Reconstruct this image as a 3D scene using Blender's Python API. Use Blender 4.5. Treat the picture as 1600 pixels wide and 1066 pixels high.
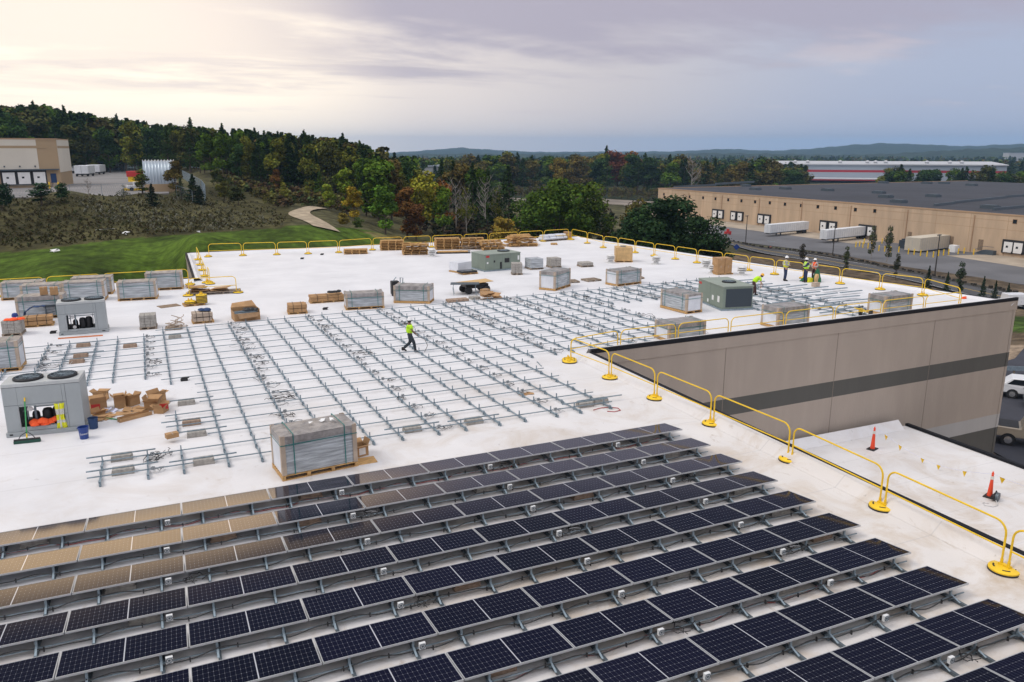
import bpy, bmesh, math, random
import numpy as np
from mathutils import Vector, Matrix
random.seed(7); np.random.seed(7)
PI = math.pi
for o in list(bpy.data.objects): bpy.data.objects.remove(o)
SC = bpy.context.scene; COL = SC.collection
# ------------------------------------------------------------------ camera
CAM = np.array([-14.638, -19.492, 9.193]); FPX = 1225.4; PITCH = 0.23994; YAW = 0.41812
cd = bpy.data.cameras.new('camera'); cam = bpy.data.objects.new('camera', cd); COL.objects.link(cam)
cd.sensor_width = 36; cd.lens = 36*FPX/1600; cd.clip_start = 0.5; cd.clip_end = 40000
cam.location = CAM; cam.rotation_euler = (PI/2-PITCH, 0, -YAW); SC.camera = cam
cy, sy, cp, sp = math.cos(YAW), math.sin(YAW), math.cos(PITCH), math.sin(PITCH)
RGT = np.array([cy, -sy, 0]); FWD = np.array([sy*cp, cy*cp, -sp]); UPV = np.array([sy*sp, cy*sp, cp])
FH = np.array([sy, cy, 0])
def ray(px, py): return RGT*(px-800)/FPX - UPV*(py-533)/FPX + FWD
def P(px, py, z=0.0):                      # point of the photograph on the level z
    d = ray(px, py); t = (z-CAM[2])/d[2]; q = CAM+d*t; return Vector(q)
def PD(px, py, dist):                      # point of the photograph at a horizontal distance
    d = ray(px, py); t = dist/math.hypot(d[0], d[1]); return Vector(CAM+d*t)
def px_of(p):
    d = np.asarray(p, float)-CAM; w = d@FWD
    return 800+FPX*(d@RGT)/w, 533-FPX*(d@UPV)/w, w
# ------------------------------------------------------------------ sky and light
W = bpy.data.worlds.new('World'); SC.world = W; W.use_nodes = True
nt = W.node_tree; nt.nodes.clear(); NN = nt.nodes.new; LK = nt.links.new
def wm(op, a, b=None, c=None, clamp=False):
    n = NN('ShaderNodeMath'); n.operation = op; n.use_clamp = clamp
    for i, v in enumerate((a, b, c)):
        if v is None: continue
        if isinstance(v, (int, float)): n.inputs[i].default_value = v
        else: LK(v, n.inputs[i])
    return n.outputs[0]
def wmix(f, a, b):
    n = NN('ShaderNodeMix'); n.data_type = 'RGBA'
    for s, v in ((0, f), (6, a), (7, b)):
        if isinstance(v, (int, float)): n.inputs[s].default_value = v
        elif isinstance(v, tuple): n.inputs[s].default_value = (*v, 1)
        else: LK(v, n.inputs[s])
    return n.outputs[2]
def wrange(v, a, b, c=0.0, d=1.0):
    n = NN('ShaderNodeMapRange'); n.interpolation_type = 'SMOOTHSTEP'; LK(v, n.inputs[0])
    for i, q in enumerate((a, b, c, d)): n.inputs[i+1].default_value = q
    return n.outputs[0]
SUN_EL, SUN_AZ = math.radians(50), math.radians(-78)     # azimuth from +Y towards +X
tc = NN('ShaderNodeTexCoord'); sx = NN('ShaderNodeSeparateXYZ'); LK(tc.outputs['Generated'], sx.inputs[0])
X_, Y_, Z_ = sx.outputs
sky = NN('ShaderNodeTexSky'); sky.sky_type = 'NISHITA'; sky.sun_disc = False
sky.sun_elevation = SUN_EL; sky.sun_rotation = SUN_AZ; sky.air_density = 1.2; sky.dust_density = 2.0
bg1 = NN('ShaderNodeBackground'); LK(sky.outputs[0], bg1.inputs[0]); bg1.inputs[1].default_value = 0.08
def ddot(az):                                              # cosine of the angle to a level direction
    return wm('ADD', wm('MULTIPLY', X_, math.sin(az)), wm('MULTIPLY', Y_, math.cos(az)))
zc = wm('MAXIMUM', Z_, 0.0)
inv = wm('DIVIDE', 1.0, wm('ADD', zc, 0.055))
cv = NN('ShaderNodeCombineXYZ'); LK(wm('MULTIPLY', X_, inv), cv.inputs[0]); LK(wm('MULTIPLY', Y_, inv), cv.inputs[1])
rot = NN('ShaderNodeMapping'); LK(cv.outputs[0], rot.inputs[0]); rot.inputs['Rotation'].default_value = (0, 0, 0.5); rot.inputs['Scale'].default_value = (0.62, 1.0, 1)
def noise(scale, detail, rough, dist=0.0, off=0.0):
    n = NN('ShaderNodeTexNoise'); n.inputs['Scale'].default_value = scale; n.inputs['Detail'].default_value = detail
    n.inputs['Roughness'].default_value = rough; n.inputs['Distortion'].default_value = dist
    m = NN('ShaderNodeMapping'); m.inputs['Location'].default_value = (off, off*0.7, 0); LK(rot.outputs[0], m.inputs[0]); LK(m.outputs[0], n.inputs[0]); return n.outputs[0]
n1 = noise(0.22, 7, 0.55, 0.6, 3.1); n2 = noise(0.6, 6, 0.6, 0.3, 9.0)
glow = wrange(ddot(math.radians(-4)), 0.80, 1.0)           # brighter where the sun stands behind the cloud
rightb = wrange(ddot(math.radians(62)), 0.84, 1.0)
base = wmix(glow, (0.59, 0.545, 0.56), (0.92, 0.81, 0.73))
base = wmix(wm('MULTIPLY', rightb, 0.85), base, (0.35, 0.41, 0.565))
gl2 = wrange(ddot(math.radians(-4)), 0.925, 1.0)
lift = wm('MULTIPLY', wm('SUBTRACT', Z_, 0.095), 1.7)
cl = wm('MULTIPLY', wrange(wm('ADD', wm('ADD', wm('MULTIPLY', n1, 0.8), wm('MULTIPLY', n2, 0.45)), lift), 0.55, 0.68), wrange(Z_, 0.03, 0.08))
dark = wmix(gl2, (0.385, 0.35, 0.435), (0.70, 0.60, 0.59))
colr = wmix(wm('MULTIPLY', cl, 0.85), base, dark)
# the bright break in the cloud, low over the forest
colr = wmix(wm('MULTIPLY', wm('MULTIPLY', gl2, wrange(Z_, 0.03, 0.11, 0.62, 1.0)), wm('SUBTRACT', 1.0, wm('MULTIPLY', cl, 0.55))), colr, (1.42, 1.23, 0.95))
wisp = wm('MULTIPLY', wrange(n2, 0.54, 0.70), wrange(Z_, 0.02, 0.06))
colr = wmix(wm('MULTIPLY', wisp, 0.42), colr, (0.70, 0.62, 0.63))
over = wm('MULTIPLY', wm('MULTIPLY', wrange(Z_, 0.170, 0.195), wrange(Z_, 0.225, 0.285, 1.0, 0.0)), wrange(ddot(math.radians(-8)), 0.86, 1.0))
colr = wmix(over, colr, (2.7, 1.85, 1.02))                   # warm bright band added above the picture, so the back panel rows reflect tan
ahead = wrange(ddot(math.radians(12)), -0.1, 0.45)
refl_gain = wrange(wm('SUBTRACT', Z_, wm('MULTIPLY', gl2, 0.055)), 0.178, 0.255, 1.0, 0.13)      # sky dimmed above the picture, added to keep near panel reflections dark
refl_gain = wm('ADD', wm('MULTIPLY', refl_gain, ahead), wm('MULTIPLY', wm('SUBTRACT', 1.0, ahead), 1.25))
boost = wm('ADD', refl_gain, wrange(Z_, 0.38, 0.72, 0.0, 1.55))                                  # brightest overhead
colr = wmix(wrange(Z_, 0.2, 0.4), colr, (0.455, 0.45, 0.47))
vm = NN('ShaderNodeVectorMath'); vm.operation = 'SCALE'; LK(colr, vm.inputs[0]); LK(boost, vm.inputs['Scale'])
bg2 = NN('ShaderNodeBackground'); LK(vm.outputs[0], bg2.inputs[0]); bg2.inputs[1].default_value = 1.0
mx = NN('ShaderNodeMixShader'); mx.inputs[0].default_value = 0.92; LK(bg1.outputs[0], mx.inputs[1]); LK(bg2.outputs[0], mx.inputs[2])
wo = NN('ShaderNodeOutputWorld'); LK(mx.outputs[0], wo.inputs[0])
sl = bpy.data.lights.new('sun', 'SUN'); so = bpy.data.objects.new('sun', sl); COL.objects.link(so)
sl.energy = 1.05; sl.angle = math.radians(22); sl.color = (1, 0.93, 0.84)
sd = Vector((math.sin(SUN_AZ)*math.cos(SUN_EL), math.cos(SUN_AZ)*math.cos(SUN_EL), math.sin(SUN_EL)))
so.rotation_euler = sd.to_track_quat('Z', 'Y').to_euler(); so.location = (0, 0, 60)
SC.view_settings.view_transform = 'Standard'; SC.view_settings.look = 'None'; SC.view_settings.gamma = 1; SC.view_settings.exposure = 0.27
SC.render.engine = 'CYCLES'; SC.cycles.max_bounces = 6; SC.cycles.diffuse_bounces = 4; SC.cycles.volume_bounces = 0
SC.cycles.use_denoising = True
# ------------------------------------------------------------------ materials
M = {}
def mat(name, col, rough=0.7, metal=0.0, var=0.0, scale=3.0, bump=0.0, bscale=None, spec=0.5, col2=None, lo=0.4, hi=0.65, coord='Object', stretch=None):
    m = bpy.data.materials.new(name); m.use_nodes = True; n = m.node_tree.nodes; l = m.node_tree.links
    b = n['Principled BSDF']; b.inputs['Base Color'].default_value = (*col, 1); b.inputs['Roughness'].default_value = rough
    b.inputs['Metallic'].default_value = metal; b.inputs['Specular IOR Level'].default_value = spec
    if var or bump or col2:
        t = n.new('ShaderNodeTexCoord'); src = t.outputs[coord]
        if stretch:
            mp = n.new('ShaderNodeMapping'); mp.inputs['Scale'].default_value = stretch; l.new(src, mp.inputs[0]); src = mp.outputs[0]
        if var or col2:
            z = n.new('ShaderNodeTexNoise'); z.inputs['Scale'].default_value = scale; z.inputs['Detail'].default_value = 5; z.inputs['Roughness'].default_value = 0.6
            l.new(src, z.inputs[0]); r = n.new('ShaderNodeMapRange'); l.new(z.outputs[0], r.inputs[0]); r.inputs[1].default_value = lo; r.inputs[2].default_value = hi
            mm = n.new('ShaderNodeMix'); mm.data_type = 'RGBA'; l.new(r.outputs[0], mm.inputs[0])
            c2 = col2 or tuple(max(0, c*(1+var)) for c in col); c1 = col if col2 else tuple(c*(1-var) for c in col)
            mm.inputs[6].default_value = (*c1, 1); mm.inputs[7].default_value = (*c2, 1); l.new(mm.outputs[2], b.inputs['Base Color'])
        if bump:
            z2 = n.new('ShaderNodeTexNoise'); z2.inputs['Scale'].default_value = bscale or scale*3; z2.inputs['Detail'].default_value = 4; l.new(src, z2.inputs[0])
            bm_ = n.new('ShaderNodeBump'); bm_.inputs['Strength'].default_value = bump; bm_.inputs['Distance'].default_value = 0.05; l.new(z2.outputs[0], bm_.inputs['Height']); l.new(bm_.outputs[0], b.inputs['Normal'])
    M[name] = m; return m
mat('yellow', (0.80, 0.52, 0.015), 0.42, var=0.08, scale=2)
mat('rubber', (0.02, 0.02, 0.022), 0.75)
mat('galv', (0.25, 0.315, 0.36), 0.45, 0.35, var=0.15, scale=6)
mat('dark_steel', (0.10, 0.125, 0.145), 0.5, 0.4, var=0.2, scale=5)
mat('alu', (0.50, 0.51, 0.52), 0.4, 0.4)
mat('white_box', (0.62, 0.63, 0.63), 0.5)
mat('cable', (0.018, 0.018, 0.02), 0.6)
mat('red_cable', (0.35, 0.03, 0.03), 0.6)
mat('white_cable', (0.5, 0.5, 0.5), 0.6)
mat('block', (0.34, 0.32, 0.29), 0.9, var=0.2, scale=8, bump=0.3)
mat('brick_block', (0.33, 0.235, 0.17), 0.9, var=0.2, scale=8, bump=0.3)
mat('wood', (0.52, 0.31, 0.12), 0.8, var=0.28, scale=5, bump=0.2, stretch=(1, 6, 6))
mat('wood_old', (0.30, 0.235, 0.175), 0.85, var=0.3, scale=5, bump=0.2)
mat('plywood', (0.55, 0.36, 0.16), 0.7, var=0.13, scale=3, stretch=(1, 8, 1))
mat('ply_dark', (0.24, 0.17, 0.11), 0.8, var=0.2, scale=3)
mat('cardboard', (0.40, 0.235, 0.11), 0.85, var=0.12, scale=2.5)
mat('cardboard_in', (0.24, 0.145, 0.075), 0.9, var=0.15, scale=2.5)
mat('film', (0.41, 0.44, 0.465), 0.22, var=0.3, scale=2.2, bump=0.6, bscale=5, stretch=(0.5, 0.5, 7))
mat('film_top', (0.29, 0.27, 0.26), 0.3, var=0.25, scale=3, bump=0.5, bscale=9)
mat('end_white', (0.64, 0.66, 0.70), 0.45, var=0.06, scale=2, bump=0.15)
mat('post_card', (0.43, 0.345, 0.27), 0.8, var=0.1)
mat('strap', (0.02, 0.17, 0.16), 0.4)
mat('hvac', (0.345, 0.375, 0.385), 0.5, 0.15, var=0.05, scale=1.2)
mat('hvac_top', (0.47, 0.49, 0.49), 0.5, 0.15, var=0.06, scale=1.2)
mat('hvac_seam', (0.10, 0.11, 0.12), 0.6)
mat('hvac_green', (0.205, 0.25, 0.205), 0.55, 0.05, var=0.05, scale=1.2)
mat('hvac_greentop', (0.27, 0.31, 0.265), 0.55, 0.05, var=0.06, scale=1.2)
mat('coil', (0.045, 0.06, 0.075), 0.6, 0.3)
mat('black', (0.012, 0.012, 0.014), 0.55)
mat('copper', (0.42, 0.18, 0.09), 0.4, 0.7)
mat('orange', (0.85, 0.10, 0.02), 0.8)
mat('orange_bar', (0.62, 0.19, 0.06), 0.5)
mat('hivis', (0.50, 0.85, 0.02), 0.85, var=0.06, scale=9)
mat('hivis_yellow', (0.72, 0.72, 0.03), 0.85)
mat('reflect', (0.62, 0.62, 0.58), 0.4)
mat('blue', (0.012, 0.045, 0.22), 0.4)
mat('blue_cloth', (0.02, 0.05, 0.13), 0.85)
mat('green_stick', (0.03, 0.28, 0.08), 0.4)
mat('green_brush', (0.015, 0.07, 0.05), 0.8)
mat('green_cloth', (0.012, 0.13, 0.055), 0.8)
mat('white_paint', (0.78, 0.78, 0.77), 0.5, var=0.05, scale=1.0)
mat('paper', (0.60, 0.62, 0.78), 0.8)
mat('red', (0.48, 0.03, 0.03), 0.5)
mat('cone', (0.80, 0.07, 0.02), 0.5)
mat('skin', (0.20, 0.11, 0.07), 0.6)
mat('skin_light', (0.50, 0.30, 0.21), 0.6)
mat('jeans', (0.022, 0.032, 0.042), 0.85, var=0.2, scale=12)
mat('navy', (0.016, 0.03, 0.08), 0.85)
mat('brown_trousers', (0.06, 0.025, 0.025), 0.85)
mat('helmet_white', (0.78, 0.78, 0.78), 0.35)
mat('helmet_yellow', (0.82, 0.40, 0.02), 0.35)
mat('grey_shirt', (0.35, 0.35, 0.34), 0.85)
mat('wall_taupe', (0.375, 0.318, 0.27), 0.8, var=0.04, scale=1.1, bump=0.15, bscale=20, stretch=(1, 1, 0.2))
mat('wall_dark', (0.088, 0.086, 0.078), 0.8, var=0.04, scale=1.1, bump=0.15, bscale=20, stretch=(1, 1, 0.2))
mat('wall_light', (0.40, 0.39, 0.38), 0.8, var=0.04, scale=1.1, bump=0.15, bscale=20, stretch=(1, 1, 0.2))
mat('coping', (0.009, 0.010, 0.014), 0.6, 0.0, spec=0.2)
mat('seam', (0.20, 0.165, 0.14), 0.9)
mat('tan_wall', (0.54, 0.40, 0.27), 0.85, var=0.10, scale=0.35, stretch=(1, 1, 0.15))
mat('tan_band', (0.42, 0.28, 0.17), 0.85)
mat('cream_wall', (0.66, 0.61, 0.52), 0.85, var=0.04, scale=0.1)
mat('tan_left', (0.40, 0.29, 0.175), 0.85, var=0.05, scale=0.1)
mat('metal_roof', (0.034, 0.035, 0.044), 0.75, var=0.22, scale=0.03, bump=0.1, bscale=0.5, stretch=(1, 3, 1))
mat('far_white', (0.44, 0.45, 0.47), 0.7)
mat('far_grey', (0.30, 0.34, 0.39), 0.7)
mat('far_red', (0.33, 0.012, 0.022), 0.6)
mat('asphalt', (0.062, 0.062, 0.066), 0.9, var=0.2, scale=0.12, bump=0.2, bscale=3, coord='Object')
mat('asphalt_lot', (0.12, 0.12, 0.128), 0.9, var=0.16, scale=0.07, bump=0.2, bscale=3)
mat('lot_pale', (0.20, 0.19, 0.185), 0.9, var=0.12, scale=0.05)
mat('lot_dark', (0.035, 0.037, 0.05), 0.8, var=0.2, scale=0.2)
mat('concrete', (0.36, 0.30, 0.23), 0.9, var=0.14, scale=0.2, bump=0.2)
mat('dull_yard', (0.20, 0.17, 0.14), 0.95, var=0.25, scale=0.08)
mat('gravel', (0.36, 0.29, 0.20), 0.95, var=0.3, scale=0.6, bump=0.4, bscale=4)
mat('line_yellow', (0.5, 0.33, 0.05), 0.8)
mat('trailer', (0.66, 0.68, 0.70), 0.5, var=0.06, scale=0.8)
mat('beige', (0.52, 0.47, 0.38), 0.6, var=0.05, scale=0.8)
mat('corrugated', (0.46, 0.52, 0.57), 0.3, 0.45)
mat('car_white', (0.72, 0.73, 0.75), 0.25)
mat('car_beige', (0.43, 0.37, 0.29), 0.28, 0.2)
mat('glass_dark', (0.012, 0.016, 0.02), 0.08)
mat('chrome', (0.6, 0.6, 0.6), 0.25, 0.8)
mat('trunk', (0.10, 0.075, 0.055), 0.95, var=0.25, scale=2)
mat('trunk_pale', (0.30, 0.27, 0.24), 0.95, var=0.25, scale=2)
mat('pole', (0.045, 0.04, 0.035), 0.6)
mat('vent', (0.62, 0.62, 0.61), 0.5, 0.1, var=0.06)
mat('shrub_dark', (0.035, 0.03, 0.022), 0.95, var=0.3, scale=1.5)

def leafmat(name, rough=0.75, obj=True):                      # leaf colour = the object's own colour, clumps lighter and darker
    m = bpy.data.materials.new(name); m.use_nodes = True; n = m.node_tree.nodes; l = m.node_tree.links; b = n['Principled BSDF']
    b.inputs['Roughness'].default_value = 0.9; b.inputs['Specular IOR Level'].default_value = 0.06
    a = n.new('ShaderNodeAttribute'); a.attribute_name = 'leaf'; a.attribute_type = 'GEOMETRY'
    if obj:
        oi = n.new('ShaderNodeObjectInfo'); src = oi.outputs['Color']
        mul = n.new('ShaderNodeMix'); mul.data_type = 'RGBA'; mul.blend_type = 'MULTIPLY'; mul.inputs[0].default_value = 1
        l.new(src, mul.inputs[6]); l.new(a.outputs['Color'], mul.inputs[7]); l.new(mul.outputs[2], b.inputs['Base Color'])
    else: l.new(a.outputs['Color'], b.inputs['Base Color'])
    M[name] = m
leafmat('leaves'); leafmat('woods', obj=False)

def glass_mat():                                              # solar cells under glass
    m = bpy.data.materials.new('cells'); m.use_nodes = True; n = m.node_tree.nodes; l = m.node_tree.links; b = n['Principled BSDF']
    uv = n.new('ShaderNodeUVMap'); s = n.new('ShaderNodeSeparateXYZ'); l.new(uv.outputs[0], s.inputs[0])
    def mt(op, a, c=None):
        q = n.new('ShaderNodeMath'); q.operation = op
        for i, v in enumerate((a, c)):
            if v is None: continue
            if isinstance(v, (int, float)): q.inputs[i].default_value = v
            else: l.new(v, q.inputs[i])
        return q.outputs[0]
    def edge(v): return mt('ABSOLUTE', mt('SUBTRACT', mt('FRACT', v), 0.5))      # 0.5 at a cell's edge
    eu, ev = edge(s.outputs[0]), edge(s.outputs[1])
    line = mt('MAXIMUM', mt('GREATER_THAN', eu, 0.472), mt('GREATER_THAN', ev, 0.480))
    dia = mt('GREATER_THAN', mt('ADD', eu, mt('MULTIPLY', ev, 1.0)), 0.92)
    mid = mt('LESS_THAN', mt('ABSOLUTE', mt('SUBTRACT', s.outputs[0], 12.0)), 0.12)
    bus = mt('GREATER_THAN', edge(mt('MULTIPLY', s.outputs[1], 5.0)), 0.46)
    fac = mt('MAXIMUM', mt('MULTIPLY', line, 0.11), mt('MULTIPLY', dia, 0.6)); fac = mt('MAXIMUM', fac, mid); fac = mt('MAXIMUM', fac, mt('MULTIPLY', bus, 0.012))
    oi = n.new('ShaderNodeObjectInfo')
    cm = n.new('ShaderNodeMix'); cm.data_type = 'RGBA'; l.new(oi.outputs['Random'], cm.inputs[0]); cm.inputs[6].default_value = (0.002, 0.0028, 0.012, 1); cm.inputs[7].default_value = (0.0035, 0.004, 0.018, 1)
    c = n.new('ShaderNodeMix'); c.data_type = 'RGBA'; l.new(fac, c.inputs[0]); l.new(cm.outputs[2], c.inputs[6]); c.inputs[7].default_value = (0.46, 0.47, 0.50, 1)
    l.new(c.outputs[2], b.inputs['Base Color']); b.inputs['Roughness'].default_value = 0.06; b.inputs['IOR'].default_value = 1.42
    tc_ = n.new('ShaderNodeTexCoord'); z = n.new('ShaderNodeTexNoise'); z.inputs['Scale'].default_value = 1.2; l.new(tc_.outputs['Object'], z.inputs[0])
    rr = n.new('ShaderNodeMapRange'); l.new(z.outputs[0], rr.inputs[0]); rr.inputs[3].default_value = 0.04; rr.inputs[4].default_value = 0.11; l.new(rr.outputs[0], b.inputs['Roughness'])
    M['cells'] = m
glass_mat()

def roof_mat():                                               # white membrane: welded seams, scuffs, brown puddle stains
    m = bpy.data.materials.new('membrane'); m.use_nodes = True; n = m.node_tree.nodes; l = m.node_tree.links; b = n['Principled BSDF']
    t = n.new('ShaderNodeTexCoord'); o = t.outputs['Object']; s = n.new('ShaderNodeSeparateXYZ'); l.new(o, s.inputs[0])
    def nz(sc, det, ro, st=None, dist=0.0):
        q = n.new('ShaderNodeTexNoise'); q.inputs['Scale'].default_value = sc; q.inputs['Detail'].default_value = det; q.inputs['Roughness'].default_value = ro; q.inputs['Distortion'].default_value = dist
        if st:
            mp = n.new('ShaderNodeMapping'); mp.inputs['Scale'].default_value = st; l.new(o, mp.inputs[0]); l.new(mp.outputs[0], q.inputs[0])
        else: l.new(o, q.inputs[0])
        return q.outputs[0]
    def rg(v, a, c, d=0.0, e=1.0):
        q = n.new('ShaderNodeMapRange'); l.new(v, q.inputs[0])
        for i, w in enumerate((a, c, d, e)): q.inputs[i+1].default_value = w
        return q.outputs[0]
    def mt(op, a, c):
        q = n.new('ShaderNodeMath'); q.operation = op
        for i, v in enumerate((a, c)):
            if isinstance(v, (int, float)): q.inputs[i].default_value = v
            else: l.new(v, q.inputs[i])
        return q.outputs[0]
    def mix(f, a, c):
        q = n.new('ShaderNodeMix'); q.data_type = 'RGBA'; l.new(f, q.inputs[0])
        for i, v in ((6, a), (7, c)):
            if isinstance(v, tuple): q.inputs[i].default_value = (*v, 1)
            else: l.new(v, q.inputs[i])
        return q.outputs[2]
    c = mix(rg(nz(0.35, 6, 0.6), 0.35, 0.7), (0.72, 0.72, 0.74), (0.62, 0.62, 0.64))
    # dirt is heavier on the near right corner, where the water stands
    near = mt('MULTIPLY', rg(s.outputs[1], 14.0, -4.0), rg(s.outputs[0], -22.0, 0.0, 0.35, 1.0))
    st = mt('MULTIPLY', rg(nz(0.42, 9, 0.68, None, 0.8), 0.47, 0.66), near); c = mix(mt('MULTIPLY', st, 0.85), c, (0.40, 0.30, 0.20))
    sp_ = mt('MULTIPLY', rg(nz(1.3, 8, 0.75, (1, 0.6, 1), 1.2), 0.60, 0.72), mt('ADD', mt('MULTIPLY', near, 1.0), 0.14)); c = mix(mt('MULTIPLY', sp_, 0.85), c, (0.24, 0.17, 0.11))
    c = mix(mt('MULTIPLY', near, 0.42), c, (0.60, 0.53, 0.45))
    sc = rg(nz(0.9, 10, 0.8, (0.25, 2.2, 1), 1.5), 0.64, 0.70); c = mix(mt('MULTIPLY', sc, 0.42), c, (0.25, 0.24, 0.23))
    sp2 = rg(nz(3.2, 3, 0.5), 0.715, 0.74); c = mix(mt('MULTIPLY', sp2, 0.4), c, (0.25, 0.22, 0.20))
    fr = mt('FRACT', mt('DIVIDE', s.outputs[1], 3.05), 0.0); line = mt('LESS_THAN', mt('ABSOLUTE', mt('SUBTRACT', fr, 0.5), 0.0), 0.006)
    c = mix(mt('MULTIPLY', line, 0.4), c, (0.42, 0.41, 0.41))
    l.new(c, b.inputs['Base Color']); b.inputs['Roughness'].default_value = 0.55; b.inputs['Specular IOR Level'].default_value = 0.35
    bp = n.new('ShaderNodeBump'); bp.inputs['Strength'].default_value = 0.35; bp.inputs['Distance'].default_value = 0.05
    l.new(mt('ADD', nz(0.8, 4, 0.55, (1, 1.6, 1)), mt('MULTIPLY', nz(4, 3, 0.5), 0.15)), bp.inputs['Height']); l.new(bp.outputs[0], b.inputs['Normal'])
    M['membrane'] = m
roof_mat()
# ------------------------------------------------------------------ mesh helpers
class MB:
    def __init__(s): s.v = []; s.f = []; s.m = []; s.uv = {}
    def add(s, vs, fs, mi=0):
        k = len(s.v); s.v += [tuple(q) for q in vs]
        for f in fs: s.f.append(tuple(k+i for i in f)); s.m.append(mi)
        return s
    def box(s, x0, x1, y0, y1, z0, z1, mi=0, T=None):
        vs = [(x, y, z) for z in (z0, z1) for y in (y0, y1) for x in (x0, x1)]
        if T is not None: vs = [tuple(T @ Vector(q)) for q in vs]
        return s.add(vs, [(0, 2, 3, 1), (4, 5, 7, 6), (0, 1, 5, 4), (2, 6, 7, 3), (1, 3, 7, 5), (0, 4, 6, 2)], mi)
    def bar(s, a, b, w, h, mi=0, up=(0, 0, 1)):
        a, b = Vector(a), Vector(b); d = (b-a); L = d.length
        if L < 1e-6: return s
        d /= L; u = Vector(up)
        if abs(d.dot(u)) > 0.98: u = Vector((0, 1, 0))
        r = d.cross(u).normalized(); u = r.cross(d)
        vs = [q+r*(w/2*i)+u*(h/2*j) for q in (a, b) for i, j in ((-1, -1), (1, -1), (1, 1), (-1, 1))]
        return s.add(vs, [(3, 2, 1, 0), (4, 5, 6, 7), (0, 1, 5, 4), (1, 2, 6, 5), (2, 3, 7, 6), (3, 0, 4, 7)], mi)
    def tube(s, pts, r, n=8, mi=0, cap=True):
        pts = [Vector(q) for q in pts]; rs = r if isinstance(r, (list, tuple)) else [r]*len(pts); k = len(s.v); prev = None
        for i, p in enumerate(pts):
            d = (pts[min(i+1, len(pts)-1)]-pts[max(i-1, 0)]).normalized()
            u = prev or (Vector((0, 0, 1)) if abs(d.z) < 0.9 else Vector((1, 0, 0)))
            a = (u - d*u.dot(d))
            a = a.normalized() if a.length > 1e-5 else d.orthogonal().normalized()
            prev = a; b_ = d.cross(a)
            for j in range(n):
                t = 2*PI*j/n; s.v.append(tuple(p+(a*math.cos(t)+b_*math.sin(t))*rs[i]))
        for i in range(len(pts)-1):
            for j in range(n):
                j2 = (j+1) % n; s.f.append((k+i*n+j, k+i*n+j2, k+(i+1)*n+j2, k+(i+1)*n+j)); s.m.append(mi)
        if cap:
            s.f.append(tuple(k+j for j in reversed(range(n)))); s.m.append(mi)
            e = k+(len(pts)-1)*n; s.f.append(tuple(e+j for j in range(n))); s.m.append(mi)
        return s
    def lathe(s, prof, c=(0, 0, 0), n=20, mi=0):
        k = len(s.v); c = Vector(c)
        for r, z in prof:
            for j in range(n): t = 2*PI*j/n; s.v.append((c.x+r*math.cos(t), c.y+r*math.sin(t), c.z+z))
        for i in range(len(prof)-1):
            for j in range(n):
                j2 = (j+1) % n; s.f.append((k+i*n+j, k+i*n+j2, k+(i+1)*n+j2, k+(i+1)*n+j)); s.m.append(mi)
        if prof[0][0] > 1e-4: s.f.append(tuple(k+j for j in reversed(range(n)))); s.m.append(mi)
        if prof[-1][0] > 1e-4: e = k+(len(prof)-1)*n; s.f.append(tuple(e+j for j in range(n))); s.m.append(mi)
        return s
    def prism(s, poly, z0, z1, mi=0, T=None):
        n = len(poly); vs = [(x, y, z0) for x, y in poly]+[(x, y, z1) for x, y in poly]
        if T is not None: vs = [tuple(T @ Vector(q)) for q in vs]
        return s.add(vs, [tuple(reversed(range(n))), tuple(range(n, 2*n))]+[(i, (i+1) % n, n+(i+1) % n, n+i) for i in range(n)], mi)
    def mesh(s, name, mats, smooth=False):
        me = bpy.data.meshes.new(name); me.from_pydata([(float(q[0]), float(q[1]), float(q[2])) for q in s.v], [], s.f)
        for q in (mats if isinstance(mats, (list, tuple)) else [mats]): me.materials.append(M[q] if isinstance(q, str) else q)
        me.polygons.foreach_set('material_index', s.m)
        if smooth: me.shade_smooth(); me.set_sharp_from_angle(angle=math.radians(40))
        me.update(); return me
    def build(s, name, mats, parent=None, smooth=False, bevel=0.0):
        o = bpy.data.objects.new(name, s.mesh(name, mats, smooth)); COL.objects.link(o)
        if parent: o.parent = parent
        if bevel:
            b = o.modifiers.new('bevel', 'BEVEL'); b.width = bevel; b.segments = 2; b.limit_method = 'ANGLE'; b.angle_limit = 0.7
        return o
def tag(o, label=None, cat=None, group=None, kind=None):
    if label: o['label'] = label
    if cat: o['category'] = cat
    if group: o['group'] = group
    if kind: o['kind'] = kind
    return o
def thing(name, label, cat, loc=(0, 0, 0), rz=0.0, group=None):
    o = bpy.data.objects.new(name, None); o.empty_display_size = 0.3; COL.objects.link(o); o.location = loc; o.rotation_euler = (0, 0, rz)
    return tag(o, label, cat, group)
def kids(o): return [c for c in COL.objects if c.parent == o]
KID = {}
def copy_tree(o, loc=None, rz=None, label=None, parent=None, group=None):
    c = o.copy(); COL.objects.link(c)
    if parent: c.parent = parent
    if loc is not None: c.location = loc
    if rz is not None: c.rotation_euler = (0, 0, rz)
    if label: c['label'] = label
    if group: c['group'] = group
    if o.name not in KID: KID[o.name] = kids(o)
    for ch in KID[o.name]: copy_tree(ch, parent=c)
    return c
ORD = ['zeroth', 'first', 'second', 'third', 'fourth', 'fifth', 'sixth', 'seventh', 'eighth', 'ninth', 'tenth', 'eleventh', 'twelfth', 'thirteenth', 'fourteenth', 'fifteenth', 'sixteenth', 'seventeenth', 'eighteenth', 'nineteenth', 'twentieth']
def ordn(i):
    if i <= 20: return ORD[i]
    t = {2: 'twenty', 3: 'thirty', 4: 'forty'}
    return (t[i//10]+'-'+ORD[i % 10]) if i % 10 else {30: 'thirtieth', 40: 'fortieth'}[i]
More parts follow.
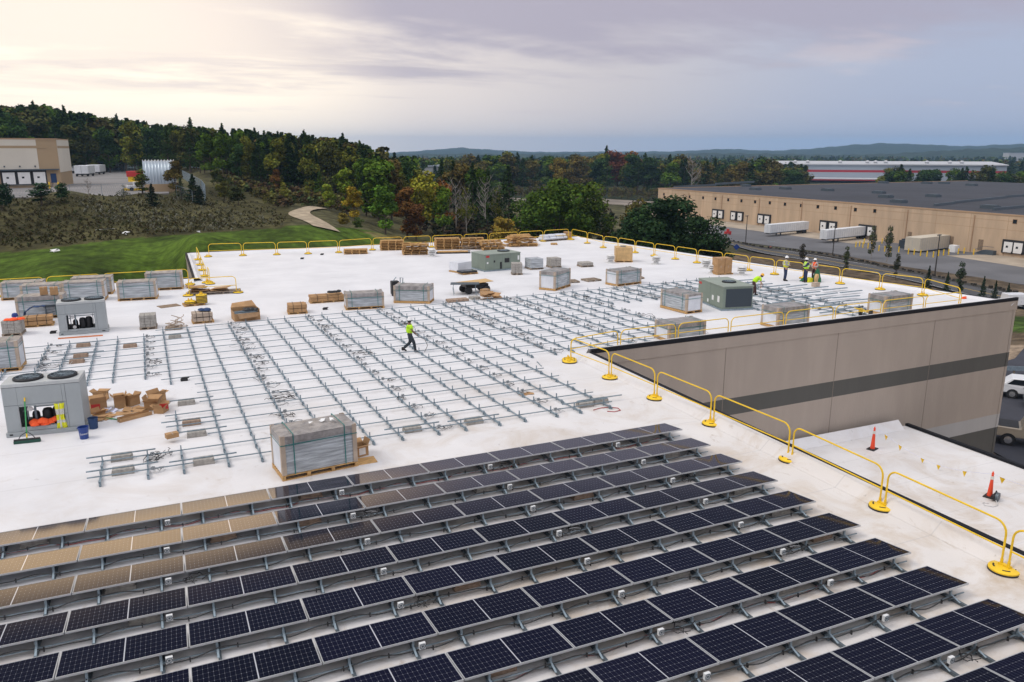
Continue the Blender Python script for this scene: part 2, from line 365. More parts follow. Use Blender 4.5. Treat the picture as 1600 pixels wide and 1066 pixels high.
def frame3(L, C, R, z=0.0):
    l, c, r = P(*L, z), P(*C, z), P(*R, z); a, b = (r-c), (l-c)
    if a.length >= b.length: d = a.normalized()
    else: q = b.normalized(); d = Vector((q.y, -q.x, 0))
    return c, math.atan2(d.y, d.x), a.length, b.length
def hgt(px, py, top, z=0.0):                                  # metres of an upright of which foot and top are seen
    q = P(px, py, z); d = px_of(q)[2]
    lo_, hi_ = 0.0, 40.0
    for _ in range(40):
        m_ = (lo_+hi_)/2
        if px_of((q.x, q.y, z+m_))[1] > top: lo_ = m_
        else: hi_ = m_
    return m_
# ------------------------------------------------------------------ terrain
CTRL = []                                                     # x, y, z
for x, y, z in [(42, 14, -10.6), (60, 20, -10.6), (52, 26, -10.7), (36, 0, -10.6), (27, -14, -10.8), (42, 34, -10.9), (30, 60, -11), (8, 60, -10), (-14, 60, -8), (-30, 47, -6), (-50, 30, -6), (-50, -10, -8), (0, -50, -11), (-30, -70, -11), (40, -40, -11), (-90, 30, -6), (-90, -40, -8)]: CTRL.append((x, y, z))
for px, py, z in [(1180, 385, -19.2), (1230, 372, -19.5), (1300, 380, -19.5), (1400, 392, -19.5), (1500, 400, -19.5), (1600, 425, -19.3), (1700, 440, -19), (1300, 402, -18.6), (1500, 440, -17.6), (1600, 458, -17.2), (1200, 398, -18.6), (1300, 416, -17.8), (1450, 442, -16.8), (1600, 470, -15.8), (1590, 505, -13.2), (1590, 560, -11.6), (960, 310, -17), (960, 318, -16.5), (840, 306, -17), (740, 305, -15)]:
    q = P(px, py, z); CTRL.append((q.x, q.y, z))
for px, py, d in [(300, 384, 92), (100, 425, 84), (100, 398, 100), (0, 397, 108), (200, 400, 100), (200, 375, 117), (300, 366, 118), (380, 362, 114), (470, 357, 112), (540, 362, 122), (600, 373, 132), (680, 384, 145), (-200, 420, 100), (-200, 330, 140),
                  (100, 345, 136), (200, 340, 140), (100, 320, 147), (350, 330, 150), (420, 342, 135), (480, 350, 121), (462, 336, 146), (485, 326, 166), (440, 322, 180), (450, 300, 230), (520, 325, 185), (560, 330, 200),
                  (100, 304, 155), (230, 303, 160), (0, 296, 190), (100, 290, 195), (200, 278, 240), (200, 268, 330), (-200, 300, 190), (300, 300, 190), (330, 288, 215), (330, 268, 270), (400, 283, 270), (620, 366, 165), (700, 362, 180), (760, 352, 200), (880, 384, 160), (1050, 402, 150), (640, 300, 300), (560, 296, 260)]:
    q = PD(px, py, d); CTRL.append((q.x, q.y, q.z))
for px, d, z in [(-150, 330, 9), (0, 330, 7), (100, 335, 4.5), (250, 310, 2.5), (400, 300, -1), (550, 280, -6), (-150, 500, 8), (100, 500, 4), (400, 480, -4), (650, 450, -12), (900, 600, -16), (1100, 560, -19), (1100, 380, -19.5), (1400, 420, -20), (1700, 330, -20), (1400, 750, -20.5), (1200, 740, -20.5), (1600, 700, -20.5), (-150, 900, -10), (300, 900, -18), (700, 900, -19)]:
    d_ = ray(px, 300); n_ = math.hypot(d_[0], d_[1]); CTRL.append((CAM[0]+d_[0]/n_*d, CAM[1]+d_[1]/n_*d, z))
for k in range(24):
    a = 2*PI*k/24
    for r, z in ((1500, -22), (4000, -30), (9000, -36)): CTRL.append((CAM[0]+r*math.sin(a), CAM[1]+r*math.cos(a), z))
    if abs((a-YAW+PI) % (2*PI)-PI) > 1.0:
        CTRL.append((CAM[0]+60*math.sin(a), CAM[1]+60*math.cos(a), -10)); CTRL.append((CAM[0]+300*math.sin(a), CAM[1]+300*math.cos(a), -13))
CT = np.array(CTRL)
def uvw(x, y):
    dx, dy = np.asarray(x)-CAM[0], np.asarray(y)-CAM[1]; r = np.hypot(dx, dy)+25.0
    return np.stack([np.log(r)*dx/(r-24.9)*1.0, np.log(r)*dy/(r-24.9)], -1)
_c = uvw(CT[:, 0], CT[:, 1])
def _k(r2): return np.where(r2 < 1e-12, 0, 0.5*r2*np.log(r2+1e-12))
_n = len(CT); _K = _k(((_c[:, None]-_c[None])**2).sum(-1)) + np.eye(_n)*2e-5
_A = np.zeros((_n+3, _n+3)); _A[:_n, :_n] = _K; _A[:_n, _n] = 1; _A[:_n, _n+1:] = _c; _A[_n, :_n] = 1; _A[_n+1:, :_n] = _c.T
_w = np.linalg.solve(_A, np.concatenate([CT[:, 2], np.zeros(3)]))
FLAT = []                                                     # polygon, level, width of the slope round it
def flat_add(pts, z, fall): FLAT.append((np.array([(q[0], q[1]) for q in pts], float), z, fall))
def flatten(x, y, z):
    for poly, lv, fall in FLAT:
        d = np.full(len(x), 1e9); n = len(poly)
        for i in range(n):
            a, b = poly[i], poly[(i+1) % n]; e = b-a; t = np.clip(((x-a[0])*e[0]+(y-a[1])*e[1])/(e@e), 0, 1); d = np.minimum(d, np.hypot(x-a[0]-t*e[0], y-a[1]-t*e[1]))
        d[inpoly(x, y, [tuple(q) for q in poly])] = 0; k = np.clip(1-d/fall, 0, 1); k = k*k*(3-2*k); z = z*(1-k)+lv*k
    return z
def gz(x, y):
    x = np.atleast_1d(np.asarray(x, float)); y = np.atleast_1d(np.asarray(y, float)); out = np.empty(len(x))
    for i in range(0, len(x), 4000):
        q = uvw(x[i:i+4000], y[i:i+4000]); k = _k(((q[:, None]-_c[None])**2).sum(-1))
        out[i:i+4000] = k@_w[:_n]+_w[_n]+q@_w[_n+1:]
    return flatten(x, y, out)
def gz1(x, y): return float(gz([x], [y])[0])
def inpoly(px, py, poly):
    r = np.zeros(len(px), bool); n = len(poly)
    for i in range(n):
        x1, y1 = poly[i]; x2, y2 = poly[(i+1) % n]
        if y1 == y2: continue
        c = ((py >= min(y1, y2)) & (py < max(y1, y2))) & (px < x1+(py-y1)*(x2-x1)/(y2-y1)); r ^= c
    return r
def GP(px, py):                                               # point of the photograph on the terrain
    d = ray(px, py); n_ = math.hypot(d[0], d[1]); best = None
    ts = np.concatenate([np.geomspace(40, 1500, 900)])/n_
    xs, ys, zs = CAM[0]+d[0]*ts, CAM[1]+d[1]*ts, CAM[2]+d[2]*ts; g = gz(xs, ys)
    h = np.nonzero((zs <= g))[0]; i = h[0] if len(h) else len(ts)-1
    return Vector((xs[i], ys[i], float(g[i])))
def GD(px, dist):                                             # point on the terrain at a bearing and distance
    d = ray(px, 300); n_ = math.hypot(d[0], d[1]); x, y = CAM[0]+d[0]/n_*dist, CAM[1]+d[1]/n_*dist
    return Vector((x, y, gz1(x, y)))
WZ = -19.5; LY = 0.3; PZ = -10.6
YARD = [P(px, py, LY) for px, py in ((-120, 309), (60, 308.5), (160, 307), (232, 304), (264, 302), (264, 288), (222, 268), (120, 264), (-40, 272), (-120, 300))]
flat_add(YARD, LY-.2, 14)
LOT = [P(px, py, WZ) for px, py in ((1000, 331), (1640, 410), (1800, 440), (1720, 470), (1600, 444), (1500, 430), (1400, 412), (1300, 393.5), (1200, 381.5), (1100, 368))]
flat_add(LOT, WZ-.25, 9)
flat_add([(26, -60), (75, -60), (80, 9), (82, 36), (60, 27), (46, 25), (37, 17)], PZ-.12, 8)
def build_terrain():
    th = np.concatenate([np.linspace(-PI, -0.75, 24, endpoint=False), np.linspace(-0.75, 0.75, 420, endpoint=False), np.linspace(0.75, PI, 24, endpoint=False)])+YAW
    r = np.concatenate([[12, 30], np.geomspace(42, 700, 200), np.geomspace(730, 9500, 36)])
    A, R = np.meshgrid(th, r); x = CAM[0]+R*np.sin(A); y = CAM[1]+R*np.cos(A)
    z = gz(x.ravel(), y.ravel()).reshape(x.shape)
    rng = np.random.RandomState(3)
    nse = sum(np.sin(x*f*a+p)*np.cos(y*f*b+q) for f, a, b, p, q in [(0.05, 1, .8, 1, 2), (0.11, .7, 1.2, 3, 1), (0.23, 1.1, .6, 2, 5)])/3
    wild = np.clip((R-75)/40, 0, 1)*np.clip((900-R)/500, 0, 1)
    n, m_ = x.shape
    v = np.stack([x, y, z], -1).reshape(-1, 3)
    d = v-CAM; w = d@FWD; w = np.where(w < 1, 1, w); qx = 800+FPX*(d@RGT)/w; qy = 533-FPX*(d@UPV)/w; front = (d@FWD) > 5
    col = np.tile([0.075, 0.070, 0.035], (len(v), 1)); Rr = R.ravel()
    def zone(poly, c): k = inpoly(qx, qy, poly) & front; col[k] = c
    zone([(-300, 398), (0, 396), (100, 386), (200, 373), (300, 366), (400, 358), (480, 352), (545, 357), (620, 368), (720, 380), (900, 420), (900, 600), (-300, 600)], (0.050, 0.084, 0.010))
    zone([(560, 362), (640, 370), (740, 388), (760, 420), (700, 420), (620, 384)], (0.12, 0.105, 0.04))
    zone([(-300, 300), (0, 305), (160, 305), (300, 300), (330, 285), (420, 300), (470, 340), (440, 358), (300, 366), (200, 373), (100, 386), (0, 396), (-300, 398)], (0.058, 0.053, 0.022))
    zone([(330, 264), (600, 280), (560, 330), (470, 318), (400, 300)], (0.085, 0.075, 0.03))
    zone([(680, 312), (1040, 308), (1040, 300), (680, 298)], (0.16, 0.115, 0.07))
    k = (Rr > 62) & (qx > 1100) & (qy > 395) & front; col[k] = (0.10, 0.075, 0.05)
    k = (qx > 1570) & (qy > 495) & (qy < 520) & front; col[k] = (0.06, 0.10, 0.02)
    k = (qx > 1500) & (qy > 540) & (qy < 900) & front; col[k] = (0.26, 0.20, 0.145)
    k = Rr > 430; col[k] = (0.028, 0.036, 0.020)
    col *= (0.8+0.4*rng.rand(len(v), 1))*(1+0.25*nse.ravel()[:, None])
    v[:, 2] += (nse*0.25*wild).ravel()
    f = []
    for i in range(n-1):
        for j in range(m_): j2 = (j+1) % m_; f.append((i*m_+j, (i+1)*m_+j, (i+1)*m_+j2, i*m_+j2))
    f.append(tuple(range(m_)))
    me = bpy.data.meshes.new('ground'); me.from_pydata(v.tolist(), [], f); at = me.color_attributes.new('leaf', 'FLOAT_COLOR', 'POINT')
    at.data.foreach_set('color', np.concatenate([np.clip(col, 0, 1), np.ones((len(v), 1))], 1).ravel().astype(np.float32)); me.shade_smooth()
    m = bpy.data.materials.new('soil'); m.use_nodes = True; nn = m.node_tree.nodes; l = m.node_tree.links; b = nn['Principled BSDF']; b.inputs['Roughness'].default_value = 0.95; b.inputs['Specular IOR Level'].default_value = 0.1
    a = nn.new('ShaderNodeAttribute'); a.attribute_name = 'leaf'; t = nn.new('ShaderNodeTexCoord')
    def nz(s, st=None):
        q = nn.new('ShaderNodeTexNoise'); q.inputs['Scale'].default_value = s; q.inputs['Detail'].default_value = 8; q.inputs['Roughness'].default_value = 0.7
        mp = nn.new('ShaderNodeMapping'); mp.inputs['Scale'].default_value = st or (1, 1, 1); l.new(t.outputs['Object'], mp.inputs[0]); l.new(mp.outputs[0], q.inputs[0])
        r_ = nn.new('ShaderNodeMapRange'); l.new(q.outputs[0], r_.inputs[0]); r_.inputs[1].default_value = 0.3; r_.inputs[2].default_value = 0.7; r_.inputs[3].default_value = 0.35; r_.inputs[4].default_value = 1.65; return r_.outputs[0]
    s1 = nn.new('ShaderNodeVectorMath'); s1.operation = 'SCALE'; l.new(a.outputs['Color'], s1.inputs[0]); l.new(nz(0.35), s1.inputs['Scale'])
    s2 = nn.new('ShaderNodeVectorMath'); s2.operation = 'SCALE'; l.new(s1.outputs[0], s2.inputs[0]); l.new(nz(0.09, (1, 0.35, 1)), s2.inputs['Scale']); l.new(s2.outputs[0], b.inputs['Base Color'])
    bp = nn.new('ShaderNodeBump'); bp.inputs['Strength'].default_value = 0.6; bp.inputs['Distance'].default_value = 0.4; q = nn.new('ShaderNodeTexNoise'); q.inputs['Scale'].default_value = 1.3; q.inputs['Detail'].default_value = 6; l.new(t.outputs['Object'], q.inputs[0]); l.new(q.outputs[0], bp.inputs['Height']); l.new(bp.outputs[0], b.inputs['Normal'])
    me.materials.append(m); o = bpy.data.objects.new('ground', me); COL.objects.link(o); tag(o, kind='structure')
build_terrain()
def strip(name, pts, width, material, lift=0.12, kind='structure', label=None, cat=None, off=0.0):
    """a ribbon laid on the terrain along world points"""
    pts = [Vector((q[0], q[1], 0)) for q in pts]; dense = []
    for i in range(len(pts)-1):
        n = max(2, int((pts[i+1]-pts[i]).length/4))
        for k in range(n): dense.append(pts[i].lerp(pts[i+1], k/n))
    dense.append(pts[-1])
    for _ in range(6): dense = [dense[0]]+[(dense[i-1]+dense[i]*2+dense[i+1])/4 for i in range(1, len(dense)-1)]+[dense[-1]]
    v = []; f = []; C_ = 6
    for i, p in enumerate(dense):
        d = (dense[min(i+1, len(dense)-1)]-dense[max(i-1, 0)]).normalized(); r = Vector((d.y, -d.x, 0))
        for j in range(C_+1): q = p+r*(off+width*(j/C_-0.5)); v.append((q.x, q.y))
    zz = gz([q[0] for q in v], [q[1] for q in v])
    b = MB(); b.v = [(q[0], q[1], float(z)+lift) for q, z in zip(v, zz)]
    for i in range(len(dense)-1):
        for j in range(C_): k = i*(C_+1)+j; b.f.append((k, k+1, k+C_+2, k+C_+1)); b.m.append(0)
    return tag(b.build(name, material, smooth=True), label, cat, None, kind)
# ------------------------------------------------------------------ the building whose roof is worked on
bld = thing('warehouse_building', 'large taupe warehouse whose white flat roof carries the solar panels and crews', 'building', (0, 0, 0))
EX = 2.5; YW = 10.25; XR = 32.5                              # near parapet, wing wall, wing corner
BACKR = P(893, 358, 0); far_r = (25.7, 53.9); far_l = (-12.9, 56.0); in_l = (-12.9, 40.6)
outer = [(-60, -45), (EX, -45), (EX, YW), (XR, YW+0.65), far_r, far_l, in_l, (-60, 40.6)]
b = MB(); b.prism(outer, -0.30, -0.0)
b.build('roof', 'membrane', bld)
def wall_run(a, c, z0, z1, mats_z, thick=0.25, name='wall'):
    a, c = Vector((*a, 0)), Vector((*c, 0)); d = (c-a).normalized(); nrm = Vector((d.y, -d.x, 0)); L = (c-a).length
    T = Matrix.Translation(a) @ Matrix(((d.x, -nrm.x, 0, 0), (d.y, -nrm.y, 0, 0), (0, 0, 1, 0), (0, 0, 0, 1)))
    names = sorted({m for _, _, m in mats_z}); bb = MB()
    for lo_, hi_, m in mats_z: bb.box(0, L, 0, thick, lo_, hi_, names.index(m), T)
    sm = MB(); x = 0.0
    return bb, names, T, L
BANDS = [(-12.5, -7.86, 'wall_dark'), (-7.86, -6.97, 'wall_light'), (-6.97, -3.88, 'wall_taupe'), (-3.88, -2.98, 'wall_dark'), (-2.98, -0.302, 'wall_taupe')]
walls = [((EX-0.26, YW), (XR, YW+0.65), True), ((XR, YW+0.65), far_r, True), (far_r, far_l, False), (far_l, in_l, False), (in_l, (-60, 40.6), False), ((EX, -45), (EX, YW-0.002), False)]
for i, (a, c, seams) in enumerate(walls):
    bb, names, T, L = wall_run(a, c, 0, 0, BANDS); w = bb.build('wall', names, bld)
    if seams:
        for k in range(1, int(L/7.6)+1):
            x = 0.4+7.55*k
            if x < L-0.5: MB().box(x-0.02, x+0.02, -0.004, 0.01, -12.4, -0.31, 0, T).build('panel_joint', 'seam', w)
par = MB(); cop = MB(); fas = MB()
def edge_run(a, c, zt=0.30, wid=0.3, near_white=True):
    a, c = Vector((*a, 0)), Vector((*c, 0)); d = (c-a).normalized(); nr = Vector((-d.y, d.x, 0)); L = (c-a).length
    T = Matrix.Translation(a) @ Matrix(((d.x, nr.x, 0, 0), (d.y, nr.y, 0, 0), (0, 0, 1, 0), (0, 0, 0, 1)))
    fas.box(-.03, L+.03, -0.032, -0.004, -0.31, zt-0.155, 0, T)
    par.add([T @ Vector(q) for q in [(0, 0, zt-.18), (L, 0, zt-.18), (L, 0, zt), (0, 0, zt), (0, wid, zt), (L, wid, zt), (L, wid+0.32, 0.004), (0, wid+0.32, 0.004)]], [(0, 1, 2, 3), (3, 2, 5, 4), (4, 5, 6, 7)])
    cop.box(-0.02, L+0.02, -0.04, 0.11, zt-0.16, zt+0.03, 0, T)
edge_run((EX, -45), (EX, YW)); edge_run((EX, YW), (XR, YW+0.65), 0.42); edge_run((XR, YW+0.65), far_r, 0.16); edge_run(far_r, far_l, 0.22); edge_run(far_l, in_l, 0.22); edge_run(in_l, (-60, 40.6), 0.22)
par.build('parapet', 'membrane', bld); fas.build('fascia', 'wall_taupe', bld); cop.build('coping', 'coping', bld)
lr = MB(); LZ = -6.22; XL = 23.25
lr.box(EX+0.252, XL, -45, YW-0.004, LZ-0.4, LZ); lr.build('lower_roof', 'membrane', bld)
lc = MB(); lc.box(XL+0.002, XL+0.22, -45, YW-0.006, LZ-0.5, LZ+0.14); lc.build('lower_coping', 'coping', bld)
lw = MB(); lw.box(EX+2, XL-0.3, -45, YW-1, -12, LZ-0.41); lw.build('lower_wall', 'wall_dark', bld)
# upstand of the lower roof at the walls
up = MB(); up.add([(EX+0.254, YW-0.006, LZ+0.45), (XL-0.6, YW-0.006, LZ+0.45), (XL-0.6, YW-0.5, LZ+0.004), (EX+0.254, YW-0.5, LZ+0.004)], [(0, 1, 2, 3)]); up.build('flashing', 'membrane', bld)

# ------------------------------------------------------------------ solar panels in rows
FR = [(1066.5, 670.7), (1110.5, 695), (1160, 721), (1215.5, 750.5), (1275, 783), (1345, 820.5), (1424, 863), (1514, 911)]
rows = [P(*q, 0.33) for q in FR]
rowx = [q.x for q in rows]; rowy = [q.y for q in rows]
for k in range(5): rowx.append(rowx[-1]+0.0); rowy.append(rowy[-1]-1.43)
PL, PW, TILT = 2.14, 0.995, math.radians(6.5)
def make_panel():
    root = thing('solar_panel', 'dark solar panel', 'solar panel', group='solar panels in the finished rows')
    c, s = math.cos(TILT), math.sin(TILT)
    T = Matrix(((1, 0, 0, 0), (0, c, s, 0), (0, -s, c, 0), (0, 0, 0, 1)))          # the far edge is the low one
    fr = MB(); w = 0.016; t = 0.038
    fr.box(-PL/2, PL/2, 0, w, -t, 0, 0, T); fr.box(-PL/2, PL/2, PW-w, PW, -t, 0, 0, T)
    fr.box(-PL/2, -PL/2+w, w, PW-w, -t, 0, 0, T); fr.box(PL/2-w, PL/2, w, PW-w, -t, 0, 0, T)
    fr.build('frame', 'alu', root)
    g = MB(); vs = [(-PL/2+w, w, -0.004), (PL/2-w, w, -0.004), (PL/2-w, PW-w, -0.004), (-PL/2+w, PW-w, -0.004)]
    lo_ = [(x, y, -0.012) for x, y, z in vs]
    g.add([T @ Vector(q) for q in vs+lo_], [(0, 1, 2, 3), (7, 6, 5, 4)], 0); g.m[1] = 1
    o = g.build('glass', ['cells', 'far_grey'], root); uvl = o.data.uv_layers.new(name='UVMap')
    for p in o.data.polygons:
        for li, q in zip(p.loop_indices, [(0, 0), (24, 0), (24, 6), (0, 6)]): uvl.data[li].uv = q
    return root
PANEL = make_panel(); first_panel = True
ROWORD = ['first', 'second', 'third', 'fourth', 'fifth', 'sixth', 'seventh', 'eighth', 'ninth', 'tenth', 'eleventh', 'twelfth', 'thirteenth']
row_n = []
def visible(x, y, z=0.3, m=60): q = px_of((x, y, z)); return -m < q[0] < 1600+m and q[1] < 1066+m and q[2] > 1
def rail_mb(x0, x1):
    q = MB(); q.box(x0, x1, 0.035, 0.058, 0.085, 0.108); return q
lg = MB(); lg.box(-0.022, 0.022, -0.0, 0.04, 0.0, 0.30); lg.box(-0.04, 0.04, -0.05, 0.09, 0.082, 0.10); lg.add([(-0.02, -0.22, 0.085), (0.02, -0.22, 0.085), (0.02, 0.0, 0.17), (-0.02, 0.0, 0.17)], [(0, 1, 2, 3)])
LEG = lg.mesh('leg', 'galv')
rs_ = MB(); rs_.box(-0.02, 0.02, 0.90, 0.94, 0.0, 0.185); RSUP = rs_.mesh('rear_support', 'galv')
lg2 = MB(); lg2.box(-0.017, 0.017, -0.017, 0.017, 0.0, 0.27); lg2.box(-0.03, 0.03, -0.48, 0.05, 0.085, 0.10); lg2.box(-0.03, 0.03, -0.46, -0.40, 0.0, 0.13); lg2.box(-0.035, 0.035, -0.49, -0.37, 0.125, 0.14)
POST = lg2.mesh('post', 'galv')
jb = MB(); jb.box(-0.06, 0.06, -0.09, -0.03, -0.065, 0.06); JB = jb.mesh('junction_box', 'white_box')
jd = MB()
for k in range(8): jd.tube([(0.052*math.cos(k*PI/4), -0.094, 0.052*math.sin(k*PI/4)), (0.052*math.cos((k+1)*PI/4), -0.094, 0.052*math.sin((k+1)*PI/4))], 0.008, 4)
jd.box(-0.02, 0.02, -0.096, -0.09, -0.02, 0.02); JD = jd.mesh('dial', 'dark_steel')
def loop_mesh(seed, white=False, big=1.0):
    r = random.Random(seed); q = MB()
    for k in range(r.randint(2, 3)):
        cx, cy_ = r.uniform(-.15, .25)*big, r.uniform(-.2, .2)*big; a0 = r.uniform(0, 6.3); R = r.uniform(.08, .2)*big; pts = []
        for i in range(13):
            t = a0+i*r.uniform(.4, .6); rr_ = R*(1+0.25*math.sin(2.1*i+k)); pts.append((cx+rr_*math.cos(t)+0.015*i*big, cy_+rr_*math.sin(t), 0.03+0.07*abs(math.sin(i*0.8+k))))
        q.tube(pts, 0.011, 4, 1 if (white and k == 1) else 0, cap=False)
    return q.mesh('cable_loop', ['cable', 'white_cable'])
LOOPS = [loop_mesh(k, k % 2 == 0, 1.0+0.35*(k % 3)) for k in range(6)]
def child(name, me, parent, loc, rz=0.0):
    o = bpy.data.objects.new(name, me); COL.objects.link(o); o.parent = parent; o.location = loc; o.rotation_euler = (0, 0, rz); return o
nblock = 0; BLOCKS = []
def block_mesh(mt_): q = MB(); q.box(-0.30, 0.30, -0.17, 0.17, 0, 0.09); q.box(-0.28, 0.28, -0.16, 0.16, 0.092, 0.17); return q.mesh('ballast_block', mt_)
BLK = {m_: block_mesh(m_) for m_ in ('block', 'brick_block')}
rb = random.Random(5)
leg_cols = set()
for i in range(len(rowx)):
    x1, y = rowx[i], rowy[i]; n = 0; xs = []
    while n < 26:
        xc = x1-PL/2-n*2.16
        if not (visible(xc-PL/2, y, 0.4, 30) or visible(xc+PL/2, y, 0.4, 30) or visible(xc+PL/2, y+1, 0.3, 30) or visible(xc, y+0.5, .3, 30)):
            if xc < -8 or n > 3: break
            n += 1; continue
        lab = 'solar panel, %s from the right end of the %s panel row from the back' % (ordn(n+1), ROWORD[i])
        if first_panel: PANEL.location = (xc, y, 0.33); PANEL['label'] = lab; first_panel = False
        else: copy_tree(PANEL, (xc, y, 0.33), 0.0, lab)
        xs.append((n, xc)); n += 1
    if not xs: continue
    xl = xs[-1][1]-PL/2
    rt = thing('panel_rack', 'galvanized steel rack carrying the %s row of solar panels from the back' % ROWORD[i], 'rack', (0, y, 0), 0, 'racks under the panel rows')
    rail_mb(xl-0.2, x1-0.05).build('rail', 'galv', rt)
    cb = MB(); pts = []; xx = x1-0.35; ph = rb.uniform(0, 6)
    while xx > xl:
        pts.append((xx, -0.02+0.03*math.sin(xx*2.9+ph), 0.125+0.03*math.sin(xx*2.9/1.0+ph)+0.02*math.sin(xx*7.3))); xx -= 0.12
    if len(pts) > 3:
        cb.tube(pts, 0.013, 5, cap=False)
        for k in range(4, len(pts)-1, 7): p = pts[k]; cb.box(p[0]-0.012, p[0]+0.012, p[1]-0.02, p[1]+0.02, p[2]-0.05, p[2]+0.035)
        cb.build('conduit', 'cable', rt)
        if i in (0, 6): c2 = MB(); c2.tube([(q[0], q[1]+0.1, q[2]-0.08) for q in pts], 0.010, 4, cap=False); c2.build('cable', 'red_cable', rt)
    for n, xc in xs:
        for t in (0.22, 0.78):
            xx = xc+PL/2-PL*t; child('leg', LEG, rt, (xx, 0.03, 0)); child('rear_support', RSUP, rt, (xx, 0.03, 0)); leg_cols.add(round(xx-x1, 3))
        if n % 2 == (i+1) % 2 if i in (0,) else n % 2 == 1:
            j = child('junction_box', JB, rt, (xc+PL/2-PL*0.22+0.14, -0.02, 0.215)); child('dial', JD, j, (0, 0, 0))
            if (i+n) % 3 == 0: child('cable_loop', LOOPS[(i+n) % 6], j, (0.25, 0.06, -0.13))
        if rb.random() < 0.22: BLOCKS.append((xc+rb.uniform(-0.3, 0.3), y+0.30, 0.0, 'block' if rb.random() < 0.5 else 'brick_block', i, n))
for k, (x, y, z, m_, i, n) in enumerate(BLOCKS):
    o = bpy.data.objects.new('ballast_block', BLK[m_]); COL.objects.link(o); o.location = (x, y+0.12, z)
    tag(o, '%s ballast block under the %s panel from the right in the %s row' % ('grey concrete' if m_ == 'block' else 'brown', ordn(n+1), ROWORD[i]), 'ballast block', 'ballast blocks under the panels')
# channels that run from row to row under the panels
ymin, ymax = rowy[-1]-1.2, rowy[0]+0.95
for k, dx in enumerate(sorted(leg_cols, reverse=True)):
    x = rowx[3]+dx
    if k and abs(dx-last) < 0.3: continue
    last = dx
    if not any(visible(x, yy, 0.0, 0) for yy in (ymax, (ymin+ymax)/2, ymin)): continue
    q = MB(); q.box(-0.03, 0.03, 0, ymax-ymin, 0.012, 0.08)
    for yy in rowy: q.box(-0.045, 0.045, yy-ymin-0.62, yy-ymin-0.5, 0.0, 0.095)
    o = q.build('roof_channel', 'dark_steel'); o.location = (x, ymin, 0)
    tag(o, 'steel channel running under all panel rows, %s from the right' % ordn(k+1), 'channel', 'channels under the panel rows')

# ------------------------------------------------------------------ open racking, panels not yet laid
NF = 26
xf = [-0.35]
for k in range(22): xf.append(xf[-1]-(1.235 if k % 2 == 0 else 0.955))
xfr = [-0.35]
for k in range(24): xfr.append(xfr[-1]+(0.955 if k % 2 == 0 else 1.235))
cols = [(-k, x) for k, x in enumerate(xf)]+[(k, x) for k, x in enumerate(xfr) if k > 0]
cols.sort()
def gxy(x, i):
    xr = -1.69+(x+0.47)*0.94; y = 4.33+1.25*i; t = (y-4.33)/20.2
    return x+(xr-x)*t, y+0.05*(x+8)*t
def allowed(k, i):
    x, y = gxy(dict(cols)[k], i)
    if i > 16 or (k < -13 and i > 15): return False
    if x > 0.2 and y < 11.7: return False
    if x > 23.0-0.25*(i % 3): return False
    if k <= -13 and 2 <= i < (9 if k < -13 else 8):
        return k == -13 and i in (3, 4)
    if k < -15 and i < 2: return False
    if k < -17 and i < 11: return False
    if 8.6 < x < 24 and i < 6: return False
    # gaps where crates and units stand
    for bx0, bx1, by0, by1 in GAPS:
        if bx0 < x < bx1 and by0 < y < by1: return False
    return True
GAPS = [(10.0, 16.2, 12.0, 20.3), (16, 19.5, 11, 14.0), (22.6, 27, 11, 15)]
cdict = dict(cols); spans = {}
for i in range(17):
    xs = [(k, *gxy(x, i)) for k, x in cols if allowed(k, i)]
    if not xs: continue
    segs = []; cur = [xs[0]]
    for q in xs[1:]:
        if q[0]-cur[-1][0] > 1: segs.append(cur); cur = [q]
        else: cur.append(q)
    segs.append(cur)
    rt = thing('racking_rail', 'bare rail with upright posts, %s crossbar of the open racking from the front' % ordn(i+1), 'racking rail', (0, 0, 0), 0, 'crossbars of the open racking')
    m_ = MB()
    for sg in segs:
        (k0, xa, ya), (k1, xb, yb) = sg[0], sg[-1]
        dx = 0.35; sl_ = (yb-ya)/max(0.1, xb-xa)
        m_.bar((xa-dx, ya-sl_*dx, 0.115), (xb+dx, yb+sl_*dx, 0.115), 0.028, 0.030)
    m_.build('rail', 'galv', rt)
    for sg in segs:
        for k, x, y in sg:
            child('post', POST, rt, (x, y, 0))
            if k % 4 == -2 % 4 or (k % 4 == 2):
                j = child('junction_box', JB, rt, (x+0.14, y-0.02, 0.17), 0.0); child('dial', JD, j, (0, 0, 0)); child('cable_loop', LOOPS[(i*3+k) % 6], j, (0.12, -0.05, -0.14), i*1.3).scale = (.8, .8, .8)
                if (i > 8 or k < -9) and (i*7+k*3) % 5 == 0: child('cable_loop', LOOPS[(i*5+k+2) % 6], j, (0.35, -0.35, -0.16), i*2.1)
        for k, x, y in sg: spans.setdefault(k, []).append(i)
nch = 0
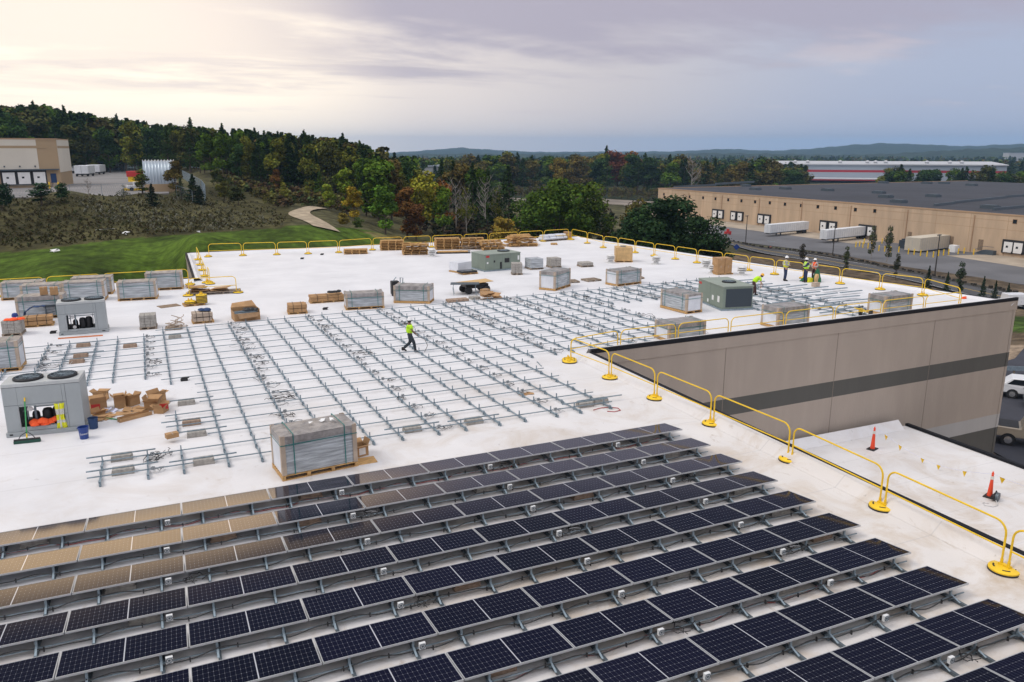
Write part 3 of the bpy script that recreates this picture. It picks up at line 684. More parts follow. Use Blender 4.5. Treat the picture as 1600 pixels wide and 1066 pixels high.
for k in sorted(spans):
    x = cdict[k]; seq = sorted(spans[k]); runs = [[seq[0]]]
    for i in seq[1:]:
        if i-runs[-1][-1] > 1: runs.append([i])
        else: runs[-1].append(i)
    nch += 1; rt = None
    for ri, r_ in enumerate(runs):
        m_ = MB(); a, c = gxy(x, r_[0]), gxy(x, r_[-1]); d = Vector((c[0]-a[0], c[1]-a[1])); d = d.normalized() if d.length > 0 else Vector((0, 1))
        m_.bar((a[0]-d.x*0.55, a[1]-d.y*0.55, 0.055), (c[0]+d.x*0.25, c[1]+d.y*0.25, 0.055), 0.030, 0.045)
        for i in r_:
            q = gxy(x, i)
            for t in (-0.5,): m_.box(q[0]+d.x*t-0.03, q[0]+d.x*t+0.03, q[1]+d.y*t-0.03, q[1]+d.y*t+0.03, 0.0, 0.095)
        part = '' if len(runs) == 1 else (' nearer piece of the', ' farther piece of the', ' farthest piece of the')[min(ri, 2)]
        tag(m_.build('racking_channel', 'galv'), ('bare steel channel of the open racking, %s from the left' % ordn(nch)) if not part else '%s bare steel channel of the open racking %s from the left' % (part.strip().replace(' of the', ' of'), ordn(nch)), 'channel', 'lengthwise channels of the open racking')
nb = 0
for (px, py, c) in [(192, 732, 'block'), (190, 711, 'block'), (318, 717, 'block'), (307, 674.5, 'block'), (299, 657, 'brick_block'), (291, 626, 'block'), (300, 784-70, None), (644, 667.5, 'block'), (740, 655, 'block'), (914, 629, 'block'), (937, 624, 'block'), (300, 817-190, None), (130, 537, 'brick_block'), (203, 538, 'brick_block'), (126, 553, 'brick_block'), (120, 562, 'brick_block'), (273, 524, 'block')]:
    if c is None: continue
    q = P(px, py, 0.14); nb += 1
    o = bpy.data.objects.new('ballast_block', BLK[c]); COL.objects.link(o); o.location = (q.x, q.y, 0.0); 
    tag(o, '%s ballast block lying over the front or left end rails of the open racking' % ('grey concrete' if c == 'block' else 'brown'), 'ballast block', 'ballast blocks on the open racking, %s' % ('grey' if c == 'block' else 'brown'))
    t = MB(); e = gxy(0, 0)
    t = tag(MB().box(-0.95, 0.95, -0.022, 0.022, 0.172, 0.205).build('spare_rail', 'galv'), 'short steel rail lying over a %s ballast block of the open racking' % ('grey' if c == 'block' else 'brown'), 'rail', 'short rails over the ballast blocks, %s' % ('grey' if c == 'block' else 'brown'))
    t.location = (q.x, q.y, 0.0)
# loose rails laid out on the racking by the crew at the right
rr_ = random.Random(11); nl = 0
for px, py, L in [(1190, 444, 1.9), (1215, 446, 2.2), (1245, 446, 2.0), (1275, 449, 2.2), (1305, 451, 2.2), (1330, 455, 2.0), (1205, 452, 1.8), (1232, 454, 2.2), (1262, 457, 2.2), (1292, 459, 2.0), (1322, 463, 2.2), (1215, 461, 2.2), (1248, 464, 2.0), (1280, 467, 2.2), (1310, 471, 2.2), (1340, 468, 1.8), (1222, 471, 1.6), (1290, 478, 2.2), (1330, 480, 2.0), (1300, 486, 1.9), (1180, 440, 1.6), (1165, 437, 1.9), (1060, 449, 1.8), (1020, 447, 1.6)]:
    q = P(px, py, 0.2); nl += 1; m_ = MB(); m_.box(-L/2, L/2, -0.06, 0.06, 0, 0.05); m_.box(-L/2+.1, L/2-.2, 0.07, 0.11, 0, 0.04)
    o = m_.build('loose_rail', 'galv'); o.location = (q.x, q.y, 0.145); o.rotation_euler = (0, 0, rr_.uniform(-0.06, 0.12))
    tag(o, 'loose steel rail laid across the racking near the workers at right', 'rail', 'loose rails on the right hand racking')
# ------------------------------------------------------------------ guard rails
def arc(c, a0, a1, r, u, n=5): return [c+u*(r*math.cos(a0+(a1-a0)*k/n))+Vector((0, 0, 1))*(r*math.sin(a0+(a1-a0)*k/n)) for k in range(n+1)]
def guard(a, c, label, H=1.12, group='yellow guard rails along the roof edge'):
    a, c = Vector((a[0], a[1], 0)), Vector((c[0], c[1], 0)); d = (c-a); L = d.length; d /= L; g = 0.085; R = 0.27
    root = thing('guardrail', label, 'guardrail', a, math.atan2(d.y, d.x), group)
    X = Vector((1, 0, 0)); x0, x1 = g, L-g
    pts = [Vector((x0, 0, 0.05)), Vector((x0, 0, H-R))]+arc(Vector((x0+R, 0, H-R)), PI, PI/2, R, X)[1:]+arc(Vector((x1-R, 0, H-R)), PI/2, 0, R, X)+[Vector((x1, 0, 0.05))]
    MB().tube(pts, 0.0245, 8).build('hoop', 'yellow', root, True)
    MB().tube([(x0+0.02, 0, 0.52), (x1-0.02, 0, 0.52)], 0.02, 8).build('mid_rail', 'yellow', root, True)
    return root
def make_base():
    r = thing('rail_weight', 'round yellow guardrail base', 'guardrail base', group='guard rail bases')
    MB().lathe([(0.33, 0.0), (0.335, 0.035), (0.31, 0.05)], n=28).build('rubber_rim', 'rubber', r, True)
    d = MB(); d.lathe([(0.325, 0.045), (0.325, 0.075), (0.30, 0.095), (0.16, 0.11), (0.10, 0.125), (0.0, 0.13)], n=28); d.box(-0.13, 0.13, -0.05, 0.05, 0.11, 0.16)
    for s in (-1, 1): d.tube([(0.085*s, 0, 0.12), (0.085*s, 0, 0.26)], 0.034, 8)
    d.build('plate', 'yellow', r, True)
    k = MB()
    for a0 in range(4):
        t0 = a0*PI/2+PI/4; k.tube([(0.22*math.cos(t0+u), 0.22*math.sin(t0+u), 0.096) for u in (-.35, -.17, 0, .17, .35)], 0.022, 6)
    k.build('slot', 'rubber', r); return r
BASE = make_base(); base_used = False
def base(p, lab, rz=0.0):
    global base_used
    if not base_used: base_used = True; BASE.location = (p[0], p[1], 0); BASE.rotation_euler = (0, 0, rz); BASE['label'] = lab
    else: copy_tree(BASE, (p[0], p[1], 0), rz, lab)
def run(pts, what, h=1.12, bases=True, skip=()):
    n = len(pts)-1
    for i in range(n):
        if i in skip: continue
        guard(pts[i], pts[i+1], 'yellow guardrail section, %s %s' % (ordn(i+1), what), h)
    for i, p in enumerate(pts):
        q, r_ = pts[max(0, i-1)], pts[min(n, i+1)]
        if bases: base(p, 'round yellow guardrail base, %s %s' % (ordn(i+1), what), math.atan2(r_[1]-q[1], r_[0]-q[0]))
near = [P(x, y, 0.03) for x, y in [(890, 565), (953, 590), (1024, 622), (1112, 662), (1234, 718), (1378, 792), (1569, 890)]]
d_ = near[-1]-near[-2]; near.append(near[-1]+d_); near.append(near[-1]+d_)
run(near, 'from the inner corner towards the camera')
wing = [P(x, y, 1.12) for x, y in [(987, 519), (1090, 512), (1167, 500), (1251, 489), (1325, 479), (1398, 470), (1463, 462), (1520, 455)]]
wing = [near[0]+Vector((0.12, 0.25, 0))]+[Vector((q.x, 10.98+0.02*q.x, 0)) for q in wing]
run(wing, 'from the inner corner along the taupe wall', 0.98)
right = [P(x, y, 1.12) for x, y in [(893, 358), (918, 363), (943, 369), (966, 371.5), (993, 376), (1023, 380.5), (1056, 385), (1090, 390), (1131, 395), (1171, 400.5), (1212, 406), (1258, 411.5), (1315, 419), (1378, 427), (1445, 435)]]
right = [Vector((q.x, q.y, 0)) for q in right]; right.append(wing[-1]+Vector((0.25, 0.3, 0)))
run(right, 'from the far corner down the right roof edge')
farp = [P(x, y, 1.12) for x, y in [(322, 379), (377, 379), (433, 380), (486, 381), (537, 380), (585, 374), (633, 371.5), (679, 370), (732, 369), (772, 367), (815, 363.5), (852, 361), (893, 358)]]
farp = [Vector((q.x, 0.3*q.y+0.7*(53.3-0.02*q.x), 0)) for q in farp]; farp[-1] = right[0]-Vector((0.2, -0.1, 0))
run(farp, 'from the left along the far roof edge')
lw_ = [P(x, y, 1.12) for x, y in [(-70, 446), (-5, 441), (57, 436), (84, 434), (240, 424), (285, 420.5)]]
lw_ = [Vector((x, 39.0, 0)) for x in (-30.5, -27.6, -24.7, -21.9, -18.6, -15.6, -13.2)]
run(lw_, 'from the left along the low grass side edge')
side = [Vector((-12.1, y, 0)) for y in (39.4, 42.6, 45.8, 49.0, 52.4)]
run(side, 'from the front along the short step in the left edge')
run([P(294, 462, 0.03), P(372, 457, 0.03)], 'of the barrier round the roof hatch')
run([Vector((-11.9, 38.8, 0)), P(325, 441, 0.03)], 'of the slanted pair by the roof hatch')
# ------------------------------------------------------------------ goods on the roof
def pallet_mb(L, Wd, h=0.13, wood=0, T=None, top=True):
    q = MB(); e = 0.022
    for y in (0, Wd/2-0.05, Wd-0.10): q.box(0, L, y, y+0.10, 0, e, wood, T)
    ns = 4 if L > 1.7 else 3
    for k in range(ns): x = k*(L-0.1)/(ns-1); q.box(x, x+0.1, 0.002, Wd-0.002, e+0.0005, h-e-0.0005, wood, T)
    n = max(4, int(Wd/0.17))
    for k in range(n): y = k*(Wd-0.12)/(n-1); q.box(-0.002, L+0.002, y, y+0.12, h-e, h, wood, T)
    return q
def crate(L, C, R, h, label, Ld=None, Wd=None, z=0.0, sleeve=0.22, pos=None, group='pallets of wrapped solar panels', flip=False, loose=0.0):
    if pos is None:
        c, rz, a, b_ = frame3(L, C, R)
        Ld = Ld or 2.22; Wd = Wd or 1.18
        if a < b_: Ld, Wd = Wd, Ld
    else: c, rz = pos
    Ld = Ld or 2.22; Wd = Wd or 1.18
    root = thing('panel_pallet', label, 'pallet of panels', c, rz, group); ph = 0.15
    pallet_mb(Ld+0.05, Wd+0.05, ph, T=Matrix.Translation((-0.025, -0.025, 0))).build('pallet', 'wood', root)
    m = 0.015; lng = Ld >= Wd
    s = MB(); s.box(m, Ld-m, m, Wd-m, ph+0.002, h-0.05, 0); s.build('wrapped_stack', 'film', root, bevel=0.02)
    ends = [(x, x+0.012, 0.06, Wd-0.06) for x in (0.0, Ld-0.012)] if lng else [(0.06, Ld-0.06, y, y+0.012) for y in (0.0, Wd-0.012)]
    for q in ends: MB().box(*q, ph+0.004, h-0.06).build('end_board', 'end_white', root)
    rnd = random.Random(hash(label) % 1000 if False else len(label)*7+int(c.x*3))
    t = MB(); N = 9; M_ = 5; vs = []; o_ = 0.012
    for j in range(M_+1):
        for i in range(N+1): vs.append((-o_+(Ld+2*o_)*i/N, -o_+(Wd+2*o_)*j/M_, h-0.045+(rnd.uniform(0, 0.035) if 0 < i < N and 0 < j < M_ else 0.0)))
    t.add(vs, [(j*(N+1)+i, j*(N+1)+i+1, (j+1)*(N+1)+i+1, (j+1)*(N+1)+i) for j in range(M_) for i in range(N)])
    x0, x1, y0, y1 = -o_, Ld+o_, -o_, Wd+o_; zt, zb = h-0.045, h-0.05-sleeve
    t.add([(x0, y0, zt), (x1, y0, zt), (x1, y1, zt), (x0, y1, zt), (x0, y0, zb), (x1, y0, zb+.03), (x1, y1, zb), (x0, y1, zb+.02)], [(4, 5, 1, 0), (5, 6, 2, 1), (6, 7, 3, 2), (7, 4, 0, 3)])
    t.build('top_cover', 'film_top', root)
    w = 0.13; th = 0.016
    for x, sx_ in ((-th, 1), (Ld+th, -1)):
        for y, sy_ in ((-th, 1), (Wd+th, -1)):
            X = sorted((x, x+sx_*th)); XX = sorted((x, x+sx_*w)); Y = sorted((y, y+sy_*th)); YY = sorted((y+sy_*th*1.001, y+sy_*w))
            k = MB(); k.box(XX[0], XX[1], Y[0], Y[1], ph+0.003, h-0.02); k.box(X[0], X[1], YY[0], YY[1], ph+0.003, h-0.02); k.build('corner_post', 'post_card', root)
    sb = MB(); q = 0.021
    def belt_v(x):
        sb.box(x-.014, x+.014, -q, -q+.004, ph, h+.012); sb.box(x-.014, x+.014, Wd+q-.004, Wd+q, ph, h+.012); sb.box(x-.014, x+.014, -q, Wd+q, h+.008, h+.012)
    def belt_w(y):
        sb.box(-q, -q+.004, y-.014, y+.014, ph, h+.012); sb.box(Ld+q-.004, Ld+q, y-.014, y+.014, ph, h+.012); sb.box(-q, Ld+q, y-.014, y+.014, h+.008, h+.012)
    if lng: belt_v(Ld*.16); belt_v(Ld*.84)
    else: belt_w(Wd*.16); belt_w(Wd*.84)
    zz = h-0.30
    sb.box(-q, Ld+q, -q-.001, -q+.003, zz-.012, zz+.012); sb.box(-q, Ld+q, Wd+q-.003, Wd+q+.001, zz-.012, zz+.012); sb.box(-q-.001, -q+.003, -q, Wd+q, zz-.012, zz+.012); sb.box(Ld+q-.003, Ld+q+.001, -q, Wd+q, zz-.012, zz+.012)
    sb.build('strap', 'strap', root)
    return root
big = crate((422, 732), (443, 752), (559, 728), hgt(443, 752, 682), 'largest wrapped pallet of solar panels with teal straps standing just behind the finished rows', Ld=2.2, Wd=1.15)
# the torn film lying on the top of the near pallet
q = MB(); r_ = random.Random(3)
for k in range(9):
    a = r_.uniform(0, 6.3); x, y = r_.uniform(-.35, .35), r_.uniform(-.08, .08); q.add([(x, y, 0.02), (x+.14*math.cos(a), y+.14*math.sin(a), .04+r_.uniform(0, .05)), (x+.12*math.cos(a+1.2), y+.12*math.sin(a+1.2), .02+r_.uniform(0, .08))], [(0, 1, 2)])
o = q.build('torn_film', 'white_paint', big); o.location = (1.35, 0.55, big.children[0].location.z+hgt(443, 752, 682)-0.01)
crate((538, 483), (541, 485), (595, 482), hgt(541, 485, 459), 'wrapped pallet of panels with a dark top, left of the black tool bag', Wd=1.1)
crate((629, 474), (671, 475), (685, 470), hgt(671, 475, 447), 'wrapped pallet of panels with a yellow tag on its base, left of the folding table', sleeve=0.3)
crate((847, 454), (867, 455), (886, 449), hgt(867, 455, 425), 'narrow end-on wrapped pallet of panels behind the racking, near two flat pallets')
crate((945, 446), (964, 448), (996, 444), hgt(964, 448, 423), 'wrapped pallet of panels in front of the plywood crate', sleeve=0.12)
crate((1037, 482), (1072, 491), (1095, 489), hgt(1072, 491, 460), 'wrapped pallet of panels with a loose cable on top beside the dark green unit', sleeve=0.12)
def top_crate(tc, tr, h, label, **k):
    while P(*tc, h).y < 11.25+.02*P(*tc, h).x: h -= .01
    print('crate h', h)
    c, r = P(*tc, h), P(*tr, h); d = (r-c); crate(None, None, None, h, label, pos=(Vector((c.x, c.y, 0)), math.atan2(d.y, d.x)), **k)
top_crate((1046, 506), (1101, 500), 1.25, 'wrapped pallet of panels behind the guardrail nearest the inner corner', sleeve=0.25, Ld=2.2)
top_crate((1217, 481), (1267, 475), 1.22, 'wrapped pallet of panels behind the guardrail in the middle of the taupe wall', sleeve=0.35, Ld=2.25)
top_crate((1385, 463), (1430, 458), 1.22, 'wrapped pallet of panels with a dark cover beside the yellow hand truck', sleeve=0.4, Ld=2.2)
# the group at the left edge
def left_crate(px0, px1, yb, ytop, label, **k):
    c, r = P(px0, yb), P(px1, yb-2.5*(px1-px0)/58); d = r-c; crate(None, None, None, hgt(px0, yb, ytop), label, pos=(c, math.atan2(d.y, d.x)*0.5), **k)
left_crate(3, 58, 470, 442, 'pale wrapped pallet of panels farthest left by the low roof edge', sleeve=0.08, Ld=2.3)
left_crate(100, 156, 473, 441.5, 'tall wrapped pallet of panels half hidden by the light grey unit, in the front rank', sleeve=0.08, Ld=2.3)
left_crate(114, 171, 463, 434.5, 'wrapped pallet of panels in the back rank behind the light grey unit', sleeve=0.08, Ld=2.3)
left_crate(185, 242, 471, 441, 'wrapped pallet of panels standing alone in front, nearest the yellow stacks', sleeve=0.08, Ld=2.2)
left_crate(229, 282, 455, 427, 'wrapped pallet of panels at the back beside the step in the roof edge', sleeve=0.08, Ld=2.25)
left_crate(28, 90, 500, 464, 'wrapped pallet of panels carrying two small cardboard boxes', sleeve=0.25, Ld=2.3)
left_crate(35, 92, 476, 446, 'wrapped pallet of panels hidden behind the one with cardboard boxes', sleeve=0.08, Ld=2.2)
c_ = P(32, 579); crate(None, None, None, hgt(32, 579, 532), 'wrapped pallet of panels with torn film cut by the left picture edge', pos=(c_-Vector((2.2*0.999, -0.09, 0)), -0.04), sleeve=0.2)

# --- roof top units
def fan(root, x, y, z, r, blades=4):
    f = MB(); f.lathe([(r, -0.02), (r, 0.06), (r-0.04, 0.085), (r-0.05, 0.0), (r-0.05, -0.02)], (x, y, z), 28)
    fo = f.build('fan_ring', 'black', root, True)
    q = MB(); q.lathe([(r-0.055, 0.012), (0.0, 0.013)], (x, y, z), 28); q.build('fan_well', 'black', fo)
    bl = MB(); bl.lathe([(0.09, 0.03), (0.08, 0.075), (0, 0.085)], (x, y, z), 14)
    for k in range(blades):
        a = 2*PI*k/blades+0.4; vs = []
        for (rr0, w) in ((0.08, 0.10), (r*0.5, 0.26), (r-0.08, 0.38)):
            for s, dz in ((-1, 0.02), (1, 0.06)): t = a+s*w/2/max(rr0, .15)*0.8; vs.append((x+rr0*math.cos(t), y+rr0*math.sin(t), z+dz))
        bl.add(vs, [(0, 1, 3, 2), (2, 3, 5, 4)])
    bl.build('fan_blades', 'coil', fo)
    g = MB()
    for rr0 in (0.3, 0.55, 0.8): g.tube([(x+r*rr0*math.cos(t*PI/10), y+r*rr0*math.sin(t*PI/10), z+0.09) for t in range(21)], 0.004, 4, cap=False)
    for t in range(6): a = t*PI/6; g.tube([(x-(r-.03)*math.cos(a), y-(r-.03)*math.sin(a), z+.088), (x+(r-.03)*math.cos(a), y+(r-.03)*math.sin(a), z+.088)], 0.004, 4)
    g.build('fan_guard', 'galv', fo)
def open_unit(c, rz, A, B, H, label, ox0, ox1, oz0, oz1):
    """condenser whose lower panel is off: one sees the pipes inside and out at the back"""
    r = thing('rooftop_unit', label, 'rooftop unit', c, rz, 'rooftop units'); t = 0.05; zb = 0.16
    bse = MB(); bse.box(-0.04, A+0.04, -0.04, 0.10, 0, zb); bse.box(-0.04, A+0.04, B-0.10, B+0.04, 0, zb); bse.box(-0.04, 0.08, 0.101, B-0.101, 0, zb); bse.box(A-0.08, A+0.04, 0.101, B-0.101, 0, zb); bse.box(0.1, A-0.1, 0.11, B-0.11, 0.0, 0.05)
    bo = bse.build('base_rail', 'hvac', r, bevel=0.008)
    hk = MB(); hk.box(0.06, 0.16, -0.045, -0.039, 0.06, 0.11); hk.box(A-0.26, A-0.12, -0.045, -0.039, 0.06, 0.11); hk.build('lifting_hole', 'black', bo)
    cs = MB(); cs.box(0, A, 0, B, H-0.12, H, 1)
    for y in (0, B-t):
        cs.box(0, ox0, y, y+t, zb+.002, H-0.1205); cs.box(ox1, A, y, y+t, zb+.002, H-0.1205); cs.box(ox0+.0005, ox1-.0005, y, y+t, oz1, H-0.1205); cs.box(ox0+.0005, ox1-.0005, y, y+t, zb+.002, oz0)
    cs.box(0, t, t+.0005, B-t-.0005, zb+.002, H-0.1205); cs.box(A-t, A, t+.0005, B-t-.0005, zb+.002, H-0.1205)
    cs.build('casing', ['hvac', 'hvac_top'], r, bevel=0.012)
    sm = MB()
    for x in (A*0.8,): sm.box(x-.006, x+.006, -.003, .003, zb, H-.12)
    sm.box(0.02, A*0.8, -.003, .003, oz1+0.06, oz1+0.072); sm.box(0.0, A, -.003, .003, H-0.128, H-0.12); sm.box(ox1+.02, A*.8, -.003, .003, (oz0+oz1)/2, (oz0+oz1)/2+.01)
    sm.build('panel_seam', 'hvac_seam', r)
    rf = min(B*0.40, A*0.215)
    fan(r, A*0.30, B*0.5, H, rf); fan(r, A*0.30+2*rf+0.12, B*0.5, H, rf)
    ins = MB()
    mx = (ox0+ox1)/2; w = ox1-ox0
    for k, (x, rr0, hh) in enumerate(((ox0+w*.28, .12, .55), (ox0+w*.55, .17, .62), (ox0+w*.78, .17, .66))):
        ins.lathe([(0, 0.06), (rr0, 0.08), (rr0, hh*.8), (rr0*.7, hh*.95), (0, hh)], (x, B*.42, zb), 14)
    ins.box(ox0+.04, ox0+.3*w, B*.25, B*.5, zb+.02, zb+.3)
    ins.build('compressor', 'black', r, True)
    pp = MB(); pp.tube([(ox0+w*.3, B*.3, zb+.3), (ox0+w*.3, B*.3, oz1+.1)], 0.035, 8); pp.tube([(ox0+w*.12, B*.3, zb+.1), (ox0+w*.12, B*.3, oz1+.1)], .02, 6); pp.tube([(ox0+w*.3, B*.3, oz1-.12), (ox1, B*.35, oz1-.14)], .022, 6); pp.tube([(ox0+.02, B*.3, oz1-.25), (ox0+w*.3, B*.3, oz1-.2)], .02, 6)
    pp.tube([(ox1-.06, B*.3, oz0+.1), (ox1-.08, B*.3, oz1+.05)], .016, 6); pp.build('pipe', 'galv', r, True)
    ga = MB()
    for x, z in ((ox0+w*.24, zb+.18), (ox0+w*.2, oz1-.16)): ga.tube([(x, B*.24, z), (x, B*.2, z)], 0.085, 14)
    ga.build('filter', 'white_paint', r, True)
    return r
c, rz, A, B_ = frame3((13, 684), (13, 684), (137, 671.5)); A = 2.45
U1H = hgt(13, 684, 602); print('unit1', A, U1H, P(137, 671.5)-c)
U1 = open_unit(c, rz, (P(134, 672)-c).length, 1.12, U1H, 'near light grey rooftop unit with two fans and an open panel showing orange cloth', 0.42, 1.72, 0.30, 1.0)
c, rz, A, B_ = frame3((94, 525), (94, 525), (169, 518.5)); U2H = hgt(94, 525, 474); print('unit2', A, U2H)
U2 = open_unit(c, rz, A, 1.15, U2H, 'farther light grey rooftop unit with two fans, its open panel showing black compressors', 0.38, 1.62, 0.28, 1.02)
b = MB(); b.bar((0.0, 0, 0.03), (2.0, 0, 0.03), 0.06, 0.06); o = b.build('steel_bar', 'orange_bar'); p = P(91, 530); o.location = p; d = P(167, 524.5)-p; o.rotation_euler = (0, 0, math.atan2(d.y, d.x)); tag(o, 'long orange painted bar on the roof in front of the farther grey unit', 'bar')
def green_unit(L, C, R, topL, label, coil=True, B=None):
    c, rz, A, b_ = frame3(L, C, R); B = B or b_; H = hgt(*C, topL); print(label[:20], A, B, H)
    r = thing('package_unit', label, 'rooftop unit', c, rz, 'rooftop units'); t = 0.1
    s = MB(); s.box(-.05, A+.05, -.05, B+.05, 0.0, t); s.build('base_rail', 'galv', r)
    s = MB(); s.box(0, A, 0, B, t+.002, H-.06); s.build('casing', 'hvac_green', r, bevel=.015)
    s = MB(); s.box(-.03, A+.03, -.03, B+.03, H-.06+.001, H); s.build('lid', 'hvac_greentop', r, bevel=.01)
    sm = MB()
    for f in (.25, .48, .72): sm.box(A*f-.006, A*f+.006, -.003, .002, t, H-.06)
    for f in (.5,): sm.box(-.003, .002, B*f-.006, B*f+.006, t, H-.06)
    sm.build('panel_seam', 'hvac_seam', r)
    return r, A, B, H
r, A, B_, H = green_unit((1090, 470), (1128, 486), (1165, 481), 448, 'dark green package unit with a round roof fan and dark coil beside the kneeling worker')
fan(r, A*0.55, B_*0.42, H, min(0.42, B_*.3))
s = MB(); s.box(A*.1, A*.97, -.012, -.002, .2, H-.16); s.build('coil', 'coil', r)
s = MB(); s.box(-.006, -.001, B_*.12, B_*.2, H*.30, H*.55); s.box(-.006, -.001, B_*.35, B_*.42, H*.3, H*.5); s.box(-.006, -.001, B_*.55, B_*.6, .2, .4); s.build('sticker', 'white_paint', r)
s = MB(); s.box(-.006, -.001, B_*.86, B_*.97, H*.78, H*.88); s.build('badge', 'red', r)
r, A, B_, H = green_unit((742, 418), (758, 425), (813, 420), 398, 'pale green package unit behind the folding table, the biggest unit at the back', B=2.2)
s = MB(); s.box(A*.03, A*.12, -.008, -.002, H*.80, H*.92); s.build('badge', 'red', r)
s = MB(); s.box(A*.42, A*.46, -.05, -.004, .15, H*.5); s.box(A*.55, A*.68, -.03, -.004, H*.45, H*.7); s.box(A*.24, A*.28, -.02, -.004, H*.5, H*.62); s.build('control_box', 'black', r)
s = MB(); s.box(A*.92, A*.97, -.008, -.002, H*.55, H*.8); s.box(A*.05, A*.09, -.008, -.002, H*.45, H*.55); s.build('sticker', 'white_paint', r)
fan(r, A*.72, B_*.5, H, .5)

# --- vents
def vent(px, py, r=0.42, h=0.62, label=''):
    p = P(px, py); root = thing('roof_vent', label, 'vent', p, 0, 'round roof vents')
    MB().lathe([(r*1.05, 0), (r*1.0, .06), (r*.55, .10), (r*.55, h*.35)], n=20).build('collar', 'vent', root, True)
    m = MB()
    for k in range(3): z = h*(.38+.2*k); m.lathe([(r*.55, z), (r*.98, z+.02), (r*.98, z+h*.1), (r*.6, z+h*.17)], n=20)
    m.lathe([(r*.6, h*.95), (r*.5, h), (0, h*1.04)], n=20); m.build('louvre_hood', 'vent', root, True)
for px, py, lab in [(954, 411, 'round white roof vent beside the plywood crate'), (1025, 413, 'round white roof vent standing alone between the plywood crate and cardboard boxes'), (1103, 419, 'round white roof vent behind the cardboard boxes, with a pipe'), (1114, 427, 'round white roof vent touching the front of the cardboard boxes'), (1159, 430, 'round white roof vent right of the cardboard boxes'), (675, 401, 'white roof vent in front of the pallet stacks')]:
    vent(px, py, .36, .70, lab)
# --- boxes and crates
def simple_crate(name, label, cat, L, C, R, top, material, plt='wood', seams=1, tiers=1, topm=None, group=None, gap=0.006, Wd=None):
    c, rz, A, B = frame3(L, C, R); B = Wd or max(.5, min(B, 1.4)); H = hgt(*C, top); root = thing(name, label, cat, c, rz, group); ph = 0
    if plt: pallet_mb(A+.04, B+.04, .12, T=Matrix.Translation((-.02, -.02, 0))).build('pallet', plt, root); ph = .122
    m = MB(); hh = (H-ph)/tiers
    for t in range(tiers):
        for k in range(seams): m.box(A*k/seams+gap, A*(k+1)/seams-gap, .004*t, B-.004*t, ph+hh*t+.001, ph+hh*(t+1)-gap)
    m.build('load', material, root, bevel=.01); return root, A, B, H
rt, A, B_, H = simple_crate('plywood_crate', 'yellowish plywood crate on a pallet between two round vents', 'crate', (959, 406), (962, 410), (986, 409), 387, 'plywood')
s = MB(); s.box(.3*A, .6*A, .3, .6, H+.0, H+.12); s.build('lid_block', 'block', rt)
def carton(name, label, c, rz, A, B, H, group=None, material='cardboard', z=0.0, flaps=False):
    root = thing(name, label, 'cardboard box', (c[0], c[1], z), rz, group)
    if not flaps:
        MB().box(0, A, 0, B, 0, H).build('body', material, root, bevel=.006); MB().box(A*.46, A*.54, -.002, B+.002, H*.75, H+.002).build('tape', 'post_card', root)
    else:
        t = .012; m = MB(); m.box(0, A, 0, t, 0, H); m.box(0, A, B-t, B, 0, H); m.box(0, t, t, B-t, 0, H); m.box(A-t, A, t, B-t, 0, H); m.box(t, A-t, t, B-t, .001, .012, 1); m.build('body', [material, 'cardboard_in'], root)
        f = MB(); rnd = random.Random(int(c[0]*100)); 
        for e0, e1, n in (((0, 0), (A, 0), (0, -1)), ((A, 0), (A, B), (1, 0)), ((A, B), (0, B), (0, 1)), ((0, B), (0, 0), (-1, 0))):
            a = rnd.uniform(.1, 1.3); w = min(A, B)*.48; n_ = Vector((n[0], n[1], 0)); o_ = n_*w*math.cos(a)+Vector((0, 0, w*math.sin(a))); p0, p1 = Vector((*e0, H)), Vector((*e1, H)); th = Vector((0, 0, .008))
            f.add([p0, p1, p1+o_, p0+o_, p0+th, p1+th, p1+o_+th, p0+o_+th], [(0, 1, 2, 3), (7, 6, 5, 4), (0, 3, 7, 4), (1, 5, 6, 2), (2, 6, 7, 3)])
        f.build('flap', material, root)
    return root
p = P(1117, 429); d = P(1143, 430)-p; q = MB()
c, rz, A, B_ = frame3((1116, 427), (1120, 430), (1143, 429)); w = A/2
o = pallet_mb(A+.15, .95, .1).build('wooden_pallet', 'wood'); o.location = c; o.rotation_euler = (0, 0, rz); tag(o, 'wooden pallet under the four stacked cardboard boxes at the right rail', 'pallet')
dx, dy = math.cos(rz), math.sin(rz)
for t in range(2):
    for k in range(2):
        hh = (hgt(1130, 430, 404)-.1)/2
        carton('cardboard_box', '%s %s cardboard box of the four stacked by the round vents' % (('lower', 'upper')[t], ('left', 'right')[k]), (c.x+dx*(w*k+.03), c.y+dy*(w*k+.03)), rz, w-.03, .85, hh-.005, 'cardboard boxes stacked by the vents', z=.102+hh*t)
def flat_pallet(px0, py0, px1, py1, label, h=.12, Wd=.95, material='wood_old', group='pallets lying single on the roof'):
    a, b2 = P(px0, py0), P(px1, py1); d = b2-a; o = pallet_mb(d.length, Wd, h).build('wooden_pallet', material); o.location = a; o.rotation_euler = (0, 0, math.atan2(d.y, d.x)); return tag(o, label, 'pallet', group)
flat_pallet(887, 443, 906, 442, 'single weathered pallet lying beside the end-on wrapped pallet')
flat_pallet(919, 441, 940, 439, 'single weathered pallet lying between two wrapped pallets')
flat_pallet(994, 436.5, 1007, 436, 'single weathered pallet lying behind the right side of a wrapped pallet')
flat_pallet(861, 383, 871, 383, 'small yellow pallet lying in front of the white film rolls', material='wood')
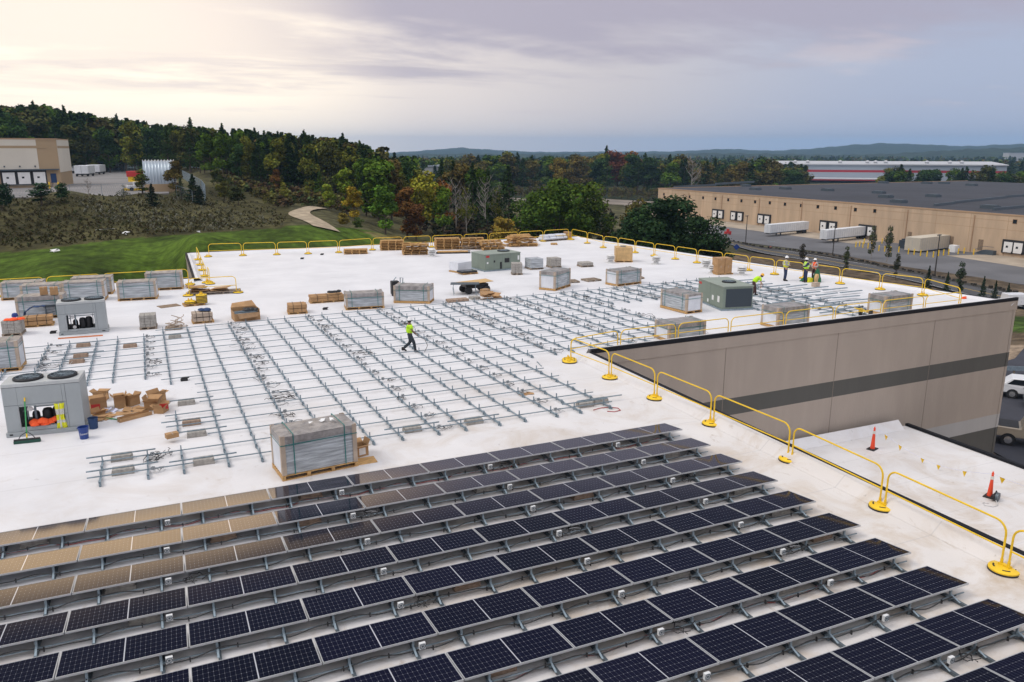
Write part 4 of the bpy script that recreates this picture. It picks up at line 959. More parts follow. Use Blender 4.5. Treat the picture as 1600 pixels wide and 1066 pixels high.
for args in [('block_pallet', 'grey block pallet in front of the pale green unit', (798, 426), (800, 430), (815, 429), 412, 'block', 3, 3), ('block_pallet', 'tall grey block pallet with a low front, right of the silver bundle', (859, 417), (861, 419), (877, 418), 404, 'block', 2, 3), ('block_pallet', 'low layer of grey blocks alone on the open roof', (908, 416), (909, 418), (927, 417), 411, 'block', 2, 1),
             ('block_pallet', 'grey block pallet standing left of the racking edge, by the junk pallet', (217, 514), (219, 516), (245, 514), 494, 'block', 3, 4), ('block_pallet', 'grey block pallet at far left with an orange jacket on it', (3, 524), (4, 526), (34, 524), 503, 'block', 3, 4)]:
    simple_crate(args[0], args[1], 'block pallet', args[2], args[3], args[4], args[5], args[6], 'wood_old', args[7], args[8], group='pallets of grey ballast blocks', Wd=.9)
o = simple_crate('wrapped_bundle', 'silver wrapped bundle on a dark pallet right of the pale green unit', 'wrapped bundle', (820, 419), (829, 422), (846, 420), 405, 'film', 'wood_old', 1, 2)[0]
o = simple_crate('wrapped_bundle', 'small white wrapped crate with a dark panel leaning beside it', 'wrapped bundle', (709, 424), (716, 427), (737, 424), 411, 'end_white', 'wood', 1, 1)[0]
pa, pb = P(724, 430), P(747, 428); d = (pb-pa); rz = math.atan2(d.y, d.x)
o = pallet_mb(d.length, .9, .12).build('wooden_pallet', 'wood'); o.location = pa; o.rotation_euler = (0, 0, rz); tag(o, 'pallet under the dark spare panels beside the small white crate', 'pallet')
for k in range(3):
    m = MB(); L_ = d.length; m.box(-.1, L_-.05, .02, .9, 0, .04, 1); m.box(-.08, L_-.07, .04, .88, .0405, .044, 0); o = m.build('dark_module', ['glass_dark', 'black']); o.location = pa+Vector((0, 0, .125+.046*k)); o.rotation_euler = (0, 0, rz)
    tag(o, '%s spare dark panel of the three lying on a pallet by the small white crate' % ('lowest', 'middle', 'topmost')[k], 'spare panel', 'spare panels on the pallet')
# --- stacks of empty pallets along the far rail
PALM = None
def stack(px0, px1, yb, n, label, mess=0.0, Wd=1.05, seed=1, h=.135):
    r = random.Random(seed); a, b2 = P(px0, yb), P(px1, yb-1.0); d = b2-a; rz = math.atan2(d.y, d.x)
    me = pallet_mb(d.length, Wd, h).mesh('wooden_pallet', 'wood')
    for k in range(n):
        o = bpy.data.objects.new('wooden_pallet', me); COL.objects.link(o); tilt = mess*(k/n)
        o.location = a+Vector((r.uniform(-.04, .04)+r.uniform(-.5, .4)*tilt, r.uniform(-.04, .04)+r.uniform(-.2, .2)*tilt, k*h+ (0.02*k*tilt)))
        o.rotation_euler = (r.uniform(-.06, .06)*tilt, r.uniform(-.09, .09)*tilt, rz+r.uniform(-.02, .02)+r.uniform(-.5, .5)*tilt)
        lv = 'bottom' if k == 0 else 'top' if k == n-1 else ordn(k+1)
        tag(o, '%s %s' % (('%s pallet' % lv) if k in (0, n-1) else '%s pallet up' % lv, label), 'pallet', 'empty wooden pallets stacked along the far rail')
stack(537, 574, 398, 3, 'of the low stack at the left by the far rail', seed=2)
stack(595, 631, 392, 6, 'of the tidy high stack left of the messy one', seed=3, h=.15)
stack(630, 669, 399, 6, 'of the front messy stack near the white vent', .75, seed=4, h=.15)
stack(681, 719, 391, 7, 'of the tidy stack behind the long flat bundle', .1, seed=5, h=.15)
stack(721, 755, 390, 6, 'of the leaning stack in the middle of the far rail', .7, seed=6, h=.16)
stack(755, 789, 392, 6, 'of the messy stack left of the broken heap', .8, seed=7, h=.14)
stack(797, 840, 386, 6, 'of the broken heap left of the film rolls', 1.6, seed=8, h=.15)
stack(1180-379, 1180-350, 377, 4, 'of the stack behind the broken heap', .6, seed=9, h=.14)
m = MB(); r0 = random.Random(8)
for k in range(44): x, y = r0.uniform(-.2, 2.6), r0.uniform(-.35, 1.0); a = r0.uniform(-.7, .7); z = r0.uniform(.02, .75)*(1-abs(x-1.2)/1.9); m.bar((x-.5*math.cos(a), y-.5*math.sin(a), z+r0.uniform(-.08, .08)), (x+.5*math.cos(a), y+.5*math.sin(a), z+r0.uniform(-.08, .08)+.03), .10, .025)
o = m.build('broken_boards', 'wood'); o.location = P(799, 386); tag(o, 'loose broken boards spilling over the heap of pallets left of the film rolls', 'broken boards', kind='stuff')
m = MB()
for k in range(26): x, y = r0.uniform(.1, 1.9), r0.uniform(-.5, .6); a = r0.uniform(-.9, .9); z = r0.uniform(.82, 1.05); m.bar((x-.45*math.cos(a), y-.45*math.sin(a), z), (x+.45*math.cos(a), y+.45*math.sin(a), z+r0.uniform(-.1, .12)), .10, .025)
o = m.build('broken_boards', 'wood'); o.location = P(631, 399); tag(o, 'splintered boards piled on top of the messy front stack', 'broken boards', kind='stuff')
m = MB(); 
for k in range(18): x, y = r0.uniform(.0, 2.4), r0.uniform(-.5, .6); a = r0.uniform(-.5, .5); z = r0.uniform(.03, .35); m.bar((x-.45*math.cos(a), y-.45*math.sin(a), z), (x+.45*math.cos(a), y+.45*math.sin(a), z+.06), .10, .025)
o = m.build('broken_boards', 'wood_old'); o.location = P(722, 391); tag(o, 'loose boards lying low in front of the middle pallet stacks', 'broken boards', kind='stuff')
# long flat bundle
a, b2 = P(682, 397), P(735, 396); d = b2-a; root = thing('timber_bundle', 'long low wrapped bundle lying in front of the tidy pallet stack', 'bundle', a, math.atan2(d.y, d.x)); L_ = d.length
MB().box(0, L_, 0, .7, 0, .10).build('skid', 'black', root); m = MB(); m.box(.1, L_-.2, .05, .65, .101, .2); m.build('load', 'wood', root, bevel=.02); MB().box(L_-.2, L_, .03, .68, .101, .22).build('end_cap', 'film_top', root)
# white film rolls on a pallet with a carton
a, b2 = P(852, 378), P(888, 375); d = b2-a; rz = math.atan2(d.y, d.x); L_ = d.length
root = thing('film_rolls', 'white wrapped rolls lying on a pallet at the far right corner of the roof', 'rolls', a, rz); pallet_mb(L_, 1.1, .14).build('pallet', 'wood_old', root)
for k in range(4): m = MB(); m.tube([(-.1, .16+.26*k, .28), (L_-.1, .16+.26*k, .28)], .135, 14); m.build('roll', 'end_white', root, True)
for k in range(3): m = MB(); m.tube([(-.05, .29+.26*k, .51), (L_-.2, .29+.26*k, .51)], .135, 14); m.build('roll', 'end_white', root, True)
m = MB()
for f in (.2, .5, .8): m.tube([(L_*f, .0, .3), (L_*f, .2, .62), (L_*f, .6, .67), (L_*f, .95, .62), (L_*f, 1.1, .3)], .012, 5)
m.build('strap', 'blue', root)
carton('cardboard_box', 'brown cardboard box standing at the right end of the white film rolls', b2+Vector((.03, .1, 0)), rz, .42, .8, .8)
# --- racking supplies in front of the open racking
def cardboard_bundle(L, R, top, label, straps=2, Wd=1.0, n=2, mt_='cardboard', name='carton_bundle', lumpy=.0):
    a, b2 = P(*L), P(*R); d = b2-a; rz = math.atan2(d.y, d.x); A = d.length; H = hgt(*L, top); root = thing(name, label, 'carton bundle', a, rz, 'long carton bundles')
    pallet_mb(A, Wd, .11).build('pallet', 'wood', root); r = random.Random(int(A*100)); m = MB(); hh = (H-.11)/n
    for t in range(n):
        for k in range(4): y = Wd*k/4; m.box(r.uniform(0, .06), A-r.uniform(0, .1+lumpy), y+.008, y+Wd/4-.006, .112+hh*t, .112+hh*(t+1)-.006-r.uniform(0, .03+lumpy*.1))
    m.build('carton', mt_, root, bevel=.012); s = MB()
    for k in range(straps): x = A*(k+.7)/(straps+.4); s.box(x-.012, x+.012, -.006, -.001, .11, H); s.box(x-.012, x+.012, -.006, Wd+.006, H+.001, H+.005)
    s.build('strap', 'black', root); return root
cardboard_bundle((450, 492), (481, 490), 477, 'square carton bundle on a pallet, left of the long carton bundle', 2)
cardboard_bundle((485, 475), (540, 471), 463, 'long carton bundle left of the dark topped wrapped pallet', 3, .75)
m = MB(); r0 = random.Random(4)
for k in range(7): m.lathe([(0, 0), (.16, .03), (.13, .12), (0, .16)], (r0.uniform(0, .7), r0.uniform(0, .3), 0), 8)
o = m.build('work_bag', 'black', None, True); o.location = P(516, 473.5)+Vector((0, .15, .57)); tag(o, 'black work bag lying on the long carton bundle', 'bag')
cardboard_bundle((34, 513), (84, 509), 497, 'long carton bundle at far left under the blue tarp', 3, .8)
cardboard_bundle((301, 507), (335, 504), 490, 'lumpy carton bundle with a blue cloth on top at the racking edge', 3, .9, 2, 'post_card', lumpy=.2)
m = MB()
for k in range(5): m.lathe([(0, 0), (.2, .02), (.15, .10), (0, .14)], (r0.uniform(0, .5), r0.uniform(0, .3), 0), 8)
o = m.build('cloth', 'blue_cloth', None, True); o.location = P(303, 506.5)+Vector((.35, .3, hgt(301, 507, 490)+.01)); tag(o, 'blue cloth crumpled on the lumpy carton bundle', 'cloth')
# torn open carton of rails
a, b2 = P(367, 503), P(407, 499); d = b2-a; rz = math.atan2(d.y, d.x); A = d.length
root = thing('open_crate', 'torn open cardboard crate spilling rails at the racking edge', 'crate', a, rz); t = .02
m = MB(); m.box(0, A, 0, t, .0, .42); m.box(0, A, 1.0, 1.0+t, 0, .62); m.box(0, t, t, 1, 0, .5); m.box(A-t, A, t, 1, 0, .6); m.box(t, A-t, t, 1, .0, .02, 1)
m.add([(0, 1, .62), (A, 1, .62), (A*.9, 1.35, .88), (A*.1, 1.35, .8)], [(0, 1, 2, 3)]); m.add([(A*.1, 0, .42), (A, 0, .42), (A*.85, -.35, .25), (A*.15, -.4, .2)], [(0, 1, 2, 3)], 1); m.build('body', ['cardboard', 'cardboard_in'], root)
m = MB()
for k in range(9): y = .1+.09*k; m.bar((.06, y, .3+r0.uniform(0, .1)), (A-.05, y+.04, .34+r0.uniform(0, .15)), .05, .05)
m.build('rail', 'galv', root); m = MB()
for k in range(6): m.lathe([(0, 0), (.17, .03), (.1, .1), (0, .12)], (r0.uniform(A*.5, A), r0.uniform(.3, .9), .5), 7)
m.build('wrapping', 'black', root)
# junk pallet with rope
o = flat_pallet(258, 517, 285, 515, 'pallet with a tangle of pale rope beside the grey blocks', .1, .8, 'wood_old')
m = MB()
for k in range(9):
    cx, cy_, a0 = r0.uniform(.2, .9), r0.uniform(.1, .7), r0.uniform(0, 6); m.tube([(cx+.22*math.cos(a0+.5*i), cy_+.18*math.sin(a0+.5*i), .14+.02*i*(k % 3)) for i in range(14)], .02, 5)
q = m.build('rope_coil', 'post_card'); q.location = P(258, 517); q.rotation_euler = o.rotation_euler; tag(q, 'tangled pale rope heaped on the pallet beside the grey blocks', 'rope')
# dark plywood sheet, pallet with cardboard, yellow stacks
a, b2 = P(252, 482), P(283, 478); d = b2-a; o = MB().box(0, d.length, 0, .8, 0, .03).build('plywood_sheet', 'ply_dark'); o.location = a; o.rotation_euler = (0, 0, math.atan2(d.y, d.x)); tag(o, 'dark plywood sheet lying flat near the yellow stacks', 'plywood sheet')
a, b2 = P(288, 480), P(321, 477); d = b2-a; rz = math.atan2(d.y, d.x); o = pallet_mb(d.length, .9, .11).build('wooden_pallet', 'wood'); o.location = a; o.rotation_euler = (0, 0, rz); tag(o, 'wooden pallet under the two stacks of yellow bases', 'pallet')
for k in range(8):
    st, lv = (0, k) if k < 2 else (1, k-2); copy_tree(BASE, a+Vector((.36 if st == 0 else 1.02, .42, .112+lv*.085)), .3*k, '%s spare yellow guardrail base in the %s stack on the pallet' % (ordn(lv+1)+' from the bottom', 'low left' if st == 0 else 'high right'), group='spare guard rail bases on the pallet')
a, b2 = P(293, 463), P(377, 458); d = b2-a; rz = math.atan2(d.y, d.x); o = pallet_mb(d.length, 1.0, .16).build('wooden_skid', 'wood_old'); o.location = a; o.rotation_euler = (0, 0, rz); tag(o, 'long dark skid carrying flattened cardboard inside the hatch barrier', 'skid')
m = MB()
for k in range(7): x = r0.uniform(.3, 2.0); T = Matrix.Translation((x, r0.uniform(.1, .5), .17+.06*k)) @ Matrix.Rotation(r0.uniform(-.4, .4), 4, 'Z') @ Matrix.Rotation(r0.uniform(-.12, .2), 4, 'Y'); m.box(-.5, .6, -.1, .55, 0, .03, 0, T)
q = m.build('flattened_cartons', 'cardboard'); q.location = a; q.rotation_euler = (0, 0, rz); tag(q, 'heap of flattened cartons on the long dark skid', 'cartons')
# little chunks at the racking edge
for (x, y), mt_, lab in [((701, 473.5), 'brick_block', 'flat brown block bundle in front of the folding table'), ((737, 469), 'block', 'small grey block bundle right of the flat brown one')]:
    p = P(x, y); L_ = 1.35 if x < 720 else .6; m = MB()
    for i in range(4):
        for j in range(2): m.box(L_/4*i+.01, L_/4*(i+1)-.005, .3*j, .3*j+.29, 0, .16)
    o = m.build('block_bundle', mt_, bevel=.01); o.location = p; tag(o, lab, 'blocks')
# folding table
a, b2 = P(697, 466), P(731, 464); root = thing('folding_table', 'black folding table with grey legs left of the plywood covered cart', 'table', P(704, 462), math.radians(-22)); L_, w = 1.85, .75
MB().box(0, L_, 0, w, .70, .745).build('table_top', 'dark_steel', root, bevel=.01)
for x in (.2, L_-.2):
    m = MB(); m.tube([(x, .08, .69), (x-.05, .05, .45), (x+.02, .02, .0)], .016, 6); m.tube([(x, w-.08, .69), (x-.05, w-.05, .45), (x+.02, w-.02, 0)], .016, 6); m.tube([(x-.03, .05, .35), (x-.03, w-.05, .35)], .014, 6); m.build('leg', 'galv', root)
root = thing('material_cart', 'cart with four black wheels under a tan plywood sheet', 'cart', P(727, 461), math.radians(4)); L_, w = 2.05, 1.15
T = Matrix.Translation((0, 0, .66)) @ Matrix.Rotation(math.radians(-2), 4, 'Y'); MB().box(-.15, L_, 0, w, 0, .03, 0, T).build('plywood_top', 'plywood', root)
m = MB(); m.box(.15, L_-.3, .15, w-.15, .42, .6); m.box(.1, L_-.25, .1, .16, .36, .44); m.build('frame', 'black', root)
for x in (.3, L_-.45):
    for y in (.12, w-.12): m = MB(); m.tube([(x, y-.09, .24), (x, y+.09, .24)], .24, 14); m.build('wheel', 'rubber', root, True)
root = thing('cardboard_scraps', 'crushed brown cardboard heap in front of the plywood covered cart', 'cardboard', P(755, 469)); m = MB()
for k in range(10): T = Matrix.Translation((r0.uniform(0, 1.0), r0.uniform(0, .4), .04+.04*k)) @ Matrix.Rotation(r0.uniform(-1, 1), 4, 'Z') @ Matrix.Rotation(r0.uniform(-.5, .5), 4, 'X'); m.box(-.28, .3, -.2, .22, 0, .02, 0, T)
m.build('sheet', 'cardboard', root); carton('cardboard_box', 'brown cardboard box sitting behind the crushed cardboard heap', P(757, 464), .3, .5, .45, .45)
# black tool cart by the wrapped pallet
root = thing('tool_caddy', 'black tool stand with a grey handle between two wrapped pallets', 'tool stand', P(613, 463)); m = MB(); m.box(0, .5, 0, .45, .08, .95); m.box(.55, .85, .05, .4, .0, .55); m.build('body', 'black', root, bevel=.05)
m = MB(); m.tube([(.6, .2, .5), (.62, .2, 1.15), (.8, .2, 1.1), (.75, .2, .6)], .03, 6); m.tube([(.1, .2, .9), (.35, .2, 1.2)], .03, 6); m.build('handle', 'galv', root); m = MB()
for x in (.05, .45): m.tube([(x, -.02, .09), (x, .06, .09)], .09, 10)
m.build('wheel', 'rubber', root)
# small cartons on a wrapped pallet, tarp, sawhorse, jacket and cap at far left
hL = hgt(28, 500, 464)
for px, w in ((62, .38), (78, .40)):
    p = P(px, 462, hL+.02); carton('cardboard_box', '%s small cardboard box on top of the wrapped pallet at far left' % ('left' if px == 62 else 'right'), (p.x, p.y+.2), .1, w, .35, .42, 'small boxes on the left wrapped pallet', z=hL+.012)
m = MB(); n = 9; vs = []
for i in range(n):
    for j in range(5): x = i*.14; vs.append((x, j*.2, .55+.42*math.sin(min(1, i/5)*PI*.55)-.02*j+.04*math.sin(i*2+j*1.7)-(.35 if i == 0 else 0)))
m.add(vs, [(i*5+j, (i+1)*5+j, (i+1)*5+j+1, i*5+j+1) for i in range(n-1) for j in range(4)]); o = m.build('tarp', 'blue_cloth', None, True); o.location = P(34, 509)+Vector((0, .3, -.05)); sd_ = o.modifiers.new('thick', 'SOLIDIFY'); sd_.thickness = .02; tag(o, 'dark blue tarp draped over the long carton bundle at far left', 'tarp')
root = thing('sawhorse', 'dark sawhorse with a blue grey top behind the farther grey unit', 'sawhorse', P(70, 499)); MB().box(0, 1.1, 0, .2, .68, .76).build('top', 'coil', root); m = MB()
for x in (.1, 1.0):
    for y in (-.2, .4): m.bar((x, .1, .68), (x, y, 0), .05, .05)
m.bar((.1, .1, .3), (1.0, .1, .5), .04, .04); m.build('leg', 'dark_steel', root)
m = MB(); m.lathe([(.0, 0), (.24, .02), (.2, .1), (.05, .14)], (0, 0, 0), 9); m.lathe([(.0, 0), (.2, .02), (.16, .09), (.05, .12)], (.32, .05, 0), 9); m.lathe([(.0, 0), (.18, .02), (.12, .09), (.0, .12)], (-.28, .05, 0), 9); o = m.build('jacket', 'orange', None, True); pH = hgt(4, 526, 503); o.location = P(20, 502, pH)+Vector((0, .25, 0)); tag(o, 'orange work jacket thrown on the grey blocks at far left', 'jacket')
m = MB(); m.lathe([(.15, 0), (.15, .08), (.11, .17), (0, .2)], n=12); m.add([(-.1, -.13, .01), (.1, -.13, .01), (.08, -.27, 0), (-.08, -.27, 0)], [(0, 1, 2, 3)]); o = m.build('cap', 'blue', None, True); o.location = P(21, 500, pH)+Vector((.05, .25, .12)); tag(o, 'blue cap resting on the orange jacket', 'cap')
# --- around the near unit
un = U1.location; ur = Matrix.Rotation(U1.rotation_euler.z, 3, 'Z')
def UL(x, y, z=0): return un+ur @ Vector((x, y, z))
def cloth_mesh(seed, W_, H_, mats, fold=.03):
    r = random.Random(seed); m = MB(); n, k = 8, 9; vs = []
    for i in range(n+1):
        for j in range(k+1):
            x = W_*(i/n-.5)*(1-.25*math.sin(j/k*PI)); vs.append((x, fold*math.sin(i*1.9+j*.6)+r.uniform(-.008, .008), -H_*j/k))
    m.add(vs, [(i*(k+1)+j, (i+1)*(k+1)+j, (i+1)*(k+1)+j+1, i*(k+1)+j+1) for i in range(n) for j in range(k)])
    return m
m = cloth_mesh(2, .30, .85, None); 
for f, fc in enumerate(m.f): 
    j = f % 9
    if j in (2, 3, 6): m.m[f] = 1
    if f//9 == 3: m.m[f] = 1
o = m.build('safety_vest', ['hivis_yellow', 'reflect'], None, True); sd_ = o.modifiers.new('thick', 'SOLIDIFY'); sd_.thickness = .02; o.location = UL(1.60, -.035, 1.02); o.rotation_euler = (0, 0, U1.rotation_euler.z); tag(o, 'yellow safety vest hanging in the open panel of the near grey unit', 'vest')
m = MB(); r0 = random.Random(21)
for k in range(9): m.lathe([(0, 0), (.17, .02), (.13, .10), (.03, .15)], (r0.uniform(-.38, .38), r0.uniform(-.08, .08), abs(r0.uniform(-.02, .12))), 8)
o = m.build('jacket', 'orange', None, True); o.location = UL(1.03, .12, .29); o.rotation_euler = (0, 0, U1.rotation_euler.z); tag(o, 'orange cloth bundled in the open panel of the near grey unit', 'cloth')
# broom
pb_ = P(43, 692); root = thing('push_broom', 'green handled push broom leaning on the near grey unit', 'broom', pb_, U1.rotation_euler.z)
m = MB(); m.box(-.38, .38, -.05, .05, .0, .10); m.build('bristles', 'green_brush', root, bevel=.01); MB().box(-.37, .37, -.04, .04, .101, .14).build('brush_head', 'black', root)
tp = ur.inverted() @ (UL(.64, -.05, 1.24)-pb_); m = MB(); m.tube([(0, 0, .12), (tp.x, tp.y, tp.z)], .02, 8); m.build('handle', 'green_stick', root)
m = MB(); q = Vector((0, 0, .12)).lerp(tp, .965); m.tube([q, Vector((0, 0, .12)).lerp(tp, 1.06)], .024, 8); m.tube([Vector((0, 0, .12)).lerp(tp, .04), Vector((0, 0, .12)).lerp(tp, .14)], .024, 8); m.build('grip', 'yellow', root)
m = MB()
for s in (-1, 1): m.tube([(.24*s, 0, .13), (.16*s, 0, .26), (.02*s, tp.y*.16, .33)], .012, 6)
m.build('brace', 'black', root)
# bucket
pk = P(132, 685); root = thing('bucket', 'blue plastic bucket with white lettering beside the near grey unit', 'bucket', pk); R = .155
MB().lathe([(R*.82, 0), (R*.84, .02), (R*1.0, .36), (R*1.08, .36), (R*1.08, .40), (R*.98, .40), (R*.8, .05), (0, .045)], n=24).build('shell', 'blue', root, True)
hd = MB(); hd.tube([(R*1.08*math.cos(t), -.02, .36+0.30*R*0*math.sin(t)-.1*math.sin(t)) for t in [PI*k/12 for k in range(13)]], .006, 5); hd.build('handle', 'galv', root)
fc = bpy.data.curves.new('lettering', 'FONT'); fc.body = "Lowe's"; fc.size = .105; fc.align_x = 'CENTER'; fc.extrude = .001; fo = bpy.data.objects.new('lettering_src', fc); COL.objects.link(fo)
bpy.context.view_layer.update(); me = bpy.data.meshes.new_from_object(fo.evaluated_get(bpy.context.evaluated_depsgraph_get())); bpy.data.objects.remove(fo)
vd = pk-Vector(CAM); va = math.atan2(-vd.x, vd.y)                   # letters face the crew side
for v in me.vertices:
    x, y, z = v.co; hh = .16+y; rr0 = R*(.82+.18*hh/.36)+.006+z; t = -PI/2+x/rr0+va+.15; v.co = (rr0*math.cos(t), rr0*math.sin(t), hh)
me.materials.append(M['white_paint']); lo_ = bpy.data.objects.new('lettering', me); COL.objects.link(lo_); lo_.parent = root
# a second empty bucket behind
root = thing('bucket', 'dim blue bucket tucked behind the lettered one against the unit', 'bucket', UL(2.42, -.05, 0)+Vector((.1, .12, 0))); MB().lathe([(R*.82, 0), (R, .36), (R*1.06, .38), (R*.95, .38), (R*.8, .05), (0, .045)], n=20).build('shell', 'blue_cloth', root, True); root.location.z = 0.0
# opened cartons heap right of the near unit
def bx(px, py, A, B, H, rz, lab, flaps=True, z=0, mt_='cardboard'): return carton('cardboard_box', lab, P(px, py, z), rz*2.2, A*.85, B*.85, H*.72, 'opened cardboard boxes by the near unit', mt_, z, flaps)
bx(143, 645, .62, .5, .46, .1, 'opened cardboard box touching the side of the near grey unit'); bx(146, 627, .5, .4, .4, -.2, 'opened box at the back of the heap next to the near grey unit')
bx(180, 640, .43, .42, .58, .05, 'upright opened box standing alone in the middle of the heap'); bx(205, 636, .5, .4, .42, .35, 'opened box lying left in the right half of the heap')
bx(226, 642, .55, .5, .42, -.15, 'opened box in the centre of the right half of the heap'); bx(241, 632, .62, .4, .42, .3, 'opened box at the back right of the heap'); bx(255, 647, .52, .4, .28, .5, 'low opened box with a red mark at the right end of the heap')
bx(148, 653, .5, .35, .14, .3, 'flattened box with a red mark in front of the heap')
for (x, y, lab) in [(151, 644, 'red label sheet stuck on the box next to the near grey unit'), (257, 643, 'red label sheet on the low box at the right end')]:
    o = MB().box(-.14, .14, -.004, .004, 0, .2).build('label_sheet', 'red'); o.location = P(x, y)+Vector((0, -.1, .12)); tag(o, lab, 'label sheet')
m = MB(); r0 = random.Random(31)
for k in range(14): T = Matrix.Translation((r0.uniform(0, 1.5), r0.uniform(-.35, .35), .01+.006*k)) @ Matrix.Rotation(r0.uniform(-1.5, 1.5), 4, 'Z') @ Matrix.Rotation(r0.uniform(-.25, .25), 4, 'X'); m.box(-.24, .26, -.12, .14, 0, .012, 0, T)
o = m.build('cardboard_scraps', 'cardboard'); o.location = P(152, 652); tag(o, 'flat cardboard scraps scattered in front of the opened boxes', 'cardboard', kind='stuff')
m = MB()
for k in range(7): T = Matrix.Translation((r0.uniform(-.1, .95), r0.uniform(-.2, .25), .03+.012*k)) @ Matrix.Rotation(r0.uniform(-1.5, 1.5), 4, 'Z') @ Matrix.Rotation(r0.uniform(-.5, .4), 4, 'Y'); m.box(-.11, .13, -.1, .1, 0, .004, 0, T)
o = m.build('papers', 'paper'); o.location = P(151, 647); tag(o, 'pale crumpled papers lying among the cardboard scraps', 'paper', kind='stuff')
a, b2 = P(188, 661), P(238, 648); root = thing('long_carton', 'long narrow opened carton lying in front of the box heap', 'cardboard box', a, math.atan2((b2-a).y, (b2-a).x)); L_ = (b2-a).length; m = MB(); m.box(0, L_, 0, .22, 0, .03); m.box(0, L_, 0, .015, .03, .13); m.box(0, L_, .205, .22, .03, .15); m.box(0, .015, .016, .204, .03, .16); m.build('body', 'cardboard', root)
a, b2 = P(143, 652), P(187, 657); o = MB().bar((0, 0, .03), ((b2-a).x, (b2-a).y, .03), .03, .03).build('broom_stick', 'green_stick'); o.location = a; tag(o, 'green stick lying on the roof in front of the opened boxes', 'stick')
carton('cardboard_box', 'small crushed cardboard box lying on the racking below the heap', P(262, 694), .3, .38, .22, .16, z=.15)
cb_ = carton('cardboard_box', 'open cardboard box with a printed side, right of the largest wrapped pallet', P(557, 716), .25, .42, .36, .34, flaps=True)
MB().box(.1, .32, -.003, -.001, .06, .28).build('print', 'white_paint', cb_)
a, b2 = P(556, 731), P(566, 728); o = MB().box(0, .8, 0, .5, 0, .02).build('wood_board', 'wood'); o.location = P(549, 729); tag(o, 'pale board lying flat at the right foot of the largest wrapped pallet', 'board')
m = MB(); m.tube([(0, 0, .03), (.35, .12, .02), (.7, .05, .03), (.95, -.15, .02), (.9, -.4, .02), (.6, -.45, .02), (.4, -.3, .02)], .014, 5); o = m.build('cord', 'red_cable'); o.location = P(927, 642); tag(o, 'thin red cord curling on the roof past the racking corner', 'cord')
o = MB().bar((0, 0, .02), (.15, .75, .02), .03, .03).build('metal_strip', 'galv'); o.location = P(846, 573); tag(o, 'thin metal strip lying on bare roof near the corner guardrail', 'strip')
m = MB(); m.box(-.28, .28, -.12, .12, 0, .015, 0, Matrix.Rotation(.4, 4, 'Z')); m.box(-.2, .3, -.1, .1, .016, .03, 0, Matrix.Rotation(-.3, 4, 'Z')); o = m.build('brown_wrapper', 'cardboard'); o.location = P(822, 616); tag(o, 'brown wrapping paper lying inside the racking near the right end', 'paper')
for px, py, mt_, lab in [(288, 595, 'black', 'small black clamp dropped inside the left racking'), (508, 484, 'black', 'small black object on the roof by the square carton bundle'), (503, 398.5, 'black', 'small black box at the far rail left of the low pallet stack'), (472, 405, 'black', 'dark scrap on the open roof before the far rail'), (1506, 467, 'orange', 'orange scrap on the roof at the right end of the wing'), (83, 521, 'black', 'small black object left of the orange bar')]:
    o = MB().box(-.14, .14, -.09, .09, 0, .1).box(-.1, .2, -.05, .06, .101, .14).build('scrap', mt_, bevel=.02); o.location = P(px, py); tag(o, lab, 'scrap')
# hand truck
root = thing('hand_truck', 'yellow hand truck with black wheels lying by the wing guardrail', 'hand truck', P(1352, 494, .0), .35); m = MB()
for s in (-.2, .2): m.tube([(0, s, .2), (-1.1, s, .62)], .022, 6)
m.tube([(-1.1, -.2, .62), (-1.25, -.14, .62), (-1.25, .14, .62), (-1.1, .2, .62)], .022, 6)
for f in (.2, .5, .8): m.tube([(-1.1*f, -.2, .2+.42*f), (-1.1*f, .2, .2+.42*f)], .018, 6)
m.build('frame', 'yellow', root, True)
for s in (-.28, .28): m = MB(); m.tube([(0, s-.05, .2), (0, s+.05, .2)], .2, 16); m.build('wheel', 'rubber', root, True)
m = MB(); m.box(.02, .35, -.22, .22, .03, .05); m.build('toe_plate', 'dark_steel', root)
# lower roof: cones, pennants, saw
for px, py, top, lab in [(1363, 702, 667, 'orange cone on a black base standing near the taupe wall'), (1546, 776, 737, 'orange cone beside the circular saw on the lower roof')]:
    p = P(px, py, LZ); h = hgt(px, py, top, LZ); root = thing('traffic_cone', lab, 'cone', p, .3, 'orange cones on the lower roof')
    m = MB(); m.box(-.28, .28, -.2, .2, 0, .05); m.build('cone_base', 'rubber', root, bevel=.01)
    MB().lathe([(.12, .051), (.045, h*.88), (.055, h*.9), (.055, h*.93), (.03, h*.96), (.03, h)], n=18).build('cone_body', 'cone', root, True)
    MB().lathe([(.078, h*.70), (.066, h*.82)], n=18).build('reflective_band', 'reflect', root, True)
p0, p1, p2 = P(1374, 672, LZ+.85), P(1552, 741, LZ+.95), P(1640, 775, LZ+.5); pl = []
pl = [p0.lerp(p1, k/14)-Vector((0, 0, .62*math.sin(PI*k/14))) for k in range(15)]+[p1.lerp(p2, k/6) for k in range(1, 7)]
root = thing('pennant_line', 'line of yellow pennants strung between the two orange cones', 'pennant line', (0, 0, 0)); MB().tube(pl, .008, 4, cap=False).build('rope', 'paper', root)
for k in (1, 3, 6, 8, 11, 15, 18):
    p = pl[k]; d = (pl[k+1]-pl[k]).normalized(); m = MB(); w = .12; lo_ = max(LZ+.02, p.z-.32); s_ = Vector((.06, .03, 0)); m.add([p-d*w, p+d*w, Vector((p.x, p.y, lo_))+s_, p-d*w+Vector((.004, -.004, 0)), p+d*w+Vector((.004, -.004, 0)), Vector((p.x+.004, p.y-.004, lo_))+s_], [(0, 1, 2), (5, 4, 3)]); m.build('pennant', 'yellow', root)
